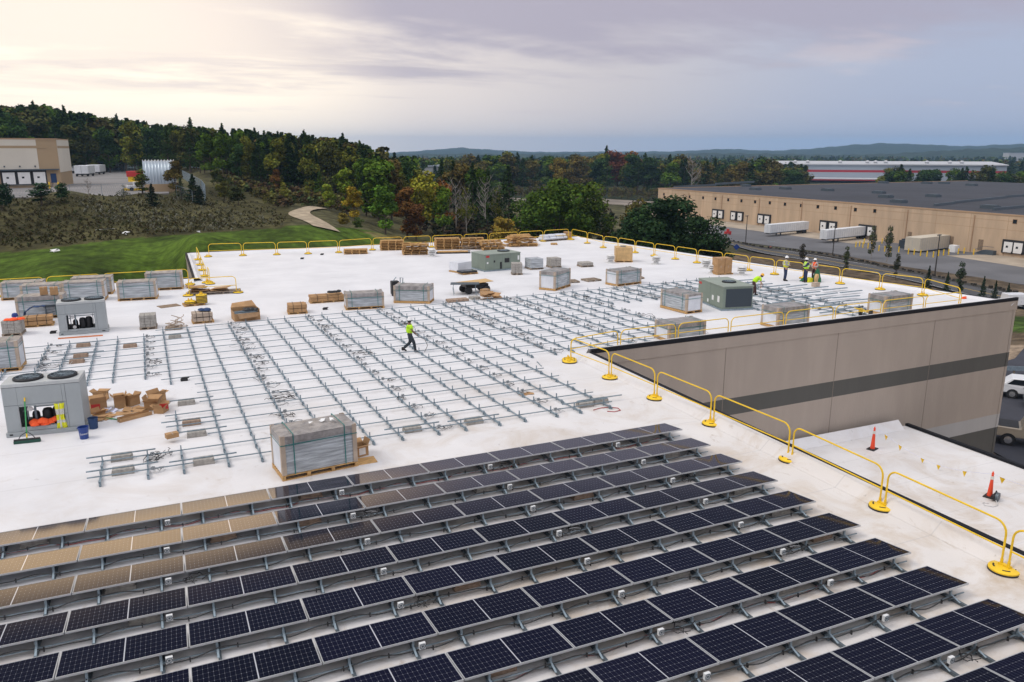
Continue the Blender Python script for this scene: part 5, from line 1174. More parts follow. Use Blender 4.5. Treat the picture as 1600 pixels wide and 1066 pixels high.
p = P(1558, 783, LZ); root = thing('circular_saw', 'grey circular saw with a black handle lying by a cone', 'saw', p, .3); m = MB(); m.tube([(0, -.05, .2), (0, .06, .2)], .2, 16); m.build('blade_guard', 'dark_steel', root, True); m = MB(); m.box(-.22, .3, .07, .22, .1, .25); m.tube([(.1, .14, .25), (.2, .14, .38), (.32, .14, .25)], .03, 6); m.build('handle', 'black', root)
m = MB(); m.tube([(-.2, 0, .1), (-.5, -.2, .02), (-.85, -.1, .02), (-.95, .2, .02), (-.7, .35, .02), (-.6, .15, .02)], .015, 5); m.build('cord', 'white_cable', root)
# seam welds that catch the eye: pale patches of dropped film on the roof
# ------------------------------------------------------------------ people
def skin_mesh(V, E_, R, sub=1):
    me = bpy.data.meshes.new('tmp'); me.from_pydata([tuple(v) for v in V], E_, []); o = bpy.data.objects.new('tmp', me); COL.objects.link(o)
    md = o.modifiers.new('skin', 'SKIN'); md.use_smooth_shade = True; md.branch_smoothing = 0.4
    for d, r in zip(me.skin_vertices[0].data, R): d.radius = (r, r) if not isinstance(r, tuple) else r
    me.skin_vertices[0].data[0].use_root = True
    s = o.modifiers.new('sub', 'SUBSURF'); s.levels = sub; s.render_levels = sub
    bpy.context.view_layer.update(); out = bpy.data.meshes.new_from_object(o.evaluated_get(bpy.context.evaluated_depsgraph_get()))
    bpy.data.objects.remove(o); bpy.data.meshes.remove(me); return out
def person(label, foot, top, ang, pose, skin='skin', shirt='hivis', trousers='jeans', helmet='helmet_white', vest=None, sleeves=None, long_sleeve=False, H=None):
    p = P(*foot); h = H or hgt(*foot, top); s = h/pose.get('H', 1.74); root = thing('person', label, 'person', p, ang, 'workers on the roof'); root.scale = (s, s, s)
    J = {k: Vector(v) for k, v in pose.items() if k != 'H'}
    def chain(parts, rad):
        V, E_, R, idx = [], [], [], {}
        for a, c in parts:
            for q in (a, c):
                if q not in idx: idx[q] = len(V); V.append(J[q]); R.append(rad[q])
            E_.append((idx[a], idx[c]))
        return skin_mesh(V, E_, R)
    TOR = [('pelvis', 'belly'), ('belly', 'chest'), ('chest', 'neckb')]
    body = TOR+[('neckb', 'neck'), ('neck', 'head'), ('head', 'crown')]
    for d in 'lr': body += [('pelvis', 'hip'+d), ('hip'+d, 'knee'+d), ('knee'+d, 'ankle'+d), ('ankle'+d, 'toe'+d), ('neckb', 'sho'+d), ('sho'+d, 'elb'+d), ('elb'+d, 'wri'+d), ('wri'+d, 'palm'+d)]
    rad = dict(pelvis=(.12, .14), belly=(.10, .13), chest=(.11, .155), neckb=.08, neck=.055, head=(.085, .075), crown=.06)
    for d in 'lr': rad.update({'hip'+d: .085, 'knee'+d: .056, 'ankle'+d: .042, 'toe'+d: .035, 'sho'+d: .06, 'elb'+d: .043, 'wri'+d: .030, 'palm'+d: (.035, .02)})
    me = chain(body, rad); mb = MB(); mb.v = [tuple(v.co) for v in me.vertices]; mb.f = [tuple(f.vertices) for f in me.polygons]; mb.m = [0]*len(mb.f)
    f = (J['head']-J['neck']); fx = Vector((1, 0, 0))
    mb.tube([J['head']+fx*.07+Vector((0, 0, .01)), J['head']+fx*.112+Vector((0, 0, -.012))], [.016, .012], 6)                     # nose
    for d in 'lr':
        y = .085 if d == 'l' else -.085; mb.tube([J['head']+Vector((-.01, y*.85, 0)), J['head']+Vector((-.015, y*1.12, 0))], .022, 6)  # ears
        w, q = J['wri'+d], J['palm'+d]; dr = (q-w).normalized(); sd_ = dr.cross(Vector((0, 0, 1)))
        sd_ = sd_.normalized() if sd_.length > .2 else Vector((1, 0, 0)); cu = dr.cross(sd_)
        for k, L_ in enumerate((.068, .078, .074, .058)):
            o_ = q+sd_*(.026-.0175*k); mb.tube([o_-dr*.02, o_+dr*L_*.5, o_+dr*L_*.85+cu*.018, o_+dr*L_+cu*.04], [.010, .009, .0085, .007], 6)
        o_ = w.lerp(q, .55)+sd_*.025; mb.tube([o_, o_+sd_*.03+dr*.03, o_+sd_*.035+dr*.065], [.012, .0105, .008], 6)
    mb.build('body', skin, root, True)
    ey = MB()
    for y in (-.03, .03): ey.lathe([(0, -.008), (.009, 0), (0, .008)], J['head']+Vector((.083, y, .018)), 6)
    ey.build('eyes', 'black', root)
    mo = MB(); mo.box(-.004, .004, -.022, .022, -.004, .004, 0, Matrix.Translation(J['head']+Vector((.086, 0, -.045)))); mo.build('mouth', 'red', root)
    tr = dict(rad); 
    for k in tr: tr[k] = tuple(q*1.12+.020 for q in tr[k]) if isinstance(tr[k], tuple) else tr[k]*1.15+.022
    lg_ = [('pelvis', 'belly2')]; J['belly2'] = J['pelvis'].lerp(J['belly'], .45); tr['belly2'] = (.15, .175)
    for d in 'lr': J['cuff'+d] = J['knee'+d].lerp(J['ankle'+d], .93); tr['cuff'+d] = .075; lg_ += [('pelvis', 'hip'+d), ('hip'+d, 'knee'+d), ('knee'+d, 'cuff'+d)]
    o = bpy.data.objects.new('trousers', chain(lg_, tr)); o.data.materials.append(M[trousers]); COL.objects.link(o); o.parent = root
    tp = [('hem', 'belly'), ('belly', 'chest'), ('chest', 'neckb')]; J['hem'] = J['pelvis'].lerp(J['belly'], -.15); tr['hem'] = (.175, .20); tr['belly'] = (.165, .195); tr['chest'] = (.165, .215)
    for d in 'lr':
        J['slv'+d] = J['sho'+d].lerp(J['elb'+d], .8); tr['slv'+d] = .078; tr['wri'+d] = .042
        tp += [('neckb', 'sho'+d)]+([('sho'+d, 'elb'+d), ('elb'+d, 'wri'+d)] if long_sleeve else [('sho'+d, 'slv'+d)])
    o = bpy.data.objects.new('shirt', chain(tp, tr)); o.data.materials.append(M[shirt]); COL.objects.link(o); o.parent = root
    if vest:
        tv = dict(tr)
        for k in ('hem', 'belly', 'chest', 'neckb'): tv[k] = tuple(q+.014 for q in tv[k]) if isinstance(tv[k], tuple) else tv[k]+.014
        J['shv_l'] = J['neckb'].lerp(J['shol'], .75); J['shv_r'] = J['neckb'].lerp(J['shor'], .75); tv['shv_l'] = tv['shv_r'] = .09
        o = bpy.data.objects.new('vest', chain([('hem', 'belly'), ('belly', 'chest'), ('chest', 'neckb'), ('neckb', 'shv_l'), ('neckb', 'shv_r')], tv)); o.data.materials.append(M[vest]); COL.objects.link(o); o.parent = root
        bd = MB(); ax = (J['chest']-J['pelvis']).normalized(); c = J['belly'].lerp(J['chest'], .25); pts = []
        e1 = Vector((1, 0, 0)); e1 = (e1-ax*e1.dot(ax)).normalized(); e2 = ax.cross(e1)
        for k in range(17): t = 2*PI*k/16; pts.append(c+e1*.198*math.cos(t)+e2*.235*math.sin(t))
        bd.tube(pts, .024, 6, cap=False)
        for y in (-.1, .1): bd.tube([c+e1*(-.19)+e2*y, J['chest']+e1*(-.20)+e2*y, J['neckb']+e2*y*1.1+ax*.04], .018, 6); bd.tube([c+e1*(.19)+e2*y, J['chest']+e1*(.20)+e2*y, J['neckb']+e2*y*1.1+ax*.04], .018, 6)
        bd.build('reflective_band', 'reflect', o, True)
    bt = MB()
    for d in 'lr':
        a, t = J['ankle'+d], J['toe'+d]; dv = (t-a); dv.z = 0; dv.normalize(); bt.tube([a+Vector((0, 0, .08)), a+Vector((0, 0, .0))-dv*.01, a-dv*.03+Vector((0, 0, -.05))], [.06, .062, .055], 8); bt.tube([a-dv*.06+Vector((0, 0, -.045)), a+dv*.08+Vector((0, 0, -.035)), t+dv*.03+Vector((0, 0, -.012))], [.045, .05, .038], 8)
    bt.build('boots', 'black', root, True)
    hd_ = J['crown']-J['head']; hx = MB(); c = J['head']+hd_*.28; T = hd_.normalized().to_track_quat('Z', 'Y').to_matrix().to_4x4(); q = MB()
    q.lathe([(.132, -.005), (.135, .0), (.115, .012), (.113, .05), (.092, .10), (.05, .128), (0, .136)], n=18); q.box(.09, .175, -.07, .07, .0, .012); q.box(-.09, .09, -.012, .012, .11, .14)
    hx.v = [tuple(c+(T @ Vector(v))) for v in q.v]; hx.f = q.f; hx.m = q.m; hx.build('helmet', helmet, root, True)
    ha = MB(); ha.lathe([(.085, -.09), (.098, -.03), (.098, .03)], J['head']+Vector((-.022, 0, .0)), 12); ha.build('hair', 'black', root, True)
    return root
def pose(**k):
    d = dict(pelvis=(0, 0, .94), belly=(.01, 0, 1.10), chest=(.0, 0, 1.28), neckb=(-.01, 0, 1.44), neck=(.005, 0, 1.50), head=(.03, 0, 1.60), crown=(.02, 0, 1.68),
             hipl=(0, .09, .88), hipr=(0, -.09, .88), kneel=(.03, .10, .49), kneer=(.03, -.10, .49), anklel=(-.01, .11, .09), ankler=(-.01, -.11, .09), toel=(.14, .13, .04), toer=(.14, -.13, .04),
             shol=(-.01, .19, 1.40), shor=(-.01, -.19, 1.40), elbl=(-.03, .24, 1.12), elbr=(-.03, -.24, 1.12), wril=(.08, .25, .90), wrir=(.08, -.25, .90), palml=(.11, .25, .83), palmr=(.11, -.25, .83)); d.update(k); return d
walk = pose(kneel=(.02, .10, .47), anklel=(-.36, .10, .14), toel=(-.22, .11, .045), kneer=(.20, -.10, .50), ankler=(.26, -.10, .10), toer=(.41, -.11, .05), shor=(.03, -.19, 1.39), elbr=(.13, -.25, 1.15), wrir=(.30, -.24, .98), palmr=(.36, -.23, .94), elbl=(-.10, .24, 1.13), wril=(.12, .25, .96), palml=(.18, .24, .92))
w = person('worker in a lime shirt and dark jeans striding across the open racking with a cable', (641, 550), 496, -.33, walk, 'skin', 'hivis', 'jeans', 'helmet_white')
wl = w.location; m = MB(); rt_ = Matrix.Rotation(-.33, 3, 'Z'); hp = wl+rt_ @ Vector((.37, -.24, .80)); m.tube([hp+Vector((-.25, .1, .25)), hp, hp+rt_ @ Vector((.32, .02, -.15)), hp+rt_ @ Vector((.45, .0, -.45)), hp+rt_ @ Vector((.30, -.05, -.74))], .013, 5); tag(m.build('hand_cable', 'cable'), 'thin dark cable hanging from the hand of the striding worker', 'cable')
bend = pose(H=1.50, pelvis=(-.12, 0, .90), belly=(-.02, 0, 1.04), chest=(.13, 0, 1.16), neckb=(.27, 0, 1.26), neck=(.33, 0, 1.29), head=(.42, 0, 1.33), crown=(.45, 0, 1.41), hipl=(-.11, .1, .86), hipr=(-.11, -.1, .86), kneel=(.06, .13, .48), kneer=(-.08, -.13, .46), ankler=(-.22, -.14, .09), toer=(-.08, -.15, .04), anklel=(.10, .13, .09), toel=(.24, .15, .04), shol=(.24, .18, 1.22), shor=(.24, -.18, 1.22), elbl=(.40, .22, .98), elbr=(.28, -.22, .93), wril=(.52, .18, .76), wrir=(.30, -.20, .68), palml=(.55, .17, .69), palmr=(.31, -.19, .61))
person('worker in a yellow helmet bending over the racking beside the dark green unit', (1179, 462), 427, -.35, bend, 'skin_light', 'hivis', 'brown_trousers', 'helmet_yellow')
person('worker in a white helmet and yellow vest standing alone left of the other two', (1226, 439), 400, -.5, pose(wril=(.16, .12, 1.10), palml=(.22, .08, 1.12), elbl=(.02, .25, 1.12), wrir=(.16, -.12, 1.08), palmr=(.22, -.07, 1.10)), 'skin_light', 'grey_shirt', 'navy', 'helmet_white', 'hivis_yellow', long_sleeve=True)
person('worker in a lime reflective vest and blue trousers pointing left with one arm', (1258, 441), 403, PI-.25, pose(elbl=(.16, .22, 1.18), wril=(.40, .20, 1.16), palml=(.48, .20, 1.16)), 'skin', 'navy', 'navy', 'helmet_white', 'hivis', long_sleeve=True)
person('worker in an orange vest and white helmet standing behind the green cloth', (1271, 438), 404, PI+.35, pose(wril=(.20, .10, 1.05), palml=(.26, .06, 1.04), wrir=(.20, -.10, 1.05), palmr=(.26, -.06, 1.04)), 'skin_light', 'grey_shirt', 'brown_trousers', 'helmet_white', 'orange', long_sleeve=True)
for (px, py, ln, ht, lab) in [(1273, 440, .75, .95, 'dark green cloth draped in a tall heap in front of the orange vested worker'), (1253, 439, .5, .3, 'small dark green cloth heap left of the pointing worker')]:
    m = MB(); n = 14; vs = []
    for j, (rr0, z) in enumerate(((ln*.62, .02), (ln*.48, .22*ht), (ln*.30, .55*ht), (ln*.2, .85*ht), (.04, ht))):
        for i in range(n): t = 2*PI*i/n; f = 1+.22*math.sin(3*t+j)+.12*math.sin(7*t); vs.append((rr0*f*math.cos(t), .6*rr0*f*math.sin(t), z))
    m.add(vs, [(j*n+i, j*n+(i+1) % n, (j+1)*n+(i+1) % n, (j+1)*n+i) for j in range(4) for i in range(n)]); o = m.build('green_cloth', 'green_cloth', None, True); o.location = P(px, py)+Vector((0, -.15, 0)); tag(o, lab, 'cloth')
o = MB(); o.tube([(0, -.08, .32), (0, .08, .32)], .30, 18); q = o.build('cable_reel', 'plywood', None, True); q.location = P(1267, 440)+Vector((0, -.5, .0)); q.rotation_euler = (0, 0, .5); tag(q, 'tan cable reel standing on edge before the orange vested worker', 'reel')
q = MB().box(-.22, .22, -.15, .15, 0, .3).box(-.1, .1, -.04, .04, .301, .36).build('tool_case', 'hivis_yellow', None, bevel=.02); q.location = P(1264, 441); tag(q, 'small yellow tool case between the two talking workers', 'tool case')
carton('cardboard_box', 'small grey brown carton on the roof right of the workers near the racking', P(1274, 449), .1, .45, .35, .3, material='post_card')
# ------------------------------------------------------------------ trees
def leaf_quads(C, Nrm, size, rng):
    n = len(C); a = rng.normal(size=(n, 3)); a -= Nrm*(a*Nrm).sum(1, keepdims=True); a /= np.linalg.norm(a, axis=1, keepdims=True)+1e-9; b = np.cross(Nrm, a)
    s = size[:, None]; k = rng.uniform(.6, 1.3, (n, 1))
    return np.stack([C+a*s, C+b*s*k, C-a*s, C-b*s*k], 1)
def mesh_np(name, V, F4, col, mname):
    me = bpy.data.meshes.new(name); n = len(V); m = len(F4); me.vertices.add(n); me.vertices.foreach_set('co', V.astype(np.float32).ravel())
    me.loops.add(4*m); me.loops.foreach_set('vertex_index', F4.astype(np.int32).ravel()); me.polygons.add(m); me.polygons.foreach_set('loop_start', np.arange(0, 4*m, 4, dtype=np.int32)); me.update(calc_edges=True)
    at = me.color_attributes.new('leaf', 'FLOAT_COLOR', 'POINT'); at.data.foreach_set('color', np.concatenate([col, np.ones((n, 1))], 1).astype(np.float32).ravel()); me.materials.append(M[mname]); return me
def crown_decid(seed, n=2400, leaf=.022, wide=.30, base=.22, blobs=16, open_=0.0):
    r = np.random.RandomState(seed); cs = []; rs = []; ts = []
    for k in range(blobs):
        t = r.uniform(base+.08, .93); env = wide*math.sin(min(1, (t-base)/(1-base)*.9+.12)*PI)**.6; a = r.uniform(0, 2*PI); d = env*r.uniform(.15, .85); cs.append((d*math.cos(a), d*math.sin(a), t)); rs.append(r.uniform(.075, .14)*(wide/.3)**.5); ts.append(r.uniform(.55, 1.45))
    cs.append((0, 0, .90)); rs.append(.09); ts.append(1.1); cs.append((0, 0, .62)); rs.append(.16); ts.append(.85); cs = np.array(cs); rs = np.array(rs); ts = np.array(ts)
    k = r.choice(len(cs), n, p=rs**2/(rs**2).sum()); d = r.normal(size=(n, 3)); d /= np.linalg.norm(d, axis=1, keepdims=True); rad = rs[k]*(r.uniform(.35, 1.12, n)**.5)
    C = cs[k]+d*rad[:, None]*np.array([1, 1, .85]); nr = d+r.normal(size=(n, 3))*.7+np.array([0, 0, .35]); nr /= np.linalg.norm(nr, axis=1, keepdims=True)
    Q = leaf_quads(C, nr, leaf*r.uniform(.6, 1.4, n), r); tone = ts[k]*r.uniform(.7, 1.3, n); hue = r.normal(0, .10, n); col = np.stack([tone*(1+hue), tone, tone*(1-hue*.5)], 1)
    V = Q.reshape(-1, 3); return V, np.arange(len(V)).reshape(-1, 4), np.clip(np.repeat(col, 4, 0), .1, 2.2)
def crown_conifer(seed, n=1700, wide=.2, base=.12, leaf=.018, ragged=.35):
    r = np.random.RandomState(seed); Cs = []; Ns = []; tn = []; nb = 110
    for k in range(nb):
        t = base+(1-base)*(k/nb)**.92; a = k*2.4+r.uniform(-.5, .5); L = wide*(1-(t-base)/(1-base))**.95*r.uniform(1-ragged, 1.2)*(1+.25*math.sin(t*23+seed))+.008; m = max(3, int(n/nb*(.4+1.2*L/wide))); u = r.uniform(.1, 1, m)**.7; tone = r.uniform(.7, 1.3)
        dro = r.uniform(-.25, .25); x = np.cos(a)*L*u; y = np.sin(a)*L*u; z = t+dro*L*u-.10*L*u**2+.22*L*(u**3); w = .25*L*(1-.6*u)+.008
        C = np.stack([x+r.normal(0, 1, m)*w*.6*abs(np.sin(a))+r.normal(0, .004, m), y+r.normal(0, 1, m)*w*.6*abs(np.cos(a)), z+r.normal(0, .008, m)], 1); N = r.normal(size=(m, 3))*.5+np.array([0, 0, 1.0]); N /= np.linalg.norm(N, axis=1, keepdims=True); Cs.append(C); Ns.append(N); tn.append(np.full(m, tone))
    C = np.concatenate(Cs); N = np.concatenate(Ns); tn = np.concatenate(tn)*r.uniform(.75, 1.25, len(C)); Q = leaf_quads(C, N, leaf*r.uniform(.6, 1.4, len(C)), r); col = np.stack([tn, tn, tn], 1)
    V = Q.reshape(-1, 3); return V, np.arange(len(V)).reshape(-1, 4), np.repeat(col, 4, 0)
def trunk_mb(seed, kind, r0=.014):
    r = random.Random(seed); m = MB(); top = .9 if kind != 'd' else .72
    m.tube([(0, 0, -.05), (r.uniform(-.006, .006), r.uniform(-.006, .006), .2), (r.uniform(-.015, .015), r.uniform(-.015, .015), .5), (0, 0, top)], [r0*1.25, r0, r0*.75, r0*.25], 7)
    for k in range(9 if kind == 'd' else (26 if kind == 'b' else 5)):
        z = r.uniform(.25, .75) if kind != 'b' else r.uniform(.22, .88); a = r.uniform(0, 6.3); L = r.uniform(.12, .26)*(1.15-z*.6) if kind != 'c' else .06; up = r.uniform(.5, 1.4); e = Vector((L*math.cos(a), L*math.sin(a), z+L*up)); md = Vector((L*.5*math.cos(a+.2), L*.5*math.sin(a+.2), z+L*up*.4))
        m.tube([(0, 0, z), md, e], [r0*.5, r0*.35, r0*.1], 5)
        if kind == 'b':
            for q in range(4): f = r.uniform(.4, .9); s_ = md.lerp(e, f); m.tube([s_, s_+Vector((r.uniform(-.06, .06), r.uniform(-.06, .06), r.uniform(.03, .09)))], [r0*.2, r0*.06], 4)
    return m
DEC = [mesh_np('crown', *crown_decid(s, 2600, .020, w, b, nb), 'leaves') for s, w, b, nb in ((1, .32, .16, 18), (2, .26, .12, 15), (3, .36, .2, 20), (4, .22, .1, 13))]
BIG = [mesh_np('crown', *crown_decid(s, 6500, .0155, w, b, nb), 'leaves') for s, w, b, nb in ((11, .40, .08, 30), (12, .46, .05, 34))]
CON = [mesh_np('crown', *crown_conifer(s, 2000, w, b, .0145, rg), 'leaves') for s, w, b, rg in ((5, .20, .18, .55), (6, .24, .12, .5), (7, .21, .25, .75))]
SPR = mesh_np('crown', *crown_conifer(9, 2200, .30, .02, .022, .25), 'leaves')
SAP = [mesh_np('crown', *crown_decid(s, 900, .020, .13, .12, 9), 'leaves') for s in (21, 22)]
SPA = mesh_np('crown', *crown_decid(31, 420, .018, .26, .25, 12), 'leaves')
TRK = {k: trunk_mb(i+1, k).mesh('trunk', 'trunk') for i, k in enumerate('dc')}; TRK['b'] = trunk_mb(3, 'b', .011).mesh('trunk', 'trunk_pale')
rt = random.Random(77)
def tree(name, me, trk, pos, h, col, label, group=None, w=1.0, var=.12):
    root = thing(name, label, 'bush' if name == 'bush' else 'tree', pos, rt.uniform(0, 6.28), group); root.scale = (h*w, h*w, h)
    if me:
        o = bpy.data.objects.new('crown', me); COL.objects.link(o); o.parent = root; f = rt.uniform(1-var, 1+var); o.color = (*[c*f for c in col], 1)
    if trk: t = bpy.data.objects.new('trunk', TRK[trk]); COL.objects.link(t); t.parent = root
    return root
def tree_px(name, me, trk, px, dist, top, col, label, group=None, w=1.0):
    g = GD(px, dist); z = PD(px, top, dist).z; return tree(name, me, trk, g, max(1.0, z-g.z), col, label, group, w)
PINE, PINE2, GREEN, OLIVE, YELL, ORNG, RUST, REDD = (.036, .066, .016), (.050, .084, .018), (.074, .128, .014), (.125, .132, .018), (.16, .155, .025), (.20, .09, .018), (.14, .068, .018), (.15, .048, .022)
DK = (.034, .066, .016)
# -- hillside forest at left: front ranks and skyline are single trees
def zone_name(px):
    return 'behind the cream building' if px < 150 else 'behind the corrugated shed' if px < 330 else 'above the gravel road'
def forest_top(px): return np.interp(px, [-80, 0, 60, 115, 200, 300, 400, 480, 545, 590, 640], [158, 165, 163, 172, 184, 196, 203, 211, 216, 232, 240])
hill = 0
for k in range(150):
    px = rt.uniform(-60, 600); near_d = float(np.interp(px, [-60, 100, 200, 300, 400, 500, 600], [345, 345, 345, 252, 235, 232, 228])); lay = k % 3
    dist = near_d+lay*rt.uniform(8, 30)+rt.uniform(0, 8); top = forest_top(px)+rt.gauss(14, 8)*(1 if lay < 2 else .3); con = rt.random() < .62
    nm, me, tk = ('pine_tree', CON[k % 3], 'c') if con else ('forest_tree', DEC[k % 4], 'd')
    col = (PINE, PINE2)[k % 2] if con else (GREEN, OLIVE, DK, GREEN, (.07, .075, .02))[k % 5]
    z0 = zone_name(px); tree_px(nm, me, tk, px, dist, top, col, ('tall dark pine' if con else 'broadleaf tree')+' in the dense hillside forest '+z0, ('pines' if con else 'broadleaf trees')+' of the hillside forest '+z0, rt.uniform(.85, 1.25))
for px, top in [(70, 159), (116, 166), (195, 179), (307, 184), (355, 193), (405, 200), (480, 204), (540, 209)]:
    tree_px('pine_tree', CON[2], 'c', px, float(np.interp(px, [0, 200, 300, 600], [370, 365, 300, 262])), top, PINE, 'ragged pine standing above the skyline of the hillside forest '+zone_name(px), 'skyline pines '+zone_name(px), 1.0)
# the mass behind them
def woods(name, items, n=420, kind=None):
    """items: (pos, height, width, colour, conifer?)  -> one object"""
    protos = [crown_conifer(50+i, n, .21, .1, .034, .4) for i in range(2)]+[crown_decid(60+i, n, .045, .33, .08, 10) for i in range(3)]
    Vs, Fs, Cs = [], [], []; off = 0
    for i, (p, h, w, c, con) in enumerate(items):
        V, F, cl = protos[i % 2 if con else 2+i % 3]; a = i*1.7; R_ = np.array([[math.cos(a), -math.sin(a), 0], [math.sin(a), math.cos(a), 0], [0, 0, 1]])
        Vs.append((V*np.array([h*w, h*w, h]))@R_.T+np.array(p)); Fs.append(F+off); off += len(V); Cs.append(np.clip(cl*np.array(c), 0, 1))
    o = bpy.data.objects.new(name, mesh_np(name, np.concatenate(Vs), np.concatenate(Fs), np.concatenate(Cs), 'woods')); COL.objects.link(o); return o
rw = random.Random(99)
def pick(con_p=.6):
    con = rw.random() < con_p; f = rw.uniform(.8, 1.2); c = rw.choice((PINE, PINE2, DK)) if con else rw.choice((GREEN, OLIVE, GREEN, DK, (.09, .08, .022), (.11, .07, .02)))
    return con, tuple(q*f for q in c)
items = []
for k in range(620):
    px = rw.uniform(-150, 650); nd = float(np.interp(px, [-150, 100, 200, 300, 400, 500, 650], [365, 365, 365, 290, 270, 262, 255])); dist = nd+rw.uniform(0, 160); g = GD(px, dist)
    if px > 590: h = rw.uniform(11, 15)
    else: top = forest_top(px)+abs(rw.gauss(6, 7)); h = max(9, min(26, PD(px, top, dist).z-g.z))
    con, c = pick(.6); items.append((tuple(g), h, rw.uniform(.9, 1.3), c, con))
tag(woods('hillside_wood', items, 380), 'deep mass of dark hillside forest behind the front trees at left', 'woods', None, 'stuff')
# -- the autumn group in the middle
mid = [('pine_tree', CON[1], 'c', 500, 215, 268, GREEN, 'dense green conifer at the left of the autumn trees by the gravel road', 1.3), ('tree', DEC[3], 'd', 513, 170, 287, (.20, .25, .03), 'pale green young birch left of the yellow tree at the road bend', 1.2), ('tree', DEC[3], 'd', 540, 172, 262, (.15, .21, .025), 'tall light green birch behind the yellow tree', 1.15),
       ('tree', DEC[1], 'd', 552, 160, 290, (.27, .20, .02), 'bright yellow gold tree between the green birches and the rust tree', 1.2), ('tree', DEC[3], 'd', 590, 168, 250, GREEN, 'tall green tree at the middle of the autumn group with a pointed crown', 1.35), ('tree', DEC[1], 'd', 600, 150, 288, (.085, .165, .02), 'dense green tree left of the rust coloured tree', 1.2),
       ('tree', DEC[1], 'd', 634, 155, 291, RUST, 'rust brown tree, the brownest of the middle group', 1.25), ('tree', DEC[2], 'd', 655, 172, 270, (.24, .23, .025), 'broad olive yellow tree right of the rust tree', 1.1), ('tree', DEC[0], 'd', 690, 180, 284, (.22, .09, .02), 'orange topped tree right of the olive yellow tree', .9), ('tree', DEC[0], 'd', 692, 170, 292, (.12, .20, .02), 'bright green tree in front of the orange topped tree', .9),
       ('bush', DEC[2], None, 536, 128, 333, (.20, .155, .03), 'yellow bush at the bend of the gravel road', 1.5), ('bush', DEC[2], None, 556, 130, 340, (.07, .10, .025), 'green bush right of the yellow bush at the road bend', 1.7), ('tree', SAP[0], 'd', 443, 178, 284, (.19, .19, .03), 'slim yellow green sapling standing alone left of the gravel road', 1.2), ('tree', SAP[1], 'd', 424, 182, 298, (.16, .17, .03), 'smaller yellow green sapling left of the slim one', 1.5),
       ('tree', SAP[1], 'd', 480, 190, 290, (.17, .17, .03), 'yellow green sapling behind the bend of the gravel road', 1.4), ('tree', DEC[1], 'd', 432, 232, 264, RUST, 'small rust tree at the foot of the hillside forest', 1.2), ('bush', DEC[2], None, 792, 140, 340, (.24, .17, .03), 'golden yellow shrub rising behind the far roof edge', 1.3), ('tree', DEC[0], 'd', 748, 205, 266, GREEN, 'green tree behind the pale bare trunks', 1.0), ('tree', DEC[0], 'd', 770, 190, 300, PINE2, 'dark low tree among the pale bare trunks', 1.3), ('tree', DEC[3], 'd', 648, 150, 318, (.12, .055, .02), 'low russet sapling under the rust tree', 1.3)]
for nm, me, tk, px, d, top, col, lab, w in mid: tree_px(nm, me, tk, px, d, top, col, lab, 'autumn trees in the middle', w)
for px, top, d in [(700, 286, 172), (712, 280, 178), (728, 290, 170), (758, 276, 186), (775, 290, 188)]:
    tree_px('bare_tree', SPA if rt.random() < .5 else None, 'b', px, d, top, OLIVE, 'bare pale grey tree among the dark trees right of the autumn group', 'bare trees right of the autumn group', .9)
for k in range(30):
    px = rt.uniform(560, 800); d = rt.uniform(185, 250); con = rt.random() < .45; top = float(np.interp(px, [560, 620, 700, 800], [244, 252, 256, 268]))+rt.gauss(6, 7)
    tree_px('pine_tree' if con else 'forest_tree', CON[k % 3] if con else DEC[k % 4], 'c' if con else 'd', px, d, top, (PINE if con else (GREEN, OLIVE, DK, (.11, .085, .025))[k % 4]), ('dark pine' if con else 'broadleaf tree')+' filling the background of the autumn group', ('pines' if con else 'broadleaf trees')+' behind the autumn group', 1.1)
# -- big trees beyond the far corner of the roof
tree_px('tree', BIG[0], 'd', 868, 150, 279, (.058, .100, .013), 'big rounded green tree behind the far roof edge, left of the pair', 'big trees beyond the roof', 1.25)
tree_px('tree', BIG[1], 'd', 915, 158, 287, (.068, .104, .013), 'big rounded green tree behind the far roof edge, right of the pair', 'big trees beyond the roof', 1.15)
tree_px('tree', BIG[0], 'd', 832, 158, 300, (.065, .115, .016), 'lower green tree at the left foot of the big rounded pair', 'big trees beyond the roof', 1.2)
tree_px('tree', DEC[2], 'd', 990, 150, 313, (.095, .085, .022), 'olive brown tree top behind the dark tree by the tan warehouse', 'big trees beyond the roof', 1.0)
tree_px('tree', BIG[1], 'd', 1052, 128, 309, (.026, .055, .020), 'very dark green spreading tree in front of the tan warehouse', 'big trees beyond the roof', 1.45)
tree_px('tree', BIG[0], 'd', 1026, 132, 318, (.030, .060, .018), 'very dark green crown filling the gap left of the spreading dark tree', 'big trees beyond the roof', 1.35)
tree_px('tree', BIG[0], 'd', 1000, 133, 327, (.026, .052, .020), 'very dark low tree at the left edge of the dark clump by the warehouse', 'big trees beyond the roof', 1.4)
tree_px('tree', BIG[1], 'd', 1098, 122, 340, (.026, .052, .020), 'very dark low tree right of the spreading dark tree, next to the road', 'big trees beyond the roof', 1.15)
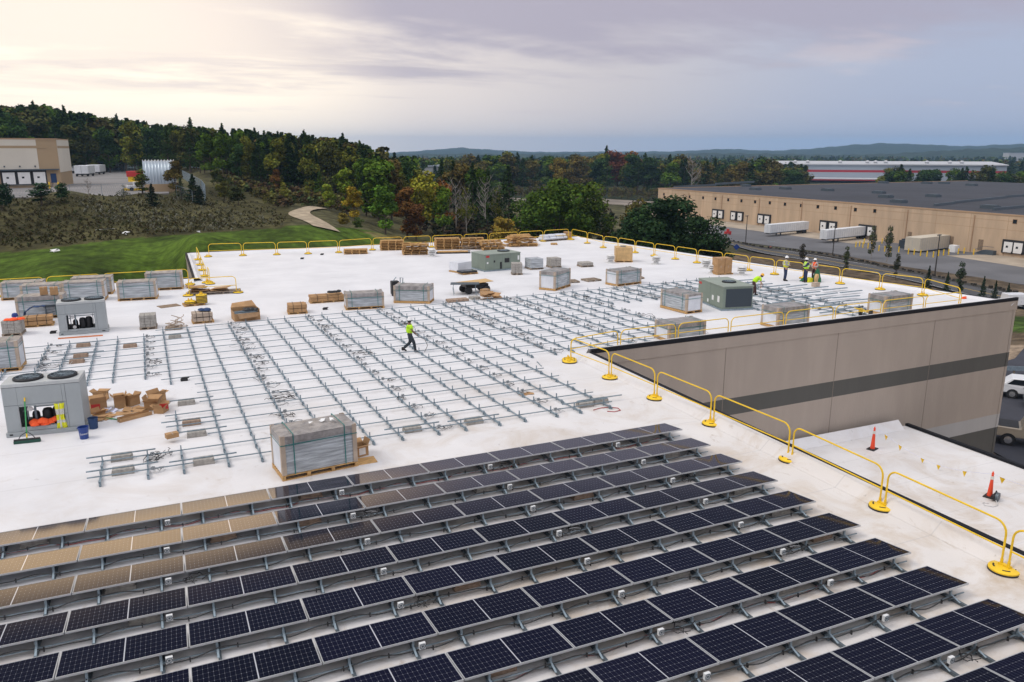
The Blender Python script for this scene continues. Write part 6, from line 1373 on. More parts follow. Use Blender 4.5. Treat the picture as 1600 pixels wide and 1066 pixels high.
# -- forest beyond the flat yard
for k in range(75):
    px = rt.uniform(690, 1215); d = rt.uniform(470, 540); con = rt.random() < .35; top = float(np.interp(px, [690, 800, 940, 1100, 1215], [252, 247, 246, 250, 258]))+rt.gauss(0, 5); c = (PINE, PINE2)[k % 2] if con else (GREEN, OLIVE, (.10, .085, .022), DK, (.13, .10, .025), GREEN)[k % 6]
    tree_px('pine_tree' if con else 'forest_tree', CON[k % 3] if con else DEC[k % 4], 'c' if con else 'd', px, d, top, c, ('dark pine' if con else 'broadleaf tree')+' at the front of the forest beyond the flat yard', ('pines' if con else 'broadleaf trees')+' of the forest beyond the yard', 1.3)
tree_px('pine_tree', CON[1], 'c', 946, 520, 228, PINE, 'tallest pine of the forest beyond the flat yard', None, 1.0)
tree_px('tree', DEC[2], 'd', 964, 520, 236, REDD, 'red maple beside the tallest pine beyond the flat yard', None, 1.3); tree_px('tree', DEC[2], 'd', 978, 530, 238, ORNG, 'orange red maple right of the red one beyond the flat yard', None, 1.2)
tree_px('tree', DEC[2], 'd', 878, 470, 248, (.18, .13, .02), 'yellow tree in the forest beyond the yard', None, 1.2); tree_px('bare_tree', None, 'b', 1080, 462, 242, OLIVE, 'tall bare grey tree before the forest left of the tan warehouse', None, 1.1)
items = []
for k in range(560):
    px = rw.uniform(640, 1260); d = rw.uniform(545, 900); con, c = pick(.4); h = rw.uniform(13, 19); items.append((tuple(GD(px, d)), h, rw.uniform(1, 1.4), c, con))
tag(woods('far_wood', items, 240), 'mass of mixed forest beyond the flat yard', 'woods', None, 'stuff')
items = []
for k in range(260):
    px = rw.uniform(680, 1030); d = rw.uniform(430, 470); con, c = pick(.2); c = rw.choice(((.10, .085, .04), (.12, .11, .035), (.075, .085, .03), (.09, .07, .04))); items.append((tuple(GD(px, d)), rw.uniform(3, 6.5), rw.uniform(.8, 1.3), c, False))
tag(woods('scrub', items, 120), 'brown and green scrub along the back of the flat yard', 'scrub', None, 'stuff')
# -- trees behind the tan warehouse
for k in range(44):
    px = rt.uniform(1372, 1640) if k < 34 else rt.uniform(1196, 1256); d = rt.uniform(520, 570) if k < 34 else rt.uniform(520, 560); con = rt.random() < .3; top = float(np.interp(px, [1196, 1256, 1372, 1420, 1500, 1640], [258, 266, 266, 260, 262, 270]))+rt.gauss(3, 4)
    tree_px('pine_tree' if con else 'forest_tree', CON[k % 3] if con else DEC[k % 4], 'c' if con else 'd', px, d, top, PINE if con else (GREEN, OLIVE, (.075, .08, .02), DK)[k % 4], ('dark pine' if con else 'broadleaf tree')+(' right of' if k < 34 else ' left of')+' the open view to the red striped warehouse', ('pines' if con else 'broadleaf trees')+' behind the tan warehouse '+('right' if k < 34 else 'left'), 1.4)
items = []
for k in range(1500):
    px = rw.uniform(560, 1750); d = rw.uniform(950, 2600) if k > 400 else rw.uniform(850, 1100)
    if 1180 < px < 1600 and 640 < d < 980: continue
    con, c = pick(.6); items.append((tuple(GD(px, d)), rw.uniform(13, 19), rw.uniform(1.6, 2.4), c, con))
tag(woods('distant_wood', items, 70), 'distant forest that runs out to the hills', 'woods', None, 'stuff')
# -- shrubs on the brushy slope
def tufts(name, poly, n, cols, hmin, hmax, label, cat, seed):
    r = np.random.RandomState(seed); poly = np.array(poly, float); Vs, Fs, Cs = [], [], []; off = 0; proto = crown_decid(70, 60, .13, .6, .0, 5); got = 0; W_ = []
    pts = []
    while got < n:
        q = r.uniform(poly.min(0), poly.max(0), (400, 2)); k = inpoly(q[:, 0], q[:, 1], [tuple(t) for t in poly])
        for x, y in q[k][:n-got]: pts.append((x, y)); got += 1
    zs = []
    for x, y in pts:
        d = ray(x, y); W_.append(d)
    for i, (x, y) in enumerate(pts):
        g = GPfast(x, y)
        if g is None: continue
        V, F, cl = proto; h = r.uniform(hmin, hmax); a = r.uniform(0, 6.3); R_ = np.array([[math.cos(a), -math.sin(a), 0], [math.sin(a), math.cos(a), 0], [0, 0, 1]]); c = np.array(cols[r.randint(len(cols))])*r.uniform(.7, 1.3)
        Vs.append((V*np.array([h*1.3, h*1.3, h]))@R_.T+np.array(g)); Fs.append(F+off); off += len(V); Cs.append(np.clip(cl*c, 0, 1))
    o = bpy.data.objects.new(name, mesh_np(name, np.concatenate(Vs), np.concatenate(Fs), np.concatenate(Cs), 'woods')); COL.objects.link(o); return tag(o, label, cat, None, 'stuff')
_cache = {}
def GPfast(px, py):
    key = (round(px/12), round(py/3))
    if key not in _cache: _cache[key] = GP(key[0]*12, key[1]*3)
    c = _cache[key]; dist = math.hypot(c.x-CAM[0], c.y-CAM[1])*(1+random.uniform(-.025, .025)); q = GD(px, dist); return (q.x, q.y, q.z)
BR = [(-40, 308), (160, 308), (300, 305), (335, 290), (420, 325), (455, 345), (430, 356), (300, 364), (200, 370), (100, 382), (-40, 390)]
tufts('brush', BR, 2200, [(.068, .064, .026), (.080, .072, .030), (.078, .062, .029), (.062, .074, .025), (.072, .064, .032)], .14, .45, 'brown green brush covering the slope below the left yard', 'brush', 1)
tufts('flowering_brush', [(110, 308), (250, 308), (330, 318), (430, 345), (440, 356), (330, 362), (240, 360), (140, 340)], 1000, [(.22, .22, .16), (.28, .28, .21), (.15, .15, .09), (.095, .09, .035)], .15, .42, 'pale flowering brush on the slope below the shed', 'brush', 2)
tufts('meadow_scrub', [(330, 276), (430, 285), (560, 310), (540, 335), (490, 325), (430, 325), (400, 310)], 420, [(.11, .10, .035), (.15, .14, .04), (.09, .06, .03), (.07, .09, .03)], .6, 2.2, 'autumn scrub at the foot of the hillside forest', 'scrub', 3)
tufts('roadside_scrub', [(640, 352), (800, 345), (960, 330), (960, 380), (700, 380)], 320, [(.03, .04, .018), (.05, .05, .02), (.07, .05, .03)], .8, 2.6, 'dark undergrowth below the bare trees behind the roof edge', 'scrub', 4)
# -- bushes of the left yard
for px, d, top, me, col, lab, w in [(0, 150, 287, DEC[2], (.022, .045, .022), 'dark round bush at the left picture edge by the cream building', 1.3), (63, 150, 285, SAP[0], (.03, .065, .03), 'dark pyramidal bush in front of the dock doors', 3.2), (95, 149, 286, DEC[2], (.032, .065, .03), 'dark round bush right of the pyramidal one', 1.3), (237, 146, 287, SPR, (.016, .030, .018), 'very dark spruce below the corrugated shed', 1.25), (223, 160, 264, SAP[1], (.08, .10, .02), 'yellow green young tree touching the left of the corrugated shed', 2.0), (275, 185, 250, DEC[1], (.09, .07, .02), 'reddish tree right of the corrugated shed', 1.3), (283, 165, 278, CON[1], (.04, .07, .03), 'dark green conifer right of the corrugated shed', 1.6), (302, 163, 272, SPR, (.03, .055, .025), 'dark spruce by the curved fence', 1.2), (312, 160, 290, SPR, (.018, .035, .018), 'dark low spruce below the curved fence', 1.2), (350, 172, 283, DEC[2], (.09, .09, .02), 'yellow green bush on the slope right of the curved fence', 1.5), (342, 190, 262, DEC[1], (.06, .075, .02), 'green tree at the forest edge above the curved fence', 1.3), (193, 155, 288, SPA, (.08, .10, .05), 'thin pale shrub by the yard fence', 1.4), (371, 165, 291, DEC[2], (.05, .06, .02), 'dark bush on the slope left of the saplings', 1.6)]:
    tree_px('bush' if me in (DEC[2],) else 'tree', me, 'd', px, d, top, col, lab, 'planting round the left yard', w)
tree_px('bare_tree', None, 'b', 138, 158, 276, OLIVE, 'small bare tan tree in the left yard', 'planting round the left yard', 1.4)
# ------------------------------------------------------------------ hills
def hill_ridge(name, prof, d0, d1, col, z0=-34, seed=1):
    r = random.Random(seed); A = np.linspace(-100, 1760, 320); R_ = np.linspace(d0, d1, 14); v = []; f = []
    for i, rr0 in enumerate(R_):
        s = max(0.0, math.sin(PI*i/(len(R_)-1)))**.8
        for a in A:
            pk_ = float(np.interp(a, [p[0] for p in prof], [p[1] for p in prof])); d = ray(a, 300); n_ = math.hypot(d[0], d[1]); dm = (d0+d1)/2
            zt = PD(a, pk_, dm).z; z = z0+(zt-z0)*s+ (math.sin(a*.9+i*2)+math.sin(a*2.3+i))*2.0*s; v.append((CAM[0]+d[0]/n_*rr0, CAM[1]+d[1]/n_*rr0, z))
    n = len(A)
    for i in range(len(R_)-1):
        for j in range(n-1): f.append((i*n+j, i*n+j+1, (i+1)*n+j+1, (i+1)*n+j))
    b = MB(); b.v = v; b.f = f; b.m = [0]*len(f); o = b.build(name, col, None, True); tag(o, kind='structure')
mat('hill_woods', (.028, .042, .022), .95, var=.35, scale=.02, spec=.1)
hill_ridge('hills', [(-100, 240), (600, 240), (660, 236), (720, 231), (760, 234), (840, 238), (1050, 237), (1130, 233), (1200, 236), (1260, 233), (1320, 227), (1370, 224), (1430, 226), (1500, 229), (1560, 226), (1700, 223)], 4200, 6200, 'hill_woods')
hill_ridge('near_hills', [(-100, 244), (600, 242), (800, 241), (1000, 242), (1100, 240), (1200, 241), (1300, 243), (1380, 241), (1450, 237), (1520, 233), (1600, 231), (1700, 231)], 2500, 3600, 'hill_woods', seed=4)
# ------------------------------------------------------------------ tan warehouse at right
wA, wB = P(1027, 333, WZ), P(1600, 404, WZ); wd = (wB-wA).normalized(); wB = wA+wd*((wB-wA).length+60); wn = Vector((-wd.y, wd.x, 0))
if wn.dot(Vector((FH[0], FH[1], 0))) < 0: wn = -wn
WH = 11.4; tw = thing('tan_warehouse', 'long tan warehouse with dock doors and a dark flat roof across the road', 'building', wA, math.atan2(wd.y, wd.x)); LW = (wB-wA).length
def TL(px, py):                                               # picture point on the warehouse wall -> local (along, height)
    d = ray(px, py); c = Vector(CAM); dd = Vector(d); t = (wA-c).dot(wn)/dd.dot(wn); q = c+dd*t; return (q-wA).dot(wd), q.z-WZ
bk = P(1190, 284.5, WZ+WH); bl_ = (bk-wA); dep = 210.0; sk = 0.0
b = MB(); b.box(0, LW, 0, 0.4, -1, WH-.45); b.box(0, .4, .4, dep, -1, WH-.45); b.box(0, LW, dep, dep+.4, -1, WH-.45); b.build('wall', 'tan_wall', tw)
b = MB(); b.box(-.1, LW, -.1, .45, WH-.449, WH); b.box(-.1, .45, .45, dep+.45, WH-.449, WH); b.build('coping', 'tan_band', tw)
b = MB(); b.box(.45, LW, .45, dep, WH-.6, WH-.2); b.build('roof', 'metal_roof', tw)
sm = MB(); sm.box(0, LW, -.02, -.0, WH-1.9, WH-1.8); sm.box(0, LW, -.02, .0, WH-4.3, WH-4.22)
for k in range(1, int(LW/11)): sm.box(k*11-.05, k*11+.05, -.02, 0, 0, WH-.5)
sm.build('panel_joint', 'tan_band', tw)
for px, py in [(1037.5, 303.7), (1077.5, 307.5), (1098.7, 309.2), (1118, 310.7), (1138, 312.3), (1158.7, 314), (1180, 315.5), (1203, 317), (1226.7, 319.2), (1252, 321.2), (1278, 323.2), (1305.7, 325.2), (1336.7, 327.7), (1367, 329.7), (1586, 346.5)]:
    s, z = TL(px, py); w = .55; f = MB().box(s-w-.12, s+w+.12, -.05, .0, z-w-.12, z+w+.12).build('window', 'tan_band', tw); MB().box(s-w, s+w, -.07, -.051, z-w, z+w).build('pane', 'glass_dark', f)
dr = MB(); dr.box(-1.75, 1.75, -.5, -.001, 1.0, 4.6); drm = dr.mesh('dock_door', 'rubber'); dd_ = MB(); dd_.box(-1.2, 1.2, -.53, -.501, 1.15, 4.0); ddm = dd_.mesh('door_leaf', 'white_paint'); dw = MB(); dw.box(-.55, .05, -.56, -.531, 2.4, 2.95); dwm = dw.mesh('door_window', 'glass_dark')
dwn = MB(); dwn.box(-1.5, -1.25, -.75, -.5, .9, 1.5); dwn.box(1.25, 1.5, -.75, -.5, .9, 1.5); bmp = dwn.mesh('bumper', 'black')
for px in (1117, 1126, 1146, 1156.5, 1189, 1199, 1288, 1302, 1350, 1363, 1582, 1598, 1640):
    s, z = TL(px, 350); o = child('dock_door', drm, tw, (s, 0, 0)); child('door_leaf', ddm, o, (0, 0, 0)); child('door_window', dwm, o, (0, 0, 0)); child('bumper', bmp, o, (0, 0, 0))
for px, py in [(1421, 372), (1486, 379), (1532, 383)]:
    s, z = TL(px, py); MB().box(s-.7, s+.7, -.1, 0, .8, 3.8).build('man_door', 'ply_dark', tw)
for k in range(2, int(LW/11), 2): MB().box(k*11+1.0, k*11+1.22, -.24, -.021, .3, WH-1.0).build('downpipe', 'tan_band', tw)
ul = MB(); ul.box(-2.4, 2.4, -1.4, 1.4, .0, .9); ul.box(-2.0, 2.0, -1.1, 1.1, .901, 1.1); ulm = ul.mesh('rooftop_unit', 'dark_steel')
for px, py in [(1165, 291.5), (1180, 297), (1227, 296), (1293, 298.5), (1373, 302.5), (1384, 309), (1458, 308), (1380, 286.5), (1448, 287.5), (1475, 287.5), (1518, 290.5), (1404, 317), (1547, 326)]:
    q = P(px, py, WZ+WH-.2); l_ = q-wA; child('roof_unit', ulm, tw, (l_.dot(wd), l_.dot(wn), WH-.2))
pr = MB()
for (a, c) in [((1460, 321.5), (1492, 318)), ((1492, 317), (1572, 309)), ((1572, 308), (1640, 304)), ((1552, 328), (1640, 320)), ((1053, 293), (1118, 289.5)), ((1118, 288), (1178, 284.5))]:
    p, q = P(*a, WZ+WH), P(*c, WZ+WH); p, q = p-wA, q-wA; pr = MB(); pr.bar((p.dot(wd), p.dot(wn), WH+.1), (q.dot(wd), q.dot(wn), WH+.1), .6, 1.0); pr.build('roof_curb', 'dark_steel', tw)
# -- surfaces round it
def patch(name, pts, material, lift=.15, cell=4.0):
    bm = bmesh.new(); vs = [bm.verts.new((q.x, q.y, 0)) for q in pts]; bm.faces.new(vs); xs = [q.x for q in pts]; ys = [q.y for q in pts]
    for ax, lo_, hi_ in ((0, min(xs), max(xs)), (1, min(ys), max(ys))):
        for k in range(1, int((hi_-lo_)/cell)+1):
            c = [0, 0, 0]; n_ = [0, 0, 0]; c[ax] = lo_+k*cell; n_[ax] = 1; bmesh.ops.bisect_plane(bm, geom=bm.verts[:]+bm.edges[:]+bm.faces[:], plane_co=c, plane_no=n_)
    z = gz([v.co.x for v in bm.verts], [v.co.y for v in bm.verts])
    for v, q in zip(bm.verts, z): v.co.z = float(q)+lift
    for f in bm.faces:
        if f.normal.z < 0: f.normal_flip()
    bmesh.ops.recalc_face_normals(bm, faces=bm.faces[:])
    me = bpy.data.meshes.new(name); bm.to_mesh(me); bm.free(); me.materials.append(M[material]); o = bpy.data.objects.new(name, me); COL.objects.link(o); return tag(o, kind='structure')
def flatpatch(name, pts, z, material, thick=.02):
    b = MB(); b.prism([(q.x, q.y) for q in pts], z-3.0, z, 0); o = b.build(name, material); return tag(o, kind='structure')
lot = [wA-wd*8-wn*1, wA+wd*(LW)-wn*1, wA+wd*LW-wn*60]+[P(px, py, WZ) for px, py in ((1640, 450), (1500, 432), (1400, 415), (1300, 395.5), (1200, 383.5), (1110, 372))]
flatpatch('dock_lot', lot, WZ+.02, 'asphalt_lot')
ap = [wA-wd*2-wn*.02, wA+wd*(TL(1385, 380)[0])-wn*.02, wA+wd*(TL(1385, 380)[0])-wn*15, wA-wd*2-wn*15]; flatpatch('dock_apron', ap, WZ+.06, 'concrete')
ap = [wA+wd*(TL(1555, 380)[0])-wn*.02, wA+wd*LW-wn*.02, wA+wd*LW-wn*22, wA+wd*(TL(1555, 380)[0]-4)-wn*14]; flatpatch('dock_apron', ap, WZ+.06, 'concrete')
rd = [P(px, py, z) for px, py, z in ((1060, 371, -19), (1162, 385.5, -18.8), (1262, 402, -18.2), (1400, 426, -17.2), (1500, 446, -16.2), (1600, 468, -15.2), (1760, 510, -13.5))]
strip('road', rd, 11.0, 'asphalt', .25); 
for s_ in (-.14, .14): strip('road_line', rd, .16, 'line_yellow', .262, off=s_)
for s_ in (-4.9, 4.9): strip('road_line', rd, .14, 'white_paint', .262, off=s_)
ed = [P(px, py, z) for px, py, z in ((1110, 376, -19), (1200, 388, -18.9), (1300, 399.5, -18.4), (1400, 420, -17.6), (1500, 439, -16.8), (1600, 456, -16))]
strip('verge', ed, 3.0, 'shrub_dark', .3)
# low stone row between lot and road
b = MB(); r0 = random.Random(3); zz = gz([q.x for q in ed], [q.y for q in ed])
for i in range(len(ed)-1):
    n = int((ed[i+1]-ed[i]).length/1.6)
    for k in range(n):
        q = ed[i].lerp(ed[i+1], k/n); z = gz1(q.x, q.y); T = Matrix.Translation((q.x+r0.uniform(-.4, .4), q.y+r0.uniform(-.4, .4), z+.5)) @ Matrix.Rotation(r0.uniform(0, 3), 4, 'Z') @ Matrix.Rotation(r0.uniform(-.2, .2), 4, 'X'); s = r0.uniform(.2, .45); b.box(-s, s, -s*.6, s*.6, -.5, s*.7, 0, T)
tag(b.build('boulder_row', 'shrub_dark'), 'dark low stones and scrub between the dock lot and the road', 'boulders', None, 'stuff')
# -- trailers at the docks
def trailer(label, a, c, H=4.0, Wd=2.55, material='trailer', wheels=True, z=WZ+.06, name='semi_trailer'):
    p, q = P(*a, z), P(*c, z); d = q-p; L = d.length; r = thing(name, label, 'trailer', (p.x, p.y, z), math.atan2(d.y, d.x), None); zb = 1.15 if wheels else .35
    b = MB(); b.box(0, L, 0, Wd, zb, H); b.build('box', material, r, bevel=.05)
    s = MB()
    for k in range(1, int(L/1.2)): s.box(k*1.2-.02, k*1.2+.02, -.02, -.001, zb+.15, H-.1)
    s.box(0, L, -.03, -.001, zb, zb+.14); s.box(-.02, -.001, Wd*.5-.02, Wd*.5+.02, zb, H); s.build('side_rib', 'far_grey', r)
    if wheels:
        u = MB(); u.box(0.3, L-.3, .5, Wd-.5, .85, zb-.002); u.box(L*.28, L*.30, .3, .5, .0, 1.0); u.box(L*.28, L*.30, Wd-.5, Wd-.3, 0, 1.0); u.build('chassis', 'black', r)
        for x in (L-1.6, L-2.9):
            for y in (.25, Wd-.25): w = MB(); w.tube([(x, y-.25, .5), (x, y+.25, .5)], .5, 16); w.build('wheel', 'rubber', r, True)
    return r
trailer('long white semi trailer parked at the dock, left of the two by the tan warehouse', (1203, 370), (1263, 364)); trailer('white semi trailer backed up to a dock door, right of the two', (1291, 380), (1357, 372.5))
trailer('beige container standing by the yellow bollards before the tan warehouse', (1436, 395), (1487, 388.5), 4.1, 4.5, 'beige', False, name='container')
b = MB(); b.box(-1.5, 1.5, -1.3, 1.3, 0, 2.4); b.box(-1, 1, -.9, .9, 2.4, 2.8); o = b.build('generator', 'coil'); o.location = P(1415, 388, WZ); tag(o, 'dark machine box left of the beige container', 'machine')
b = MB(); b.box(-.9, .9, -1.0, 1.0, 0, 2.0); b.box(-.4, .4, -1.03, -1.001, .4, 1.6); o = b.build('utility_cabinet', 'white_paint', bevel=.05); o.location = P(1490, 394, WZ); tag(o, 'white utility cabinet right of the beige container', 'cabinet')
b = MB()
for k in range(6): b.box(k*.45, k*.45+.4, 0, 1.4, 0, .25+k*.2)
b.tube([(0, 0, 1.1), (2.6, 0, 2.3), (5.5, 0, 2.3)], .06, 5); b.box(2.7, 5.5, 0, 1.4, 0, 1.3); o = b.build('dock_stairs', 'dark_steel'); p = P(1522, 396, WZ); o.location = p; o.rotation_euler = (0, 0, math.atan2(wd.y, wd.x)); tag(o, 'steel stairs with handrail at the warehouse door right of the cabinet', 'stairs')
bo = MB(); bo.lathe([(.16, 0), (.16, 1.5), (.1, 1.62), (0, 1.66)], n=10); bom = bo.mesh('bollard', 'yellow')
bl = [(1337, 386), (1343, 385), (1348, 387), (1356, 388), (1364, 390), (1373, 392), (1382, 393), (1391, 394), (1404, 394), (1350, 381), (1362, 382), (1378, 380.5), (1419, 397), (1428, 398), (1438, 399.5), (1448, 401), (1458, 402), (1466, 400), (1474, 399), (1482, 398), (1497, 397), (1506, 396), (1521, 398)]
for k, (px, py) in enumerate(bl):
    o = bpy.data.objects.new('bollard', bom); COL.objects.link(o); o.location = P(px, py+.3, WZ+.02); left = px < 1410
    tag(o, 'yellow bollard, %s from the left in the row %s the beige container' % (ordn(sorted(q for q in range(len(bl)) if (bl[q][0] < 1410) == left).index(k)+1), 'left of' if left else 'in front of'), 'bollard', 'yellow bollards by the tan warehouse')
for px, py, top, lab, z in [(1301, 398, 355, 'slim dark lamp post in front of the right white trailer', -18.6), (1461, 426, 368, 'slim dark lamp post in front of the beige container', -17.2), (1165, 378, 338, 'slim dark lamp post near the left dock doors', -19)]:
    p = P(px, py, z); h = hgt(px, py, top, z); r = thing('lamp_post', lab, 'street lamp', p, .3, 'lamp posts of the dock lot'); MB().tube([(0, 0, -1), (0, 0, h)], [.16, .1], 8).build('pole', 'pole', r, True); MB().box(-.9, .4, -.22, .22, h, h+.2).build('lamp_head', 'pole', r)
for px, d, top, me, tk, col, lab, w in [(1263, 190, 380, SAP[0], 'd', (.05, .045, .03), 'thin dark sapling in the verge left of the first lamp post', .9), (1333, 186, 384, SAP[1], 'd', (.06, .07, .03), 'thin sapling in the verge right of the first lamp post', .8), (1415, 176, 396, SAP[0], 'd', (.045, .05, .03), 'sapling in the verge left of the second lamp post', .8), (1519, 158, 409, SAP[1], 'd', (.04, .055, .03), 'taller leafy sapling among the small spruces', .9), (1468, 160, 416, SPR, None, (.03, .05, .03), 'small dark spruce at the foot of the second lamp post', .6), (1499, 156, 426, SPR, None, (.035, .058, .032), 'tiny spruce between the lamp post and the leafy sapling', .6), (1558, 148, 433, SPR, None, (.035, .058, .032), 'small dark spruce right of the leafy sapling', .6), (1578, 146, 440, SPR, None, (.035, .058, .032), 'small low spruce, second from the right picture edge', .6), (1599, 145, 444, SPR, None, (.035, .055, .032), 'small spruce at the right picture edge', .6)]:
    tree_px('sapling', me, tk, px, d, top, col, lab, 'young planting of the verge', w)
for px, d, top, lab in [(1372, 232, 352, 'thin young tree left of the yellow bollards'), (1398, 226, 352, 'thin young tree behind the yellow bollards')]: 
    g = GD(px, d); g.z = WZ; tree('sapling', SAP[1], 'b', g, PD(px, top, d).z-WZ, (.07, .08, .03), lab, 'young trees in the dock lot', .75)
p = P(1150, 397, -18.6); r = thing('road_sign', 'blue diamond sign seen from behind beside the road', 'road sign', p, -.4); MB().tube([(0, 0, -.6), (0, 0, 2.0)], .05, 6).build('post', 'galv', r); T = Matrix.Translation((0, -.08, 1.9)) @ Matrix.Rotation(PI/4, 4, 'Y'); MB().box(-.62, .62, -.02, .02, -.62, .62, 0, T).build('plate', 'blue', r)
p = P(1203, 386, -19); r = thing('road_sign', 'small red sign at the edge of the dock lot', 'road sign', p, .2); MB().tube([(0, 0, -1), (0, 0, 1.5)], .05, 6).build('post', 'galv', r); MB().lathe([(.0, 0), (.6, 0), (.6, .04), (0, .04)], n=8).build('plate', 'red', r); r.children[1].rotation_euler = (PI/2, 0, 0); r.children[1].location = (0, 0, 1.7)
p = P(1137, 367, WZ); b = MB(); b.box(-1.2, 1.2, -.4, .4, .4, 1.2); b.box(-.3, .3, -.4, .4, 1.2, 2.0); b.tube([(-.9, -.3, .4), (-.9, .3, .4)], .4, 10); b.tube([(.9, -.3, .4), (.9, .3, .4)], .4, 10); o = b.build('red_machine', 'red'); o.location = p; tag(o, 'small red machine standing in the lot near the left dock doors', 'machine')
# ------------------------------------------------------------------ far warehouse with the red stripe
FZ = -20.5; fA, fB = P(1196, 283, FZ), P(1570, 287, FZ); fd = (fB-fA).normalized(); L_ = (fB-fA).length; r = thing('striped_warehouse', 'distant grey warehouse with red stripes and a white roof', 'building', fA, math.atan2(fd.y, fd.x)); FHt = hgt(1300, 284, 258, FZ); k_ = FHt/16
b = MB()
for z0, z1, m_ in ((-2, 9.2*k_, 0), (9.2*k_, 11.4*k_, 1), (11.4*k_, 16*k_, 0)): b.box(0, L_, 0, 110, z0, z1, m_)
b.build('wall', ['far_grey', 'far_red'], r); b = MB(); b.box(-1, L_+1, -1, 111, 16*k_+.01, 16*k_+1.0); b.add([(-1, -1, 16*k_+1.01), (L_+1, -1, 16*k_+1.01), (L_+1, 55, 16*k_+3), (-1, 55, 16*k_+3), (-1, 111, 16*k_+1.01), (L_+1, 111, 16*k_+1.01)], [(0, 1, 2, 3), (3, 2, 5, 4), (0, 3, 4), (1, 5, 2)]); b.build('roof', 'far_white', r)
b = MB(); b.box(15, 105, -26, -.01, 2.2*k_, 3.2*k_, 1); b.box(15, 105, -26, -.01, 3.21*k_, 4.0*k_, 0); b.build('canopy', ['far_red', 'far_white'][::-1], r)
um = MB(); um.lathe([(1.6, 0), (1.6, 1.2), (2.2, 1.4), (1.2, 2.6), (0, 3.0)], n=10); umm = um.mesh('roof_vent', 'far_white')
for px in (1244, 1265, 1362, 1375, 1318, 1391, 1455, 1490, 1508): 
    t = (px-1196)/374; child('roof_vent', umm, r, (L_*t, 12, 16*k_+1.4))
# tiny white roofs far off
for px, py, d, w, lab in [(680, 261, 560, 60, 'white roofed low building glimpsed through the forest'), (795, 259, 640, 40, 'white walled low building glimpsed behind the bare trees'), (1592, 239.5, 2300, 45, 'long white building far off below the blue hills')]:
    g = PD(px, py, d); r = thing('distant_building', lab, 'building', (g.x, g.y, g.z-6), -YAW); MB().box(-w/2, w/2, 0, 25, -15, 6).build('wall', 'far_white', r); MB().box(-w/2-.5, w/2+.5, -.5, 25.5, 6.01, 7).build('roof', 'far_grey', r)
# flat yard surface
flat = [GD(px, d) for px, d in ((690, 400), (1026, 372), (1026, 425), (700, 428))]; patch('flat_yard', flat, 'dull_yard', .25, 8)
# ------------------------------------------------------------------ left yard
gr = [GP(px, py) for px, py in ((520, 352), (490, 346), (468, 337), (460, 330), (474, 324), (490, 320))]
strip('gravel_road', [GD(*q) for q in ((508, 117), (491, 125), (474, 134), (461, 145), (462, 154), (474, 162), (496, 172))], 3.8, 'gravel', .22)
flatpatch('left_yard', YARD, LY+.02, 'lot_pale')
cA, cB, cS = P(97, 292, LY), P(-60, 296.5, LY), P(115, 287, LY)
ld = (cA-cB).normalized(); ln_ = Vector((-ld.y, ld.x, 0)); LL = (cA-cB).length; BH = hgt(97, 292, 216.5, LY)
r = thing('cream_building', 'cream and tan warehouse corner with three dock doors at the left edge', 'building', cB, math.atan2(ld.y, ld.x)); lb = r
def LLc(px): d = ray(px, 290); c = Vector(CAM); dd = Vector(d); t = (cB-c).dot(ln_)/dd.dot(ln_); q = c+dd*t; return (q-cB).dot(ld)
sv = (cS-cA); DP = sv.length; si = sv.normalized(); sx_, sy_ = si.dot(ld), si.dot(ln_); xa, xb, xc = LLc(3), LLc(65), LL
foot = [(0, 0), (LL, 0), (LL+sx_*DP, sy_*DP), (sx_*DP, sy_*DP)]; SM = Matrix(((sx_, sy_, 0, LL), (sy_, -sx_, 0, 0), (0, 0, 1, 0), (0, 0, 0, 1)))
b = MB(); b.prism(foot, -3, BH-.3); b.build('wall', 'tan_left', r)
b = MB(); b.box(xa, xb, -.06, -.001, BH*.38, BH-.301); b.box(.3, DP-.3, .001, .07, BH*.30, BH-.301, 0, SM); b.build('cream_panel', 'cream_wall', r)
b = MB(); b.box(xa, xb+2, -.09, -.061, BH*.80, BH*.85); b.box(.3, DP-.3, .071, .10, BH*.80, BH*.85, 0, SM); b.build('belt_course', 'tan_left', r)
b = MB(); b.prism([(-.1, -.1), (LL+.1, -.1), (LL+.1+sx_*DP, sy_*DP+.1), (sx_*DP-.1, sy_*DP+.1)], BH-.299, BH); b.build('coping', 'tan_band', r)
b = MB(); b.box(0, xc-.3, -1.0, -.061, BH*.355, BH*.378); b.build('canopy', 'dark_steel', r)
for px in (15, 39, 63):
    s = LLc(px); o = MB().box(s-1.55, s+1.55, -.5, -.001, .7, 4.1).build('dock_door', 'rubber', r); MB().box(s-1.25, s+1.25, -.53, -.501, .9, 3.6).build('door_leaf', 'white_paint', o); MB().box(s-.5, s+.0, -.55, -.531, 2.2, 2.6).build('door_window', 'glass_dark', o)
s = LLc(85.5); o = MB().box(s-.62, s+.62, -.08, -.001, 1.0, 3.2).build('man_door', 'blue_cloth', r); b = MB()
for k in range(5): b.box(s-.7+k*.05, s+1.6-k*.3, -1.4, -.1, .2*k, .2*k+.19)
b.build('door_steps', 'concrete', r)
for px in (11, 35, 59): s = LLc(px); MB().box(s-.15, s+.15, -.2, -.061, BH*.42, BH*.45).build('wall_lamp', 'dark_steel', r)
for px, lab in ((78, 'left'), (92, 'right')):
    o = bpy.data.objects.new('bollard', bom); COL.objects.link(o); o.location = P(px, 296, LY); tag(o, 'yellow bollard on the %s of the blue door of the cream building' % lab, 'bollard', 'yellow bollards by the blue door')
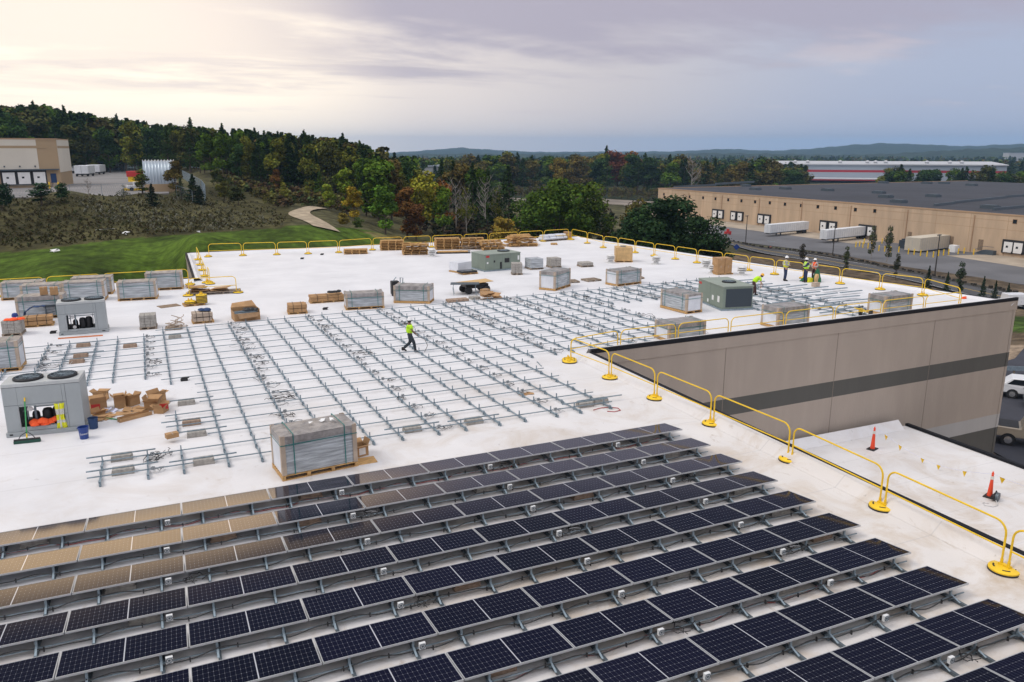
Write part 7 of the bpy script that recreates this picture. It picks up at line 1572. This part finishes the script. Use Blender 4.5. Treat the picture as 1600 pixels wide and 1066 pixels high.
for px, py, top, w, lab in [(117, 271, 259, 2.6, 'white box trailer nearest the cream building in the left yard'), (128, 276, 259, 3.0, 'white box trailer, middle of the three in the left yard'), (146, 273, 258, 3.2, 'white box trailer standing apart at the right of the three')]:
    p = P(px, py, LY+.03); h = hgt(px, py, top, LY+.03); r = thing('box_trailer', lab, 'trailer', p, -YAW+math.atan2(px-800, FPX)*-1*0+.25, 'white trailers in the left yard'); k = MB().box(-w/2*1.4, w/2*1.4, 0, 9, .9, h).build('box', 'trailer', r, bevel=.05); MB().box(-.03, .03, -.03, -.001, 1.0, h-.1).box(-w*.6, w*.6, 1, 8, .5, .89).build('chassis', 'dark_steel', r)
    for x in (-w*.55, w*.55):
        for y in (1, 7.5): q = MB(); q.tube([(x-.25, y, .5), (x+.25, y, .5)], .5, 12); q.build('wheel', 'rubber', r, True)
p = P(185, 267, LY); h = 1.8; r = thing('dumpster', 'blue dumpster at the back fence of the left yard', 'dumpster', p, .1); b = MB(); b.add([(-2, 0, .2), (2, 0, .2), (2.4, 0, h), (-2.4, 0, h), (-2, 2, .2), (2, 2, .2), (2.4, 2, h), (-2.4, 2, h)], [(0, 1, 2, 3), (5, 4, 7, 6), (1, 5, 6, 2), (4, 0, 3, 7), (4, 5, 1, 0)]); b.build('bin', 'blue', r)
# corrugated shed: arched ribs on block walls
sA = P(227, 300, LY); _d = ray(250, 300); sdv = Vector((_d[1], -_d[0], 0)).normalized(); sL = 44/FPX*px_of(sA)[2]*1.05; sh = hgt(245, 300, 251, LY); r = thing('corrugated_shed', 'arched corrugated metal shed on tan block walls in the left yard', 'shed', sA, math.atan2(sdv.y, sdv.x)); wdt = 8.0; wb = 1.6
n = 120; m_ = 16; vs = []
for i in range(n+1):
    x = sL*i/n; rp = .13*math.cos(2*PI*i/n*10)
    for j in range(m_+1):
        t = PI*j/m_; rr0 = 1+rp/wdt*2; vs.append((x, wdt/2-wdt/2*math.cos(t)*rr0, wb+(sh-wb)*(max(0.0, math.sin(t))**.8)*rr0))
b = MB(); b.add(vs, [(i*(m_+1)+j, i*(m_+1)+j+1, (i+1)*(m_+1)+j+1, (i+1)*(m_+1)+j) for i in range(n) for j in range(m_)]); b.build('arch_roof', 'corrugated', r, True)
MB().box(0, sL+.6, -.5, .3, -2, wb).build('block_wall', 'tan_left', r); MB().box(0, sL+.6, wdt-.3, wdt+.5, -2, wb).build('block_wall', 'tan_left', r); b = MB(); b.prism([(wdt/2-wdt/2*math.cos(PI*j/14), (sh-wb)*max(0.0, math.sin(PI*j/14))**.8) for j in range(15)], 0, .1, 0, Matrix(((0, 0, 1, sL-.15), (1, 0, 0, 0), (0, 1, 0, wb), (0, 0, 0, 1)))); b.build('end_wall', 'far_grey', r)
p = P(212, 298, LY); r = thing('yard_machine', 'red and yellow salt spreader machine beside the corrugated shed', 'machine', p, -.3); MB().box(-1.6, 1.6, 0, 2.2, 3.0, 4.2).build('hopper', 'red', r, bevel=.05); b = MB(); b.box(-1.4, 1.2, .2, 2.0, 1.9, 2.99); b.build('body', 'yellow', r); b = MB(); b.box(-1.7, 1.7, -.1, 2.0, .6, 1.3); b.build('chassis', 'black', r); b = MB(); b.box(-2.0, 2.0, -1.2, -.2, .1, .55); b.build('plough', 'yellow', r)
for x in (-1.2, 1.2): b = MB(); b.tube([(x, -.15, .6), (x, .3, .6)], .6, 14); b.build('wheel', 'rubber', r, True)
p = P(207, 298, LY); r = thing('white_pickup', 'small white truck parked in front of the red and yellow machine', 'truck', p, .2); b = MB(); b.box(-1.2, 3.4, -1.6, .2, .5, 1.25); b.box(.2, 2.0, -1.5, .1, 1.25, 1.95); b.build('body', 'car_white', r, bevel=.08); b = MB(); b.box(.3, 1.9, -1.52, -1.501, 1.3, 1.85); b.build('window', 'glass_dark', r)
for x in (-.4, 2.5): b = MB(); b.tube([(x, -1.65, .4), (x, -1.4, .4)], .4, 12); b.build('wheel', 'rubber', r, True)
# fences: posts, rails and the wire mesh between them
def fence(label, pts, h=2.2, step=4.0):
    r = thing('chain_link_fence', label, 'fence', (0, 0, 0)); b = MB(); w = MB(); dense = []
    for i in range(len(pts)-1):
        n = max(1, int((pts[i+1]-pts[i]).length/step))
        for k in range(n): dense.append(pts[i].lerp(pts[i+1], k/n))
    dense.append(pts[-1])
    for q in dense: b.tube([(q.x, q.y, q.z-.5), (q.x, q.y, q.z+h)], .05, 5)
    b.build('posts', 'galv', r)
    for i in range(len(dense)-1):
        p, q = dense[i], dense[i+1]; w.bar((p.x, p.y, p.z+h), (q.x, q.y, q.z+h), .05, .05)
        for k in range(10):
            for u, v_ in ((k/10, (k+2)/10), ((k+2)/10, k/10)):
                a, c = p.lerp(q, min(1, u)), p.lerp(q, min(1, v_)); w.bar((a.x, a.y, a.z+.05), (c.x, c.y, c.z+h-.05), .012, .012)
    w.build('wire_mesh', 'galv', r)
fence('chain link fence along the brow of the left yard', [P(px, py, LY) for px, py in ((-30, 307), (60, 307.5), (160, 306), (226, 303))]); fence('chain link fence at the back of the left yard before the forest', [P(px, py, LY) for px, py in ((150, 268), (215, 270))], 3.5)
fence('curved chain link fence right of the corrugated shed', [GD(*q) for q in ((276, 165), (300, 162), (318, 166), (321, 178), (316, 195), (300, 222), (288, 250))], 2.4)
for px, py, lab in [(166, 362, 'white plastic scrap on the brush slope, the larger one'), (197, 367, 'small white scrap on the brush slope right of the larger one'), (85, 395, 'white scrap at the edge of the bright grass'), (311, 365, 'small white scrap above the bright grass at right')]:
    g = GP(px, py); b = MB(); r0 = random.Random(px); b.add([(r0.uniform(-1, 1)*(1.3 if px == 166 else .8), r0.uniform(-.7, .7), .05+r0.uniform(0, .4)) for _ in range(6)], [(0, 1, 2), (2, 3, 4), (3, 4, 5), (1, 2, 5)]); o = b.build('plastic_scrap', 'white_paint'); o.location = g; s_ = o.modifiers.new('thick', 'SOLIDIFY'); s_.thickness = .03; tag(o, lab, 'scrap')
# ------------------------------------------------------------------ cars at the right edge
pk_l = [Vector((x, y, 0)) for x, y in ((33.8, 9), (75, 9), (85, 40), (60, 28), (46, 25.5), (37, 18))]
b = MB(); b.prism([(q.x, q.y) for q in pk_l], PZ-1.5, PZ+.03); tag(b.build('parking_lot', 'lot_dark'), kind='structure')
sd2 = [Vector((x, y, 0)) for x, y in ((24, -46), (70, -46), (75, 8.8), (34, 8.8))]; b = MB(); b.prism([(q.x, q.y) for q in sd2], PZ-1.5, PZ+.015); tag(b.build('gravel_ground', 'gravel'), kind='structure')
def car(label, p, rz, kind, paint, name='parked_car'):
    r = thing(name, label, 'car' if kind != 'pickup' else 'pickup truck', p, rz, 'vehicles parked beyond the building')
    if kind == 'suv': prof = [(0, .45), (0, .95), (.1, 1.02), (1.15, 1.12), (2.0, 1.62), (2.5, 1.70), (3.9, 1.66), (4.5, 1.15), (4.72, 1.05), (4.75, .45)]; win = [(1.45, 1.16), (2.1, 1.56), (2.55, 1.62), (3.75, 1.58), (4.2, 1.16)]; L, Wd, wx = 4.75, 1.85, (.95, 3.75)
    elif kind == 'van': prof = [(0, .5), (0, 1.1), (.2, 1.2), (.9, 1.35), (1.5, 2.05), (1.9, 2.15), (5.0, 2.15), (5.1, .5)]; win = [(1.1, 1.4), (1.6, 1.98), (2.4, 1.98), (2.4, 1.4)]; L, Wd, wx = 5.1, 2.0, (1.0, 4.1)
    else: prof = [(0, .6), (0, 1.1), (.15, 1.2), (1.5, 1.28), (2.1, 1.85), (2.5, 1.92), (3.7, 1.90), (3.95, 1.28), (5.8, 1.28), (5.82, .62)]; win = [(1.8, 1.33), (2.25, 1.80), (3.6, 1.80), (3.75, 1.33)]; L, Wd, wx = 5.8, 1.95, (1.05, 4.6)
    R90 = Matrix(((1, 0, 0, 0), (0, 0, -1, 0), (0, 1, 0, 0), (0, 0, 0, 1)))
    # body: profile with tumblehome towards the roof
    n = len(prof); vs = []
    for s in (-1, 1):
        for x, z in prof: vs.append((x, s*(Wd/2-max(0, z-1.1)*.16), z))
    b = MB(); b.add(vs, [tuple(range(n)), tuple(reversed(range(n, 2*n)))]+[(n+i, n+(i+1) % n, (i+1) % n, i) for i in range(n)]); body = b.build('body', paint, r, False, .06)
    m = len(win); b = MB()
    for s in (-1, 1):
        f = [(x, s*(Wd/2-max(0, z-1.1)*.16+.012), z) for x, z in win]; b.add(f, [tuple(range(m)) if s < 0 else tuple(reversed(range(m)))])
    b.build('window', 'glass_dark', r)
    k = [i for i, q in enumerate(prof) if q[1] > 1.5][0]; b = MB(); x0, z0 = prof[k-1]; x1, z1 = prof[k]; d = .1
    b.add([(x0+.08, -Wd/2+.2, z0+.12), (x0+.08, Wd/2-.2, z0+.12), (x1-.04, Wd/2-.28, z1-.02), (x1-.04, -Wd/2+.28, z1-.02)], [(0, 3, 2, 1)]); q = b.build('windscreen', 'glass_dark', r); q.location = (-.03, 0, .03)
    if kind == 'pickup': b = MB(); b.box(4.05, 5.7, -Wd/2+.12, Wd/2-.12, 1.281, 1.30); b.build('bed', 'black', r)
    for x in wx:
        for s in (-1, 1):
            R_ = .36 if kind == 'suv' else .40; y = s*(Wd/2-.12); w = MB(); w.tube([(x, y-.13, R_), (x, y+.13, R_)], R_, 20); w = w.build('wheel', 'rubber', r, True); q = MB(); q.lathe([(0, 0), (R_*.62, 0), (R_*.62, .03), (0, .05)], n=14); o = q.build('rim', 'chrome', w, True); o.location = (x, s*(Wd/2+.005), R_); o.rotation_euler = (-PI/2*s, 0, 0)
            a = MB(); a.tube([(x, y+s*.02-.1, R_), (x, y+s*.02+.1, R_)], R_*1.18, 20); a.build('wheel_arch', 'black', r)
    b = MB()
    for s in (-1, 1): b.box(-.02, .02, s*Wd*.36-.16, s*Wd*.36+.16, .78, .95)
    b.build('headlight', 'reflect', r); b = MB()
    for s in (-1, 1): b.box(L-.02, L+.015, s*Wd*.40-.1, s*Wd*.40+.1, .8, 1.1)
    b.build('tail_light', 'red', r)
    b = MB(); b.box(-.03, .02, -Wd/2+.1, Wd/2-.1, .42, .66); b.box(L-.02, L+.05, -Wd/2+.1, Wd/2-.1, .45, .68); b.build('bumper', 'dark_steel', r)
    b = MB()
    for s in (-1, 1): b.box(2.9, 3.1, s*(Wd/2+.01)-.01, s*(Wd/2+.01)+.01, .98, 1.02)
    b.build('door_handle', 'chrome', r); return r
def car_px(label, px, py, rz, kind, paint, name='parked_car', back=1.0, z=PZ+.04):
    p = P(px, py, z); car(label, p-Vector((math.cos(rz), math.sin(rz), 0))*back, rz, kind, paint, name)
car_px('white car parked behind the corner of the taupe wall', 1580, 618, PI-.95, 'suv', 'car_white', back=3.75)
car_px('beige pickup truck parked nearest, cut by the right picture edge', 1573, 689, PI-.95, 'pickup', 'car_beige', 'pickup_truck', back=4.6)
car_px('white van farther off at the right picture edge by the road', 1592, 480, PI-.35, 'van', 'car_white', 'parked_van', back=2.5, z=gz1(*P(1592, 480, -13.8)[:2]))
car_px('white car half hidden to the right of the first white car', 1622, 636, PI-.95, 'suv', 'car_white', back=3.75)
g = P(1585, 585, PZ); r = thing('crash_barrier', 'pale steel crash barrier behind the white cars', 'crash barrier', g, -.55); b = MB(); b.box(-9, 9, -.04, .04, .35, .75); b.build('beam', 'galv', r); b = MB()
for k in range(-4, 5): b.box(k*2-.06, k*2+.06, .05, .2, -.4, .7)
b.build('post', 'wood_old', r)
# ------------------------------------------------------------------ haze
hz = MB(); hz.box(-9600+CAM[0], 9600+CAM[0], -9600+CAM[1], 9600+CAM[1], -62, 150); ho = hz.build('haze', [])
hm = bpy.data.materials.new('haze_air'); hm.use_nodes = True; hn = hm.node_tree; hn.nodes.clear(); pv = hn.nodes.new('ShaderNodeVolumePrincipled'); ou = hn.nodes.new('ShaderNodeOutputMaterial'); hn.links.new(pv.outputs[0], ou.inputs['Volume'])
pv.inputs['Color'].default_value = (0.40, 0.66, 1.0, 1); pv.inputs['Density'].default_value = 0.00011; pv.inputs['Anisotropy'].default_value = 0.0
ho.data.materials.append(hm); tag(ho, kind='stuff')
